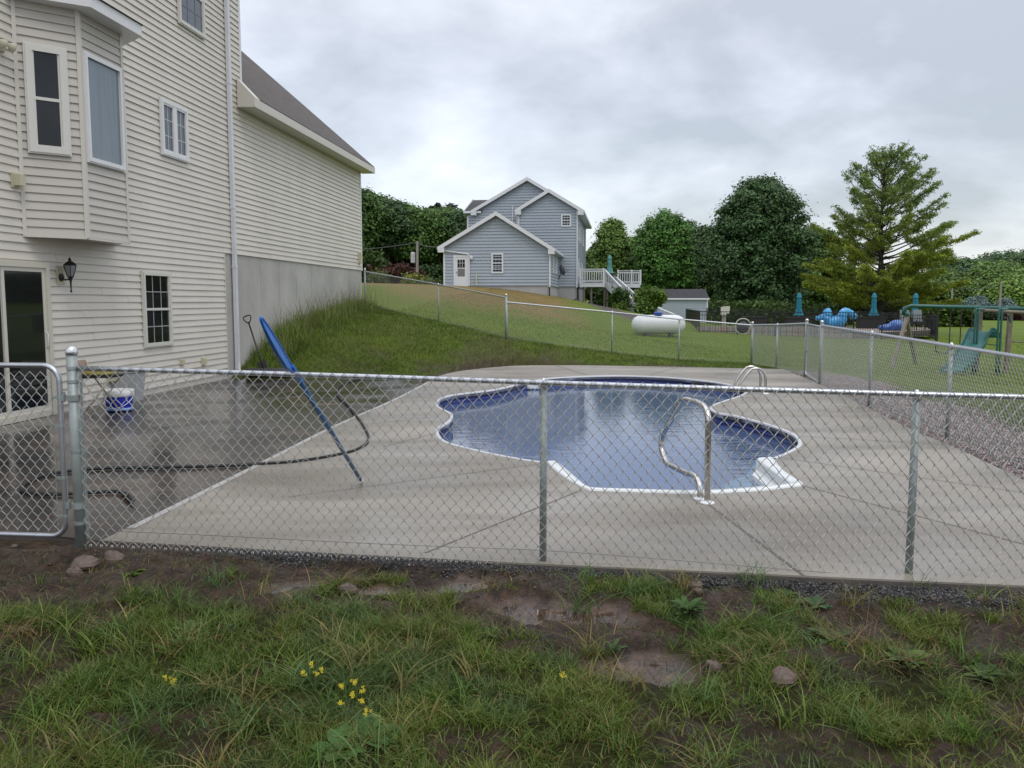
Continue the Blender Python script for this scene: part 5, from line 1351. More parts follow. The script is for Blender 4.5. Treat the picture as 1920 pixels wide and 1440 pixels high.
w.mk("roof", mat("shed_roof", (.045, .045, .05), .9, var=.35, vscale=4), shed)
w = MB(); w.pbox(SP.fn, -.1, sL + .1, ze - .10, ze + .02, .13, .16); w.pbox(SP.fn, -.02, .08, zg, ze - .1, 0, .04); w.pbox(SP.fn, sL - .08, sL + .02, zg, ze - .1, 0, .04); w.mk("trim", M_wtrim, shed)

# --- gas tank -------------------------------------------------------------
ty = 43.0; ta = D(1184, 609, ty); tb_ = D(1286, 608, ty); tr = (D(1230, 591, ty)[2] - D(1230, 627, ty)[2]) / 2
tank = thing("gas_tank", "white horizontal cylindrical gas tank with blue lid beyond the fence", "tank", ((ta[0] + tb_[0]) / 2, ty, H1((ta[0] + tb_[0]) / 2, ty)))
b = MB(); zc_ = (ta[2] + tb_[2]) / 2; prof = [(ta[0], .02), (ta[0] + .05, .45), (ta[0] + .16, .75), (ta[0] + .32, .93), (ta[0] + .5, 1), (tb_[0] - .5, 1), (tb_[0] - .32, .93), (tb_[0] - .16, .75), (tb_[0] - .05, .45), (tb_[0], .02)]
b.tube([(x, ty + (x - ta[0]) * .05, zc_) for x, _ in prof], [r * tr for _, r in prof], 24); b.mk("tank_body", mat("tank_white", (.70, .72, .73), .35, var=.1, vscale=2), tank, smooth=True)
b = MB(); cx_ = D(1234, 590, ty)[0]; b.lathe([(.17, -.05), (.20, .06), (.23, .08), (.20, .15), (.08, .19), (.01, .20)], (cx_, ty, zc_ + tr - .02), 16); b.mk("lid", mat("lid_blue", (.02, .07, .33), .35), tank, smooth=True)
for x in (ta[0] + .75, tb_[0] - .75):
    b = MB(); b.box8([(x - .1, ty - .35, zc_ - tr - .3), (x + .1, ty - .35, zc_ - tr - .3), (x + .1, ty + .35, zc_ - tr - .3), (x - .1, ty + .35, zc_ - tr - .3), (x - .07, ty - .3, zc_ - tr * .85), (x + .07, ty - .3, zc_ - tr * .85), (x + .07, ty + .3, zc_ - tr * .85), (x - .07, ty + .3, zc_ - tr * .85)]); b.mk("leg", mat("tank_foot", (.05, .05, .05), .7), tank)

# --- neighbour's pool yard -------------------------------------------------
yz = lambda px, py, y: D(px, py, y)
pz = -.05
py0, py1 = 47.0, 56.0
b = MB(); c = []
for px, y in ((1310, 47.5), (1600, 46.5), (1745, 51.5), (1755, 56.5), (1330, 57)): q = D(px, 620, y); c.append((q[0], q[1]))
zc2 = -.02
slab("neighbour_patio", c, [], zc2, .35, mat("paver", (.30, .24, .20), .7, var=.3, vscale=1.2)); tag(bpy.data.objects["neighbour_patio"], "paved surround of the neighbour's pool behind the black fence", None, None, "structure")
b = MB(); q0 = D(1309, 624, 47.3); q1 = D(1600, 628, 46.3)
nb = 26
for i in range(nb):
    t = i / nb; x0 = q0[0] + (q1[0] - q0[0]) * t; x1 = q0[0] + (q1[0] - q0[0]) * (i + .9) / nb; y_ = 47.3 - t; b.box(x0, x1, y_, y_ + .3, -.4, .32 if i % 6 else .30)
wallb = b.mk("low_wall", mat("pink_brick", (.38, .25, .20), .8, var=.45, vscale=1.2, col2=(.28, .30, .34)), None, base=(q0[0], q0[1], -.1)); tag(wallb, "low pinkish block wall along the front of the neighbour's pool yard", "wall")
# black aluminium fence
def blackfence(name, label, pts, h=1.22, sp=.135):
    f = thing(name, label, "fence", pts[0]); mb_ = mat("black_alu", (.008, .008, .009), .4)
    b = MB()
    for p, q in zip(pts[:-1], pts[1:]):
        p = np.array(p); q = np.array(q)
        for dz in (.12, h - .22, h - .04): b.bar(p + (0, 0, dz), q + (0, 0, dz), .035, .035)
    b.mk("rail", mb_, f)
    for p, q in zip(pts[:-1], pts[1:]):
        p = np.array(p); q = np.array(q); L_ = np.linalg.norm((q - p)[:2]); n = max(1, int(round(L_ / 1.83)))
        for i in range(n):
            a = p + (q - p) * i / n; c = p + (q - p) * (i + 1) / n
            b = MB(); b.bar(a - (0, 0, .2), a + (0, 0, h + .02), .06, .06, up=(0, 1, 0)); b.mk("post", mb_, f)
            b = MB(); m_ = int(np.linalg.norm((c - a)[:2]) / sp)
            for k in range(1, m_): e = a + (c - a) * k / m_; b.bar(e + (0, 0, .05), e + (0, 0, h), .02, .02, up=(0, 1, 0))
            b.mk("picket_panel", mb_, f)
    b = MB(); a = np.array(pts[-1]); b.bar(a - (0, 0, .2), a + (0, 0, h + .02), .06, .06, up=(0, 1, 0)); b.mk("post", mb_, f); return f
def gpt(px, py, y):
    q = D(px, py, y); return np.array((q[0], q[1], q[2]))
blackfence("metal_fence", "long black metal picket fence along the front of the neighbour's pool yard", [gpt(1286, 612, 60.0), gpt(1311, 625, 46.6), gpt(1600, 628, 45.6), gpt(1757, 633, 46.6), gpt(1735, 622, 58.0)])
blackfence("metal_fence", "black metal picket fence behind the neighbour's pool, below the big maple", [gpt(1325, 612, 58), gpt(1540, 614, 59.5), gpt(1725, 620, 58.8)])
tl = ["teal closed umbrella at the left of the neighbour's pool, above a dark table", "teal closed umbrella in the middle of the neighbour's pool, in front of the pine trunk", "teal closed umbrella behind the swing set beam"]
for k, (px, pt_, y) in enumerate(((1497, 549, 54.0), (1637, 549, 55.5), (1714, 549.5, 53.5))):
    q = D(px, 612, y); top = D(px, pt_, y)[2]; umbrella(q[0], y, zc2, top - zc2, tl[k], "closed teal umbrellas around the neighbour's pool", tilt=(-.008, .002, .012)[k])
dm = mat("wicker", (.018, .016, .014), .7, var=.3, vscale=20)
def pool_table(px, y, w_, lab):
    q = D(px, 610, y); t = thing("outdoor_table", lab, "table", (q[0], y, zc2))
    b = MB(); b.box(q[0] - w_ / 2, q[0] + w_ / 2, y - .35, y + .35, zc2 + .68, zc2 + .74); b.mk("tabletop", dm, t)
    b = MB(); b.box(q[0] - w_ * .45, q[0] + w_ * .45, y - .3, y + .3, zc2, zc2 + .67); b.mk("base", dm, t)
pool_table(1497, 53.2, 1.7, "dark wicker table below the left teal umbrella"); pool_table(1633, 54.6, 1.8, "dark wicker table below the middle teal umbrella"); pool_table(1413, 55, 1.6, "dark wicker table in front of the big maple trunk")
# inflatables
def inflatable(name, label, path, radii, m, fins=()):
    t = thing(name, label, "pool float", path[0] - np.array((0, 0, radii[0])))
    b = MB(); P_ = catmull(path, 5); R_ = np.interp(np.linspace(0, 1, len(P_)), np.linspace(0, 1, len(radii)), radii); R_ = [r * (1 + .05 * math.sin(i * 2.1)) for i, r in enumerate(R_)]
    b.tube(P_, R_, 14); b.mk("body", m, t, smooth=True); return t
ib = mat("float_blue", (.02, .19, .46), .3, var=.5, vscale=2.2, col2=(.08, .38, .62))
iy = 49.0
inf = inflatable("pool_float", "tall light blue inflatable pool float with a raised neck and head", [D(px, py, iy) for px, py in ((1530, 597), (1545, 596), (1556, 604), (1568, 603), (1577, 600), (1580, 590), (1584, 584), (1592, 586), (1600, 592), (1606, 595))], [.12, .22, .34, .36, .32, .26, .22, .20, .22, .12], ib)
b = MB(); q = D(1552, 592, iy); b.blob(q, .28, .2, .42, seed=3); b.mk("hump", ib, inf, smooth=True)
b = MB()
for k in range(3): q = D(1562 + k * 8, 605, iy); b.tube([q + (0, 0, -.45), q + (0, 0, .2)], .14, 8)
b.mk("legs", ib, inf, smooth=True)
b = MB(); b.tube([D(1576, 588, iy - .1), D(1580, 582, iy - .1), D(1588, 582.5, iy - .1), D(1596, 589, iy - .1)], [.03, .07, .07, .03], 8); b.mk("mane", mat("float_white", (.6, .72, .8), .25), inf, smooth=True)
inflatable("pool_float", "dark blue striped inflatable pool float lying low behind the side fence", [D(px, py, 50.5) for px, py in ((1648, 614), (1658, 615), (1668, 614), (1676, 611), (1684, 612), (1692, 616))], [.12, .22, .24, .33, .40, .2], mat("float_stripe", (.015, .06, .26), .3, var=.5, vscale=2.5, col2=(.10, .22, .5)))
for px in (1700, 1724):
    q = D(px, 615, 52); t = thing("patio_chair", "grey cushioned patio chair by the neighbour's pool, %s of two" % ("left" if px == 1700 else "right"), "chair", (q[0], 52, zc2), 0, "grey patio chairs")
    gm = mat("grey_cushion", (.20, .22, .23), .8, var=.2, vscale=4)
    b = MB(); b.box(q[0] - .3, q[0] + .3, 51.8, 52.3, zc2 + .35, zc2 + .5); b.mk("seat", dm, t)
    b = MB(); b.box8([(q[0] - .28, 52.2, zc2 + .45), (q[0] + .28, 52.2, zc2 + .45), (q[0] + .28, 52.35, zc2 + .45), (q[0] - .28, 52.35, zc2 + .45), (q[0] - .25, 52.35, zc2 + 1.2), (q[0] + .25, 52.35, zc2 + 1.2), (q[0] + .25, 52.5, zc2 + 1.2), (q[0] - .25, 52.5, zc2 + 1.2)]); b.mk("backrest", gm, t)
    for s in (-.26, .26):
        b = MB(); b.bar((q[0] + s, 51.85, zc2), (q[0] + s, 51.85, zc2 + .6), .04, .04, up=(0, 1, 0)); b.mk("leg", dm, t)
# round cover reel behind the back fence corner
ry = 40.0; rc = D(1393, 612, ry); rr = (D(1408, 612, ry)[0] - D(1379, 612, ry)[0]) / 2
t = thing("hose_reel", "large round reel with cream hoop and dark coiled cover behind the far fence", "reel", (rc[0], ry, rc[2] - rr))
b = MB(); b.tube([(rc[0] + rr * math.cos(a), ry, rc[2] + rr * math.sin(a)) for a in np.linspace(0, 6.283, 29)[:-1]], .03, 8, closed=True); b.mk("hoop", mat("cream_hoop", (.38, .38, .30), .5), t, smooth=True)
b = MB(); b.blob((rc[0] + .02, ry + .1, rc[2] - .06), rr * .78, .25, rr * .80, seed=5, amp=.08); b.mk("cover", mat("dark_cover", (.02, .022, .04), .5, var=.4, vscale=6), t, smooth=True)
# utility pedestal
uy = 50.0; u0 = D(1357, 612, uy); ut = D(1357, 574, uy)[2]
t = thing("meter_post", "beige utility box on a post in front of the dark trees", "utility box", (u0[0], uy, H1(u0[0], uy)))
b = MB(); b.box(u0[0] - .1, u0[0] + .1, uy - .07, uy + .07, H1(u0[0], uy) - .1, ut); b.mk("post", mat("post_grey", (.30, .29, .26), .7), t)
b = MB(); b.box(u0[0] - .22, u0[0] + .10, uy - .16, uy - .075, ut - .55, ut - .05); b.box(u0[0] + .102, u0[0] + .3, uy - .12, uy + .0, ut - .42, ut - .0); b.mk("box", mat("box_beige", (.50, .50, .42), .5), t)
# stair railing down to the shed
r0 = D(1235, 590, 52.5); r1 = D(1264, 604, 51.0)
t = thing("stair_railing", "white sloping stair railing between the red-stemmed shrub and the shed", "railing", (r0[0], r0[1], r0[2] - .5)); railing(t, r0 - (0, 0, .55), r1 - (0, 0, .5), 10, .95)

# --- swing set and slide -----------------------------------------------------
sy_ = 33.0
green = mat("green_metal", (.012, .095, .078), .35, var=.15, vscale=4); wood = mat("grey_wood", (.23, .195, .155), .8, var=.35, vscale=6)
bl_ = D(1702, 573.5, sy_); br2 = D(1925, 579, sy_ - .6); br2 = bl_ + (br2 - bl_) * 1.35
ss = thing("swing_set", "green metal swing set with grey wooden A-frame legs beyond the side fence", "swing set", (bl_[0], sy_, H1(bl_[0], sy_)))
b = MB(); b.tube([bl_ - (.15, 0, .35), bl_ - (.1, 0, .08), bl_ + (.12, 0, .0), br2], .075, 10); b.mk("beam", green, ss, smooth=True)
for (px, py, yy) in ((1672, 688, sy_ - 1.0), (1719, 672, sy_ + 1.2)):
    f_ = D(px, py, yy); f_[2] = H1(f_[0], f_[1]) - .1
    b = MB(); b.bar(bl_ + (-.02, (yy - sy_) * .12, -.25), f_, .13, .11); b.mk("leg", wood, ss)
for yy in (sy_ - 1.3, sy_ + 1.1):
    f_ = np.array((br2[0] + .1, yy, H1(br2[0], yy) - .1)); b = MB(); b.bar(br2, f_, .13, .11); b.mk("leg", wood, ss)
b = MB(); b.bar(bl_ + (-.12, -.25, -.4), bl_ + (-.02, .3, -.15), .1, .2); b.mk("bracket", green, ss)
for k, (pa, pb) in enumerate(((1757, 1782),)):
    xa = D(pa, 600, sy_)[0]; xb = D(pb, 600, sy_)[0]; zz = H1(xa, sy_) + .5
    t = thing("swing", "black belt swing hanging from the green beam of the swing set", "swing", (xa, sy_, zz))
    for x in (xa, xb): b = MB(); b.tube([(x, sy_, bl_[2] - .05), (x, sy_, zz + .12)], .02, 6); b.mk("chain", mat("dark_chain", (.02, .02, .02), .5), t)
    b = MB(); n = 8; V = []
    for i in range(n + 1): u = i / n; x = xa + (xb - xa) * u; z = zz + .12 * (2 * u - 1) ** 2; V += [(x, sy_ - .09, z), (x, sy_ + .09, z), (x, sy_ + .09, z + .02), (x, sy_ - .09, z + .02)]
    b.add(V, [(4 * i + j, 4 * i + (j + 1) % 4, 4 * i + 4 + (j + 1) % 4, 4 * i + 4 + j) for i in range(n) for j in range(4)] + [(0, 1, 2, 3)]); b.mk("seat", mat("dark_chain", (.02, .02, .02), .5), t)
xr_ = D(1802, 600, sy_)[0]; xq = D(1822, 600, sy_)[0]; zz = H1(xr_, sy_) + .6
t = thing("swing", "trapeze bar hanging from the green beam beside the slide", "swing", (xr_, sy_, zz))
for x in (xr_, xr_ + .42): b = MB(); b.tube([(x, sy_, bl_[2] - .05), (x, sy_, zz)], .02, 6); b.mk("chain", mat("dark_chain", (.02, .02, .02), .5), t)
b = MB(); b.tube([(xr_ - .06, sy_, zz), (xr_ + .48, sy_, zz)], .022, 6); b.mk("bar", green, t)
# glider seats seen behind the mesh
gx = D(1735, 680, sy_)[0]; gz_ = H1(gx, sy_) + .42
# climbing frame
cf = thing("climbing_frame", "wooden climbing frame with green arched metal ladders at the right edge", "climbing frame", (D(1850, 640, 31)[0], 31, H1(D(1850, 640, 31)[0], 31)))
def fp(px, py, y): return D(px, py, y)
b = MB(); b.tube([fp(1839, 581.5, 31), fp(1925, 586, 31), fp(1985, 588, 31)], .06, 8); b.mk("top_beam", wood, cf)
for (px, y) in ((1838, 31.3), (1895, 31.2), (1975, 31.2)):
    q = fp(px, 583, y); e_ = np.array((q[0] - .05, y, H1(q[0], y) - .1)); b = MB(); b.bar(e_, q, .14, .14, up=(0, 1, 0)); b.mk("post", wood, cf)
for (pa, y) in ((1829, 30.6), (1873, 30.4)):
    for dx in (0, 5.5):
        q = fp(pa + dx, 590, y); e_ = np.array((q[0] - .05, y - .1, H1(q[0], y) - .05)); b = MB()
        b.tube(catmull([e_, q, q + (.08, .05, .17), q + (.3, .2, .2)], 4), .038, 8); b.mk("arched_rail", green, cf, smooth=True)
for k in range(2):
    b = MB(); z = fp(1860, 646 - k * 0, 31)[2] + k * .5; b.tube([fp(1873, 648, 30.6) + (0, 0, k * .35), fp(1852, 645, 30.9) + (0, 0, k * .35)], .02, 6); b.mk("rung", green, cf)
b = MB(); b.tube([fp(1895, 640, 31.2), fp(1985, 645, 31.2)], .035, 6); b.mk("side_bar", wood, cf)
q = fp(1888, 598, 31); b = MB(); b.bar(fp(1890, 590, 31.1), fp(1895, 606, 31.15), .05, .05); b.mk("brace", green, cf)
sl = thing("slide", "wavy teal plastic slide dropping from the climbing frame towards the side fence", "slide", (D(1768, 703, 29.6)[0], 29.6, H1(D(1768, 703, 29.6)[0], 29.6)))
mid = catmull([fp(1852, 632, 31.3), fp(1845, 624, 31.2), fp(1838, 622, 31.1), fp(1833, 630, 30.9), fp(1828, 643, 30.6), fp(1822, 654, 30.3), fp(1812, 668, 30.0), fp(1799, 686, 29.7), fp(1786, 697, 29.4)], 4)
b = MB(); V = []
wv = np.array((-.85, -.12, 0)); up = np.array((0, 0, 1.))
for p in mid:
    for s, u in ((-.5, .14), (-.46, .15), (-.42, .02), (.42, .02), (.46, .15), (.5, .14), (.5, -.03), (-.5, -.03)): V.append(p + wv * 1.1 * s + up * u)
n = len(mid); b.add(V, [(8 * i + j, 8 * i + (j + 1) % 8, 8 * i + 8 + (j + 1) % 8, 8 * i + 8 + j) for i in range(n - 1) for j in range(8)] + [tuple(range(8)), tuple(8 * (n - 1) + j for j in range(8))])
b.mk("slide_bed", mat("slide_teal", (.012, .115, .105), .3, var=.3, vscale=3), sl)
# --- utility poles -------------------------------------------------------------
def upole(px, pt_, pb_, y, lab, r=.11, xfm=False, arm=False):
    q = D(px, pb_, y); top = D(px, pt_, y)[2]; zb = H1(q[0], y)
    t = thing("utility_pole", lab, "utility pole", (q[0], y, zb))
    b = MB(); b.tube([(q[0], y, zb - .3), (q[0] + .05, y, top)], [r, r * .7], 8); b.mk("pole", mat("pole_wood", (.28, .25, .22), .8), t)
    if xfm: b = MB(); b.lathe([(.15, -.4), (.17, -.35), (.17, .3), (.1, .38)], (q[0] - .28, y, D(px, 487 - 12, y)[2] - .3), 10); b.mk("transformer", mat("xfm", (.45, .45, .45), .5), t)
    if arm: b = MB(); b.bar((q[0] - .1, y, top - 1.0), (q[0] + 3.5, y, top - 1.05), .1, .12); b.mk("crossarm", mat("pole_wood", (.28, .25, .22), .8), t)
    return np.array((q[0], y, top))
pa_ = upole(782, 452, 530, 63, "thin utility pole with grey transformer before the dark trees left of the blue house", r=.12, xfm=True)
pb_ = upole(1783, 531, 585, 125, "pale utility pole in front of the far white house", r=.16)
pc_ = upole(1874, 527, 580, 125, "pale utility pole at the right edge in front of the far trees", r=.18)
wm = mat("cable", (.10, .10, .10), .6)
def cable(p, q, sag, lab, r=.012):
    pts = [np.array(p) + (np.array(q) - np.array(p)) * t - np.array((0, 0, sag * 4 * t * (1 - t))) for t in np.linspace(0, 1, 16)]
    b = MB(); b.tube(pts, r, 4); tag(b.mk("overhead_cable", wm, None, base=pts[0]), lab, "cable")
cable(pa_ - (0, 0, .1), P1.fn(P1.hit(824, 462)[0], P1.hit(824, 462)[1], 0), .15, "thin overhead cable from the utility pole to the garage eave of the blue house", .02)
cable(pa_ - (0, 0, .1), pa_ + (-16, 2, .4), .8, "thin overhead cable running left from the utility pole into the trees", .02)
cable(pb_ - (0, 0, .4), pc_ - (0, 0, .4), .6, "thin overhead cable between the two pale poles at the right", .03)
# guy wire by the beige house corner
# --- far white house --------------------------------------------------------------
fy = 150.0; f0 = D(1744, 583, fy); f1 = D(1781, 583, fy); f2 = D(1801, 583, fy)
fh = thing("far_house", "small cream bungalow with slate-coloured roof far off under the pine branches", "house", (f0[0], fy, f0[2]))
fz0 = min(H1(f0[0], fy), D(1750, 583, fy)[2]); fz1 = D(1750, 565, fy)[2]; fpk = D(1750, 552, fy)[2]; gp_ = D(1795, 556, fy)[2]
b = MB(); b.box(f0[0] - 3, f1[0], fy, fy + 8, fz0, fz1); b.box(f1[0] + .01, f2[0] + .0, fy - .5, fy + 7, fz0, fz1 - .3)
b.add([(f1[0], fy - .5, fz1 - .3), (f2[0], fy - .5, fz1 - .3), ((f1[0] + f2[0]) / 2, fy - .5, gp_)], [(0, 1, 2)]); b.mk("wall", mat("cream_wall", (.60, .58, .50), .7), fh)
b = MB(); b.box8([(f0[0] - 3.3, fy - .4, fz1), (f1[0] + .3, fy - .4, fz1), (f1[0] + .3, fy + 4, fpk), (f0[0] - 3.3, fy + 4, fpk), (f0[0] - 3.3, fy - .4, fz1 + .12), (f1[0] + .3, fy - .4, fz1 + .12), (f1[0] + .3, fy + 4, fpk + .12), (f0[0] - 3.3, fy + 4, fpk + .12)])
for s in (0, 1):
    xa = (f1[0] - .3) if s == 0 else (f2[0] + .3); xm = (f1[0] + f2[0]) / 2
    b.box8([(xa, fy - .7, fz1 - .45), (xm, fy - .7, gp_ + .1), (xm, fy + 7, gp_ + .1), (xa, fy + 7, fz1 - .45), (xa, fy - .7, fz1 - .3), (xm, fy - .7, gp_ + .3), (xm, fy + 7, gp_ + .3), (xa, fy + 7, fz1 - .3)])
b.mk("roof", mat("slate", (.08, .08, .10), .8), fh)
for px in (1757, 1773):
    q = D(px, 568, fy); b = MB(); b.box(q[0] - .4, q[0] + .4, fy - .03, fy - .005, q[2] - .5, q[2] + .3); b.mk("window", M_glass, fh)
# ---------------------------------------------------------------- foliage
leafm = {}
def leaf_material(name, rough=.55, spec=.3, trans=.25):
    m = bpy.data.materials.new(name); m.use_nodes = True; nt = m.node_tree; L = nt.links; b = nt.nodes["Principled BSDF"]
    a = nt.nodes.new("ShaderNodeAttribute"); a.attribute_name = "col"; L.new(a.outputs['Color'], b.inputs['Base Color'])
    b.inputs['Roughness'].default_value = rough; b.inputs['Specular IOR Level'].default_value = spec
    tr = nt.nodes.new("ShaderNodeBsdfTranslucent"); L.new(a.outputs['Color'], tr.inputs[0])
    mx = nt.nodes.new("ShaderNodeMixShader"); mx.inputs[0].default_value = trans
    L.new(b.outputs[0], mx.inputs[1]); L.new(tr.outputs[0], mx.inputs[2]); L.new(mx.outputs[0], nt.nodes["Material Output"].inputs[0]); return m
M_leaf = leaf_material("leaves"); M_grass = leaf_material("grass_blades", .5, .35, .3)
M_bark = mat("bark", (.060, .048, .038), .9, var=.4, vscale=6); M_barkg = mat("grey_bark", (.13, .12, .105), .9, var=.4, vscale=6)
def leaves(C, size, rng, col, cvar=.25, flat=.35, aspect=1.7, out=None):
    """leaf-shaped quads around centres C (n x 3); col (3,) or (n,3)"""
    n = len(C); s = size * rng.uniform(.45, 1.5, n)
    nrm = rng.normal(size=(n, 3)); nrm[:, 2] = np.abs(nrm[:, 2]) + flat
    if out is not None: nrm = nrm * .55 + out * 1.3 + np.array((0, 0, .45))
    nrm /= np.linalg.norm(nrm, axis=1)[:, None]
    a = rng.normal(size=(n, 3)); a -= nrm * (a * nrm).sum(1)[:, None]; a /= np.linalg.norm(a, axis=1)[:, None]; b = np.cross(nrm, a)
    a = a * (s * aspect / 2)[:, None]; b = b * (s / 2)[:, None]
    V = np.stack((C - a, C + b - a * .15, C + a, C - b - a * .15), 1).reshape(-1, 3)
    Q = np.arange(4 * n).reshape(n, 4)
    c = np.broadcast_to(np.asarray(col, float), (n, 3)) * (1 + cvar * rng.normal(size=(n, 1))) * (1 + .07 * rng.normal(size=(n, 3)))
    return V, Q, np.repeat(np.clip(c, .004, .5), 4, 0)
def merge(parts):
    V = []; Q = []; C = []; n = 0
    for v, q, c in parts: V.append(v); Q.append(q + n); C.append(c); n += len(v)
    return np.concatenate(V), np.concatenate(Q), np.concatenate(C)
def crown_clusters(c, prof, R, Hh, n, rng, lobes=.28, inner=.35):
    """cluster centres filling an uneven envelope; prof maps height 0..1 to radius 0..1"""
    out = []; ph = rng.random(6) * 6.28
    while len(out) < n:
        t = rng.random(); a = rng.random() * 6.283
        r = prof(t)
        if rng.random() > r * .9 + .12: continue
        lob = 1 + lobes * (math.sin(3 * a + ph[0] + 5 * t) * .5 + math.sin(5 * a + ph[1] - 7 * t) * .35 + math.sin(2 * a + 9 * t + ph[2]) * .4)
        rr = r * lob * (rng.uniform(inner, 1) ** .55)
        out.append((c[0] + R * rr * math.cos(a), c[1] + R * rr * math.sin(a), c[2] + Hh * t + rng.normal() * .12))
    return np.array(out)
def tree(label, x, y, ztop, R, zcrown, prof, col, nclu, nleaf, lsize, crad, seed, name="tree", group=None, trunk=.16, bark=None, zb=None, cvar=.25, lobes=.28, stems=1, flat=.35, limbs=14, inner=.35, aspect=1.7, ysc=1.0):
    rng = np.random.default_rng(seed); zb = H1(x, y) if zb is None else zb; ztop = ztop - crad * .42; R = R - crad * .3
    crad = crad * (.62 + .0 * R); nclu = int(nclu * .95)
    t = thing(name, label, "tree", (x, y, zb), 0, group); Hh = ztop - zcrown
    cl = crown_clusters((x, y, zcrown), prof, R, Hh, nclu, rng, lobes, inner)
    cl[:, 1] = y + (cl[:, 1] - y) * ysc
    ncs = rng.normal(0, .16, (nclu, 1)) + 1
    ct = np.asarray(col) * 1.75
    K = int(nleaf * 3.1); lsize = lsize * .52; off = rng.normal(size=(nclu, K, 3)) * np.array((1, 1, .62)) * crad * .5
    P = (cl[:, None] + off).reshape(-1, 3); cc = np.repeat(ct[None] * ncs, K, 0)
    # leaves turn outward from their cluster centre, so clumps shade as rounded masses
    of = off.reshape(-1, 3); of = of / (np.linalg.norm(of, axis=1)[:, None] + 1e-6)
    V, Q, C = leaves(P, lsize, rng, cc, cvar, flat, aspect, out=of)
    mk("crown", V, Q, M_leaf, t, colors=C)
    b = MB(); bark = bark or M_bark
    for s in range(stems):
        dx = (s - (stems - 1) / 2) * trunk * 2.2
        top = zb + (ztop - zb) * .86; zz = np.linspace(0, 1, 7)
        b.tube([(x + dx * (1 + 2.2 * u) + .12 * math.sin(3 * u + s), y + .1 * math.sin(5 * u + s), zb - .2 + (top - zb) * u) for u in zz], [trunk * (1 - .8 * u) * (1 if stems == 1 else .75) + .015 for u in zz], 7)
    for q in cl[rng.choice(nclu, min(limbs, nclu), replace=False)]:
        z0 = max(zb + (ztop - zb) * .16, q[2] - np.hypot(q[0] - x, q[1] - y) * .75); p0 = np.array((x, y, min(z0, top)))
        b.tube([p0, p0 * .45 + q * .55 + (0, 0, .15), q], [trunk * .34, trunk * .2, .02], 5)
    b.mk("trunk", bark, t, smooth=True); return t
ov_ = lambda t: math.sqrt(max(0, 1 - ((t - .42) / .60) ** 2)) if t > .42 else .62 + .38 * math.sin(t / .42 * math.pi / 2)
rnd = lambda t: math.sqrt(max(0.0, 1 - (2 * t - 1) ** 2)) ** .8
con = lambda t: max(.04, (1 - t) ** .85 * (.55 + .45 * min(1, t / .12)))
bush_ = lambda t: math.sqrt(max(0, 1 - t * t)) * .9 + .08
def tz(py, y): return D(960, py, y)[2]
def tx(px, y): return D(px, 560, y)[0]

# big dark maple and its neighbours
GRN = (.052, .105, .022); DRK = (.034, .070, .022); YEL = (.105, .125, .018); LIT = (.070, .135, .022)
y = 78; tree("big round dark green maple, the widest tree behind the black fence", tx(1424, y), y, tz(328, y), (tx(1513, y) - tx(1335, y)) / 2 * 1.03, tz(590, y), ov_, (.040, .078, .026), 620, 62, .30, 1.35, 11, "maple_tree", trunk=.20, stems=4, zb=tz(612, y), lobes=.16, limbs=30)
y = 82; tree("bright mid-green leafy tree directly behind the garden shed", tx(1247, y), y, tz(395, y), 2.75, tz(560, y), ov_, (.050, .115, .020), 380, 60, .30, 1.2, 12, "tree", trunk=.18, zb=tz(600, y), lobes=.3)
y = 88; tree("dark narrow tree top peeking out right of the bright green tree", tx(1284, y), y, tz(405, y), 1.5, tz(560, y), ov_, (.030, .065, .020), 160, 55, .3, 1.1, 13, "tree", trunk=.18, zb=tz(600, y))
y = 86; tree("yellow-green pine rising behind the white raised deck", tx(1146, y), y, tz(410, y), 3.1, tz(545, y), lambda t: con(t * .86) * 1.05, (.070, .118, .022), 330, 60, .27, 1.1, 14, "pine_tree", trunk=.17, zb=tz(580, y), lobes=.35)
y = 90; tree("low light green tree between the pine and the shed tree", tx(1188, y), y, tz(440, y), 1.9, tz(560, y), rnd, (.075, .125, .02), 130, 55, .3, 1.1, 15, "tree", trunk=.14, zb=tz(590, y))
y = 92; tree("slim spruce between the shed tree and the big maple", tx(1321, y), y, tz(418, y), 2.3, tz(585, y), lambda t: con(t * .9) * 1.1, (.050, .085, .026), 230, 55, .3, 1.0, 16, "spruce_tree", trunk=.15, zb=tz(600, y), lobes=.35)
y = 94; tree("green tree filling the gap between the big maple and the white pine", tx(1530, y), y, tz(422, y), 3.0, tz(590, y), ov_, (.060, .105, .022), 260, 60, .32, 1.3, 17, "tree", trunk=.18, zb=tz(600, y), lobes=.35)
y = 96; tree("half-hidden leafy tree behind the left side of the big maple", tx(1352, y), y, tz(440, y), 2.4, tz(595, y), ov_, (.045, .085, .02), 180, 55, .32, 1.3, 18, "tree", trunk=.18, zb=tz(600, y))
y = 90; tree("lower leafy tree at the left of the deck-side pine, beside the tall blue gable", tx(1108, y), y, tz(462, y), 1.7, tz(560, y), rnd, (.06, .10, .02), 110, 55, .3, 1.1, 19, "tree", trunk=.12, zb=tz(575, y))

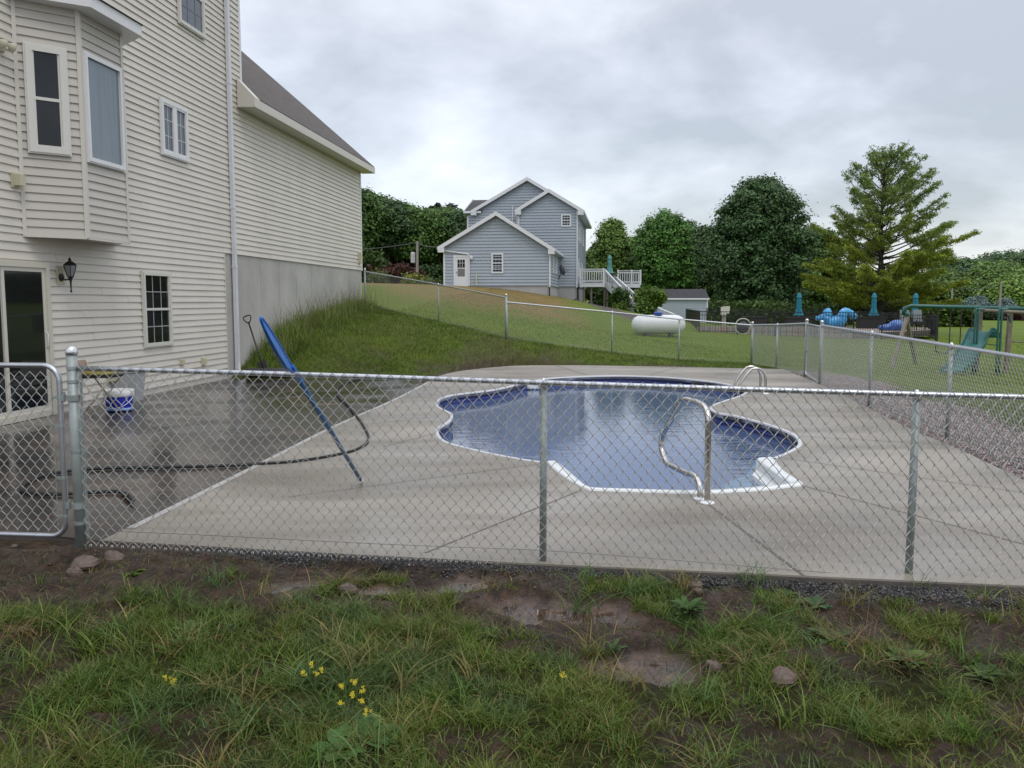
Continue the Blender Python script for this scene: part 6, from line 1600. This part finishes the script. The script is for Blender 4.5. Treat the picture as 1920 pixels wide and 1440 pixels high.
# white pine: whorled branches with needle tufts
def white_pine():
    y = 66.0; x = tx(1650, y); zb = tz(612, y); ztop = tz(290, y); rng = np.random.default_rng(5)
    t = thing("pine_tree", "tall spreading white pine with yellowish lower boughs behind the swing set", "tree", (x, y, zb))
    b = MB(); b.tube([(x, y, zb - .3), (x + .05, y, zb + 3), (x - .15, y, zb + 7), (x - .1, y, ztop - .3)], [.30, .24, .15, .03], 9)
    P = []; CC = []; DIR = []
    nb = 150
    for i in range(nb):
        u = (i + .5) / nb; z0 = zb + .9 + (ztop - zb - 1.2) * u ** 1.0; az = i * 2.399 + rng.normal() * .5
        hfr = (z0 - zb) / (ztop - zb)
        Ln = np.interp(hfr, [0, .10, .28, .45, .62, .8, .93, 1], [5.0, 5.6, 6.2, 4.9, 3.7, 2.6, 1.35, .5]) * rng.uniform(.66, 1.06)
        if hfr > .34 and math.cos(az) > .45: Ln *= 1.12
        rise = np.interp(hfr, [0, .3, .6, 1], [.16, .36, .60, 1.2]) + rng.normal() * .09; dirx, diry = math.cos(az), math.sin(az)
        pts = [np.array((x + dirx * Ln * s, y + diry * Ln * s, z0 + Ln * (rise * s ** 1.35) + .1 * math.sin(3 * s + i))) for s in np.linspace(0, 1, 6)]
        b.tube(pts, [.07 * (1 - .85 * s) * (1 - .55 * hfr) + .012 for s in np.linspace(0, 1, 6)], 5)
        yel = 1 - smoothstep(.15, .75, hfr + rng.normal() * .08)
        dens = np.interp(hfr, [0, .35, .5, .85, 1], [1.5, 1.25, .75, .6, .9])
        ntw = int(Ln * 8.5 * dens)
        for k in range(ntw):
            s = rng.uniform(.28 if hfr < .4 else .34, 1.02) ** .8; s = min(s, 1); f = s * 5; i0 = min(int(f), 4); base = pts[i0] + (pts[i0 + 1] - pts[i0]) * (f - i0)
            side = rng.choice((-1, 1)) * rng.uniform(0, .95) * (1.08 - s) * min(Ln * .34, 1.5)
            lat = np.array((-diry, dirx, 0)) * side + np.array((dirx, diry, 0)) * abs(side) * .6 + np.array((0, 0, abs(side) * .14 + rng.normal() * .07))
            c = base + lat; m = 30
            P.append(c + rng.normal(size=(m, 3)) * np.array((.15, .15, .075)))
            cy = np.array((.135, .165, .018)) * yel + np.array((.100, .142, .036)) * (1 - yel); CC.append(np.repeat((cy * (1 + rng.normal() * .14))[None], m, 0))
            if abs(side) > .4: b.tube([base, c], [.016, .007], 3)
    P = np.concatenate(P); CC = np.concatenate(CC)
    V, Q, C = leaves(P, .056, rng, CC * 1.7, .18, .1, 3.4)
    mk("crown", V, Q, M_leaf, t, colors=C); b.mk("trunk", M_bark, t, smooth=True)
white_pine()

# dark wood at the left of the blue house
prng = np.random.default_rng(77)
wl_lab = "tall dark green tree of the dense wood left of the blue house"
wood_px = [(668, 352, 74), (700, 362, 78), (728, 372, 76), (752, 378, 80), (776, 384, 77), (800, 392, 82), (822, 390, 79), (845, 388, 83), (866, 394, 80), (688, 372, 88), (742, 384, 92), (810, 396, 92), (640, 350, 80)]
for i, (px, py, y) in enumerate(wood_px):
    sprucey = i in (6, 7, 5)
    tree(wl_lab, tx(px, y), y, tz(py, y), 2.3 + prng.random() * .6, tz(py, y) - (tz(py, y) - tz(540, y)) * (.50 + .12 * prng.random()), ov_ if not sprucey else (lambda t: con(t * .8) * 1.1), [(.040, .080, .016), (.050, .098, .018), (.030, .062, .018)][i % 3], 250, 48, .30, 1.25, 100 + i, "tree", group="trees of the dark wood left of the blue house", trunk=.13, bark=M_barkg if i % 3 == 0 else M_bark, lobes=.3, limbs=10, ysc=.8)
# dense understory behind them, one mass
def mass(name, label, boxes, col, seed, lsize=.35, kind="stuff", dens=9):
    lsize *= .7; dens *= 1.7
    rng = np.random.default_rng(seed); parts = []
    for (x0, x1, y0, y1, z0f, z1f) in boxes:
        n = int((x1 - x0) * dens * (z1f - z0f) * 3.2); P = np.stack((rng.uniform(x0, x1, n), rng.uniform(y0, y1, n), rng.random(n)), 1)
        hh = H(P[:, 0], P[:, 1]); top = z1f * (.72 + .5 * fbm(P[:, 0], P[:, 1], 3.0, seed))
        P[:, 2] = hh + z0f + (top - z0f) * P[:, 2] ** .8
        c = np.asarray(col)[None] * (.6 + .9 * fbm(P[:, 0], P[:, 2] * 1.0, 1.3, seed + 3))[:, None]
        parts.append(leaves(P, lsize, rng, c, .2))
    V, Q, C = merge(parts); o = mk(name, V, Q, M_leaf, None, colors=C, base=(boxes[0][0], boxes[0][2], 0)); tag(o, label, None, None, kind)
mass("undergrowth", "undergrowth of the wood left of the blue house, shade painted into its leaf colour", [(-26, -4.5, 84, 96, 0, 8)], (.012, .020, .008), 41, .6, dens=26)  # leaf colour darkened to stand for the deep shade under the crowns
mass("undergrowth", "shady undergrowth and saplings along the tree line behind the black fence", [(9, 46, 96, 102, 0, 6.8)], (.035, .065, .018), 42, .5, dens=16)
mass("undergrowth", "low brush at the foot of the tree line behind the neighbour's pool", [(7, 27, 68, 74, 0, 1.9)], (.050, .090, .018), 43, .28, dens=34)
mass("far_woods", "far woods along the horizon", [(-160, 200, 215, 240, 0, 8)], (.045, .075, .030), 44, 1.6, dens=4.0)
# small trees beside the wood
# far right trees
for i, (px, py, y, R, col) in enumerate([(1792, 478, 165, 6.5, (.045, .085, .03)), (1835, 480, 172, 6.0, (.040, .075, .034)), (1812, 500, 160, 4.2, (.028, .050, .038)), (1880, 466, 185, 8.5, (.048, .088, .034)), (1870, 488, 150, 8.0, (.075, .125, .026)), (1925, 470, 160, 6.5, (.045, .08, .028)), (1765, 505, 150, 5.5, (.06, .10, .022)), (1905, 515, 142, 4.6, (.085, .140, .024)), (1848, 520, 146, 3.6, (.07, .115, .026))]):
    lab = ["rounded dark tree crown on the far right skyline, nearest the pine", "far dark tree crown in the middle of the right skyline", "bluish dark spruce in the far trees right of the pine", "highest rounded crown of the far trees at the right edge", "broad light green tree in front of the far woods at the right", "dark crown cut by the right edge of the photo, on the skyline", "green tree showing just right of the pine boughs above the far house", "bright leafy tree by the right pale pole", "light green tree between the two pale poles"][i]
    tree(lab, tx(px, y), y, tz(py, y), R, tz(py, y) - (tz(py, y) - tz(583, y)) * .9, con if i == 2 else ov_, col, 210, 46, .62, 2.6, 200 + i, "tree", trunk=.25, zb=tz(586, y), limbs=6)
for i, (px, py, y, R) in enumerate([(1820, 554, 128, 2.0), (1838, 553, 130, 2.1), (1885, 557, 126, 2.3), (1801, 568, 122, 1.6)]):
    tree(["small blue spruce, left of a pair under the green swing beam", "small blue spruce, right of a pair under the green swing beam", "wide blue spruce by the right pale pole", "low dark spruce just right of the far white house"][i], tx(px, y), y, tz(py, y), R, tz(583, y), con, (.075, .11, .10) if i < 3 else (.03, .05, .03), 90, 40, .35, .8, 300 + i, "spruce_tree", trunk=.1, zb=tz(586, y), limbs=4)
# hedge / brush across the far lawn
rng = np.random.default_rng(51)
def hedge(name, label, x0, x1, y, h, col, n, ls, seed, cat="hedge"):
    rng = np.random.default_rng(seed); P = np.stack((rng.uniform(x0, x1, n), y + rng.normal(0, .8, n), rng.random(n) ** .7), 1)
    P[:, 2] = H(P[:, 0], P[:, 1]) + P[:, 2] * h * (.6 + .7 * fbm(P[:, 0], P[:, 0] * 0, 2.2, seed)) * np.clip((P[:, 0] - x0) * 1.2, .1, 1) * np.clip((x1 - P[:, 0]) * 1.2, .1, 1)
    c = np.asarray(col)[None] * (.65 + .8 * fbm(P[:, 0], P[:, 2], .8, seed + 1))[:, None]
    V, Q, C = leaves(P, ls, rng, c, .2); o = mk(name, V, Q, M_leaf, None, colors=C, base=((x0 + x1) / 2, y, H1((x0 + x1) / 2, y))); return tag(o, label, cat)
hedge("hedge", "overgrown green hedge across the far lawn behind the swing set", tx(1712, 92), tx(1822, 92), 92, 2.6, (.075, .125, .022), 9000, .30, 61)
for i, (px, y) in enumerate(((1850, 118), (1893, 118), (1915, 120))):
    hedge("shrub", ["low dark shrub under the left far spruce pair", "low dark red-brown shrub on the far lawn", "low dark shrub at the right end of the far lawn"][i], tx(px, y) - 1.8, tx(px, y) + 1.8, y, 1.6, [(.03, .05, .02), (.06, .03, .025), (.035, .05, .02)][i], 900, .3, 70 + i, "shrub")
# shrubs near the blue house stairs
def shrub(label, px, pyt, pyb, y, R, col, n, ls, seed, name="shrub", stems=None, shape=rnd, red=False):
    rng = np.random.default_rng(seed); x = tx(px, y); zb = H1(x, y); zt_ = tz(pyt, y); z0 = tz(pyb, y)
    t = thing(name, label, "shrub", (x, y, zb)); cl = crown_clusters((x, y, z0), shape, R, zt_ - z0, n, rng, .3, .2)
    P = (cl[:, None] + rng.normal(size=(n, 70, 3)) * .16).reshape(-1, 3); cc = np.repeat(1.3 * np.asarray(col)[None] * (1 + rng.normal(0, .15, (n, 1))), 70, 0); ls = ls * .75
    V, Q, C = leaves(P, ls, rng, cc, .22); mk("foliage", V, Q, M_leaf, t, colors=C)
    b = MB()
    for k in range(stems or 3): q = cl[rng.integers(n)]; b.tube([(x + rng.normal() * .1, y, zb - .1), (x * .6 + q[0] * .4, y, (zb + q[2]) / 2), q], [.045, .03, .015], 5)
    b.mk("stem", mat("red_stem", (.16, .045, .02), .7) if red else M_bark, t)
shrub("round clipped dark shrub at the left foot of the white stairs", 1163, 549, 575, 61.5, .62, (.045, .090, .020), 60, .15, 81)
shrub("low yellow-green shrub below the clipped shrub by the stairs", 1162, 575, 588, 60.5, .5, (.085, .125, .02), 36, .13, 82)
shrub("spreading shrub with red stems right of the white stairs", 1221, 545, 572, 60.5, .95, (.085, .145, .022), 80, .17, 83, stems=9, red=True)
shrub("small leafy shrub at the right foot of the white stairs", 1206, 570, 588, 59.5, .5, (.070, .125, .022), 40, .14, 84)
shrub("dark reddish bush at the foot of the wood behind the climbing fence", 745, 503, 522, 66, 1.9, (.060, .026, .018), 60, .15, 85)
shrub("yellow-green leafy plant by the foot of the utility pole", 775, 523, 537, 62, .9, (.16, .17, .035), 40, .14, 86, name="garden_plant")
shrub("greenish white garden plant between the pole and the blue house", 806, 526, 537, 61, .7, (.11, .14, .05), 26, .13, 87, name="garden_plant")
shrub("small yellow-green plant near the corner of the fence on the hill", 712, 514, 533, 63, .7, (.09, .12, .03), 26, .13, 88, name="garden_plant")
for k, (px, pyt, y, R_, c_) in enumerate(((690, 470, 68, 1.5, (.05, .09, .02)), (815, 500, 70, 1.3, (.035, .07, .02)))):
    shrub(["bushy sapling at the wood edge close to the beige garage corner", "dark sapling at the wood edge beside the blue garage"][k], px, pyt, 540, y, R_, c_, 110, .2, 90 + k, name="sapling")

# ---------------------------------------------------------------- grass
def blades(X, Y, h, w, lean, col, rng, zoff=0, segs=2, curve=1.0):
    n = len(X); Z = H(X, Y) + zoff; az = rng.random(n) * 6.283; fx = np.cos(az); fy = np.sin(az); la = rng.random(n) * 6.283
    lx = np.cos(la) * lean; ly = np.sin(la) * lean
    rows = []
    for k in range(segs + 1):
        t = k / segs; wd = w * (1 - t ** 1.6) * .5 + (w * .04)
        zz = Z + h * (t - .28 * curve * lean * t * t); cx_ = X + h * lx * t ** 1.7 * curve; cy_ = Y + h * ly * t ** 1.7 * curve
        rows.append(np.stack((cx_ - fx * wd, cy_ - fy * wd, zz), 1)); rows.append(np.stack((cx_ + fx * wd, cy_ + fy * wd, zz), 1))
    V = np.stack(rows, 1).reshape(-1, 3); m = 2 * (segs + 1); base = np.arange(n)[:, None] * m
    Q = np.concatenate([base + np.array((2 * k, 2 * k + 1, 2 * k + 3, 2 * k + 2)) for k in range(segs)], 0)
    return V, Q, np.repeat(col, m, 0)
rng = np.random.default_rng(901)
def grass_colour(X, Y, rng, n):
    g = np.array((.050, .086, .017)); g2 = np.array((.085, .115, .024)); bl = np.array((.055, .088, .040)); st = np.array((.20, .155, .075)); br = np.array((.095, .068, .032))
    a = np.clip(fbm(X, Y, .7, 61) * 1.8 - .3 + rng.normal(0, .2, n), 0, 1)[:, None]; c = g * (1 - a) + g2 * a
    b = smoothstep(.55, .7, fbm(X, Y, .5, 66))[:, None] * .7; c = c * (1 - b) + bl * b
    u = rng.random(n); s = (u < .045)[:, None]; c = np.where(s, st, c); s = ((u > .045) & (u < .045 + .16 * smoothstep(.45, .65, fbm(X, Y, .6, 71))))[:, None]; c = np.where(s, br * 1.2, c)
    return c * (1 + .22 * rng.normal(size=(n, 1))).clip(.4, 1.7)
# foreground lawn
parts = []
N = 260000
Yg = rng.uniform(2.35, 5.75, N); Xg = rng.uniform(-1, 1, N) * (Yg * .63 + .45)
bm_ = bare(Xg, Yg); gm_ = gravel(Xg, Yg); pm = puddle(Xg, Yg)
clump = fbm(Xg, Yg, .16, 91, 3)
keep = (rng.random(N) < (1 - bm_) * (.12 + 1.4 * smoothstep(.35, .62, clump)) + .035 * (bm_ > .3)) & (gm_ < .5) & (pm < .3) & (sdist(DECK, Xg, Yg) > .02) & (sdist(PATIO, Xg, Yg) > .05) & (Yg < fence_y(Xg) + .12)
Xg, Yg, cl_ = Xg[keep], Yg[keep], clump[keep]; n = len(Xg); print("grass", n)
tall = smoothstep(.45, .7, fbm(Xg, Yg, .9, 95)); hb = (.024 + .045 * rng.random(n) ** 1.6 + .050 * tall * rng.random(n)) * (.65 + .8 * cl_)
hb *= 1 - .35 * smoothstep(.0, .8, 1.0 - (fence_y(Xg) - Yg))
lean = .35 + 1.15 * rng.random(n)
parts.append(blades(Xg, Yg, hb * 1.25, .0032 + .003 * rng.random(n), lean, grass_colour(Xg, Yg, rng, n), rng, -.004, 3))
# broad long blades in loose tufts
for k in range(170):
    cy = rng.uniform(2.6, 5.2); cx_ = rng.uniform(-1, 1) * (cy * .62 + .3)
    if bare(np.array([cx_]), np.array([cy]))[0] > .55 and rng.random() < .6: continue
    m = rng.integers(14, 46); X = cx_ + rng.normal(0, .045, m); Y = cy + rng.normal(0, .045, m)
    c = np.array([(.055, .105, .022), (.070, .115, .045), (.10, .13, .03), (.15, .12, .055)][rng.integers(4) if rng.random() < .8 else 3]) * (1 + .2 * rng.normal(size=(m, 1)))
    parts.append(blades(X, Y, rng.uniform(.08, .20, m), rng.uniform(.004, .008, m), rng.uniform(.4, 1.5, m), c, rng, -.005, 4))
V, Q, C = merge(parts)
tag(mk("grass", V, Q, M_grass, None, colors=np.clip(C * np.array((1.42, 1.48, 1.05)), .005, .5), base=(0, 4, 0)), "rough wet grass and weeds in front of the foreground fence", None, None, "stuff")
# dead stalks and straw lying on the mud
parts = []
m = 1500; X = rng.uniform(-3.3, 3.3, m); Y = fence_y(X) - rng.random(m) ** .8 * 1.5
c = np.array((.17, .13, .07)) * (.5 + .8 * rng.random((m, 1)))
parts.append(blades(X, Y, rng.uniform(.03, .11, m), rng.uniform(.0018, .004, m), rng.uniform(1.6, 2.4, m), c, rng, .006, 2))
for (px, py) in ((640, 1100), (1380, 1245), (1600, 1200), (1690, 1240), (45, 1205)):
    q = G(px, py, -.05); k = 70; X = q[0] + rng.normal(0, .07, k); Y = q[1] + rng.normal(0, .05, k)
    parts.append(blades(X, Y, rng.uniform(.06, .17, k), rng.uniform(.003, .006, k), rng.uniform(1.1, 2.2, k), np.array((.22, .15, .075)) * (.6 + .7 * rng.random((k, 1))), rng, .004, 3))
V, Q, C = merge(parts)
tag(mk("straw", V, Q, M_grass, None, colors=np.clip(C, .005, .5), base=(0, 4.6, 0)), "scattered dead straw lying on the wet mud by the fence", None, None, "stuff")
# slope grass between patio and far fence
N = 120000; Yh = rng.uniform(18.6, 29.5, N); Xh = rng.uniform(-7.2, 7, N)
wall_x = WALL0[0] + (Yh - 19) * math.tan(WA)
bh_ = bare(Xh, Yh); yf2 = np.interp(Xh, [-5, -2.33, -.17, 6.93], [29, 27, 24.9, 24.7])
kp = (Xh > wall_x + .02) & (Yh < yf2 + .3) & (sdist(DECK, Xh, Yh) > .06) & (sdist(PATIO, Xh, Yh) > .03) & (rng.random(N) < (1.0 - bh_ * .85))
Xh, Yh, wall_x = Xh[kp], Yh[kp], wall_x[kp]; n = len(Xh); dwl = Xh - wall_x
tallw = np.exp(-(dwl / .9) ** 2) * smoothstep(19.2, 20.4, Yh); tallp = smoothstep(.5, .75, fbm(Xh, Yh, 1.2, 97)) * .35
hh = (.05 + .05 * rng.random(n)) + (.50 * rng.random(n)) * np.clip(tallw * 1.0, 0, 1) + .07 * tallp * rng.random(n)
cc = np.array((.110, .165, .022))[None] * (.35 + 1.3 * fbm(Xh, Yh, .45, 99))[:, None] * (1 + .2 * rng.normal(size=(n, 1))); cc = cc * (1 + .45 * tallw[:, None]); brn = rng.random(n) < .16 * smoothstep(.4, .6, fbm(Xh, Yh, .9, 98)); cc[brn] = (.15, .11, .05)
p1 = blades(Xh, Yh, hh, .010 + .008 * rng.random(n), .3 + .8 * rng.random(n), cc, rng, -.01, 2)
# seed heads by the wall
k = 520; Ys = rng.uniform(20.0, 29, k); Xs = WALL0[0] + (Ys - 19) * math.tan(WA) + np.abs(rng.normal(.25, .4, k)); 
p2 = blades(Xs, Ys, rng.uniform(.5, 1.05, k), np.full(k, .012), .15 + .35 * rng.random(k), np.array((.20, .21, .09)) * (1 + .2 * rng.normal(size=(k, 1))), rng, 0, 3)
V, Q, C = merge([p1, p2])
tag(mk("grass", V, Q, M_grass, None, colors=np.clip(C, .005, .5), base=(-3, 22, 0)), "tufted weedy grass on the bank beside the concrete foundation wall", None, None, "stuff")
# mown lawn beyond the fences: short coarse blades so that it is not a flat sheet
N = 90000; Yl = 24.8 + 34 * rng.random(N) ** 1.25; Xl = rng.uniform(-.5, .75, N) * Yl
kp = (Xl > WALL0[0] + (Yl - 19) * math.tan(WA) + 1) & (gravel(Xl, Yl) < .4); yf2 = np.interp(Xl, [-5, -2.33, -.17, 6.93, 7.0, 40], [29, 27, 24.9, 24.7, 8, 8]); kp &= Yl > yf2
Xl, Yl = Xl[kp], Yl[kp]; n = len(Xl); dr_ = dry(Xl, Yl)[:, None]
cc = (np.array((.150, .220, .018)) * (1 - dr_) + np.array((.20, .155, .06)) * dr_) * (.75 + .6 * fbm(Xl, Yl, 2.5, 99))[:, None] * (1 + .15 * rng.normal(size=(n, 1)))
V, Q, C = blades(Xl, Yl, .05 + .04 * rng.random(n), .018 + .012 * rng.random(n), .4 + .6 * rng.random(n), cc, rng, -.01, 1)
tag(mk("grass", V, Q, M_grass, None, colors=np.clip(C, .005, .5), base=(3, 35, 0)), "short mown lawn beyond the far fence", None, None, "stuff")

# gravel stones --------------------------------------------------------
def stones(X, Y, size, col, rng, zoff=0.0):
    n = len(X); Z = H(X, Y) + zoff; ang = rng.random(n) * 6.283; base = np.array([(1, 0, 0), (0, 1, 0), (-1, 0, 0), (0, -1, 0), (0, 0, .8), (0, 0, -.6)], float)
    s = size[:, None, None] * rng.uniform(.6, 1.3, (n, 6, 1)) * np.ones((1, 6, 3)); V = base[None] * s
    c, si = np.cos(ang)[:, None], np.sin(ang)[:, None]; V = np.stack((V[..., 0] * c - V[..., 1] * si, V[..., 0] * si + V[..., 1] * c, V[..., 2]), -1)
    V = V + np.stack((X, Y, Z), 1)[:, None]; f = np.array([(0, 1, 4), (1, 2, 4), (2, 3, 4), (3, 0, 4), (1, 0, 5), (2, 1, 5), (3, 2, 5), (0, 3, 5)])
    Q = (np.arange(n)[:, None, None] * 6 + f[None]).reshape(-1, 3); return V.reshape(-1, 3), Q, np.repeat(col, 6, 0)
M_stone = mat("stone_chips", (.2, .2, .2), .45, attr="col", spec=.5)
N = 60000; X = rng.uniform(-2, 4.6, N); Y = rng.uniform(4.0, 5.9, N); g_ = gravel(X, Y); kp = (rng.random(N) < g_) & (sdist(DECK, X, Y) > .01) & (Y < 6); X, Y = X[kp], Y[kp]; n = len(X)
c = np.array((.045, .043, .043))[None] * np.exp(rng.normal(0, .5, (n, 1)))
V, Q, C = stones(X, Y, .005 + .008 * rng.random(n) ** 2, c, rng, .002)
tag(mk("gravel", V, Q, M_stone, None, colors=np.clip(C, .005, .5), base=(1, 5, 0)), "dark wet gravel along the front edge of the deck under the fence", None, None, "stuff")
N = 110000; Y = 5 + 17 * rng.random(N) ** 1.3; X = fsx(Y) + rng.uniform(-1.6, 2.1, N); g_ = gravel(X, Y); kp = (rng.random(N) < g_) & (sdist(DECK, X, Y) > .03); X, Y = X[kp], Y[kp]; n = len(X)
c = np.array((.20, .155, .145))[None] * np.exp(rng.normal(0, .45, (n, 1))) * (1 + .08 * rng.normal(size=(n, 3)))
V, Q, C = stones(X, Y, .010 + .014 * rng.random(n) ** 2, c, rng, .003)
tag(mk("gravel", V, Q, M_stone, None, colors=np.clip(C, .01, .6), base=(6, 12, 0)), "pinkish brown gravel strip between the deck and the side fence", None, None, "stuff")
# mud clods
N = 1500; X = rng.uniform(-3.6, 3.6, N); Y = fence_y(X) - .02 - rng.random(N) ** 1.4 * .95; kp = (bare(X, Y) > .5) & (puddle(X, Y) < .2); X, Y = X[kp], Y[kp]; n = len(X)
c = np.array((.055, .030, .018))[None] * np.exp(rng.normal(0, .25, (n, 1))); V, Q, C = stones(X, Y, .005 + .013 * rng.random(n) ** 3, c, rng, .0)
tag(mk("mud_clods", V, Q, M_stone, None, colors=C, base=(0, 5, 0)), "small wet mud clods along the fence", None, None, "stuff")
# rocks ------------------------------------------------------------------
M_rock = mat("brown_rock", (.125, .085, .066), .55, var=.35, vscale=14, bump=.4, bscale=40)
for i, (px, py, r_, lab) in enumerate([(214, 1052, .062, "brown pointed rock on the mud right of the pair near the gate post"), (158, 1070, .072, "larger flat brown rock of the touching pair near the gate post"), (141, 1081, .05, "smaller brown rock of the touching pair near the gate post"),
    (1466, 1270, .060, "brown rounded rock half sunk in the grass, largest at lower right"), (1337, 1240, .034, "small brown rock left of the larger one in the lower right grass"), (1303, 1097, .042, "reddish brown rock at the gravel edge under the fence"),
    (1310, 1110, .028, "small reddish stone just in front of the rock at the gravel edge"), (650, 1101, .055, "flat brown rock beside the dead grass tuft below the fence"), (1842, 1126, .035, "tan rock lying on the dark gravel near the right post"), (1045, 1003, .0, "")]):
    if r_ == 0: continue
    q = G(px, py + 6, -.04); q[2] = H1(q[0], q[1]); b = MB(); b.blob((q[0], q[1], q[2] + r_ * .35), r_ * 1.15, r_ * .9, r_ * .75, 12, 8, seed=i + 20, amp=.22); tag(b.mk("rock", M_rock, None, smooth=False, base=q), lab, "rock")
# cigarette-end sized white peg in the puddle
q = G(1008, 1147, -.06); q[2] = H1(q[0], q[1]); b = MB(); b.tube([(q[0], q[1], q[2]), (q[0] + .002, q[1], q[2] + .028)], .0035, 8); tag(b.mk("filter_tip", mat("filter", (.6, .5, .4), .6), None, base=q), "tiny pale cigarette end in the muddy puddle", "litter")
# broad-leaved weeds --------------------------------------------------------
def weed(px, py, R, nl, col, lab, seed, up=.35, wl=.42, name="weed"):
    R *= .85; nl = int(nl * 1.3)
    rg = np.random.default_rng(seed); q = G(px, py, -.05); q[2] = H1(q[0], q[1]); V = []; Fc = []; C = []
    for k in range(nl):
        a = rg.random() * 6.283; L_ = R * rg.uniform(.5, 1.1); w_ = L_ * wl * rg.uniform(.7, 1.2); el = up * rg.uniform(.3, 1.8); d = np.array((math.cos(a), math.sin(a), 0)); s_ = np.array((-d[1], d[0], 0)); n0_ = len(V)
        prof = [(0, .06), (.25, .5), (.5, 1.0), (.75, .8), (1, .08)]; o = q + d * R * .1 * rg.random()
        for t, w in prof:
            c = o + d * L_ * t * math.cos(el * (1 - .5 * t)) + np.array((0, 0, L_ * (math.sin(el) * t - .45 * t * t * math.sin(el)) + .004)); V += [c - s_ * w_ * w / 2 + (0, 0, w_ * .12 * w), c, c + s_ * w_ * w / 2 + (0, 0, w_ * .12 * w)]
        for i in range(4):
            b_ = n0_ + 3 * i; Fc += [(b_, b_ + 1, b_ + 4, b_ + 3), (b_ + 1, b_ + 2, b_ + 5, b_ + 4)]
        C += [np.asarray(col) * (1 + .2 * rg.normal())] * 15
    o = mk(name, V, np.array(Fc), M_leaf, None, colors=np.clip(np.array(C), .01, .4), base=q, smooth=True); return tag(o, lab, "weed")
weed(1290, 1150, .16, 26, (.055, .115, .022), "tall leafy dock weed in front of the fence, right of the middle post", 1, .9, .3)
weed(1250, 1075, .11, 16, (.085, .15, .025), "bright leafy weed growing against the mesh right of the middle post", 2, 1.1, .35)
weed(1475, 1112, .10, 14, (.05, .10, .02), "flat broad-leaved weed on the dark gravel edge", 3, .3, .5)
weed(1530, 1135, .13, 14, (.04, .08, .03), "broad dark-leaved weed left of the right post", 4, .4, .6)
weed(1560, 1195, .14, 22, (.06, .11, .022), "spreading leafy weed in the mud before the right post", 5, .45, .5)
weed(1700, 1240, .14, 20, (.07, .12, .02), "weed with wilted leaves below the right post", 6, .4, .5)
weed(690, 1385, .17, 34, (.055, .125, .028), "rosette of round green leaves at the lower edge of the grass", 7, .35, .62)
weed(640, 1415, .14, 24, (.06, .135, .03), "second rosette of round leaves at the very bottom of the photo", 8, .4, .62)
weed(245, 1090, .12, 26, (.085, .155, .022), "bright green low weed patch in front of the brown rocks", 9, .35, .3)
weed(915, 1190, .10, 18, (.055, .105, .02), "dark leafy weed at the left edge of the big puddle", 10, .4, .4)
weed(1150, 1215, .09, 12, (.045, .09, .02), "small curled weed by the puddle on the right", 11, .8, .3)
weed(1840, 1255, .12, 16, (.06, .105, .02), "leafy weed at the right edge of the grass below the gravel", 12, .5, .4)
weed(350, 1190, .12, 18, (.06, .11, .02), "flat weed in the grass left of centre", 13, .3, .4)
# yellow flowers
def flowerplant(px, py, tops, lab, seed):
    rg = np.random.default_rng(seed); q = G(px, py, -.05); q[2] = H1(q[0], q[1]); t = thing("wildflower", lab, "flower", q)
    b = MB(); fl_ = MB()
    for (fx, fy) in tops:
        c = D(fx, fy, q[1] + rg.normal() * .02); b.tube([q, (q + c) / 2 + np.array((rg.normal() * .01, 0, .01)), c], .0016, 4)
        for k in range(6):
            p = c + rg.normal(size=3) * .006
            for a in range(4):
                u = a * 1.571 + rg.random(); d1 = np.array((math.cos(u), .3 * math.sin(u), math.sin(u))) * .0048; d2 = np.array((math.cos(u + .7), .3 * math.sin(u + .7), math.sin(u + .7))) * .0048; fl_.add([p, p + d1, p + d1 + d2, p + d2], [(0, 1, 2, 3)])
    b.mk("stem", mat("stem_green", (.06, .10, .025), .6), t); fl_.mk("blossoms", mat("yellow_petal", (.62, .50, .02), .6), t)
flowerplant(592, 1310, [(584, 1243), (602, 1255), (567, 1261), (591, 1262)], "small wildflower plant with four yellow heads left of the larger cluster", 1)
flowerplant(668, 1360, [(640, 1287), (665, 1278), (678, 1295), (661, 1302), (680, 1315), (641, 1320), (688, 1335)], "tallest wildflower plant with seven yellow heads at lower centre", 2)
flowerplant(322, 1300, [(310, 1270), (325, 1277), (327, 1287)], "wildflower with three yellow heads at the left of the grass", 3)
flowerplant(1057, 1290, [(1056, 1265)], "single yellow wildflower head near the middle of the grass", 4)
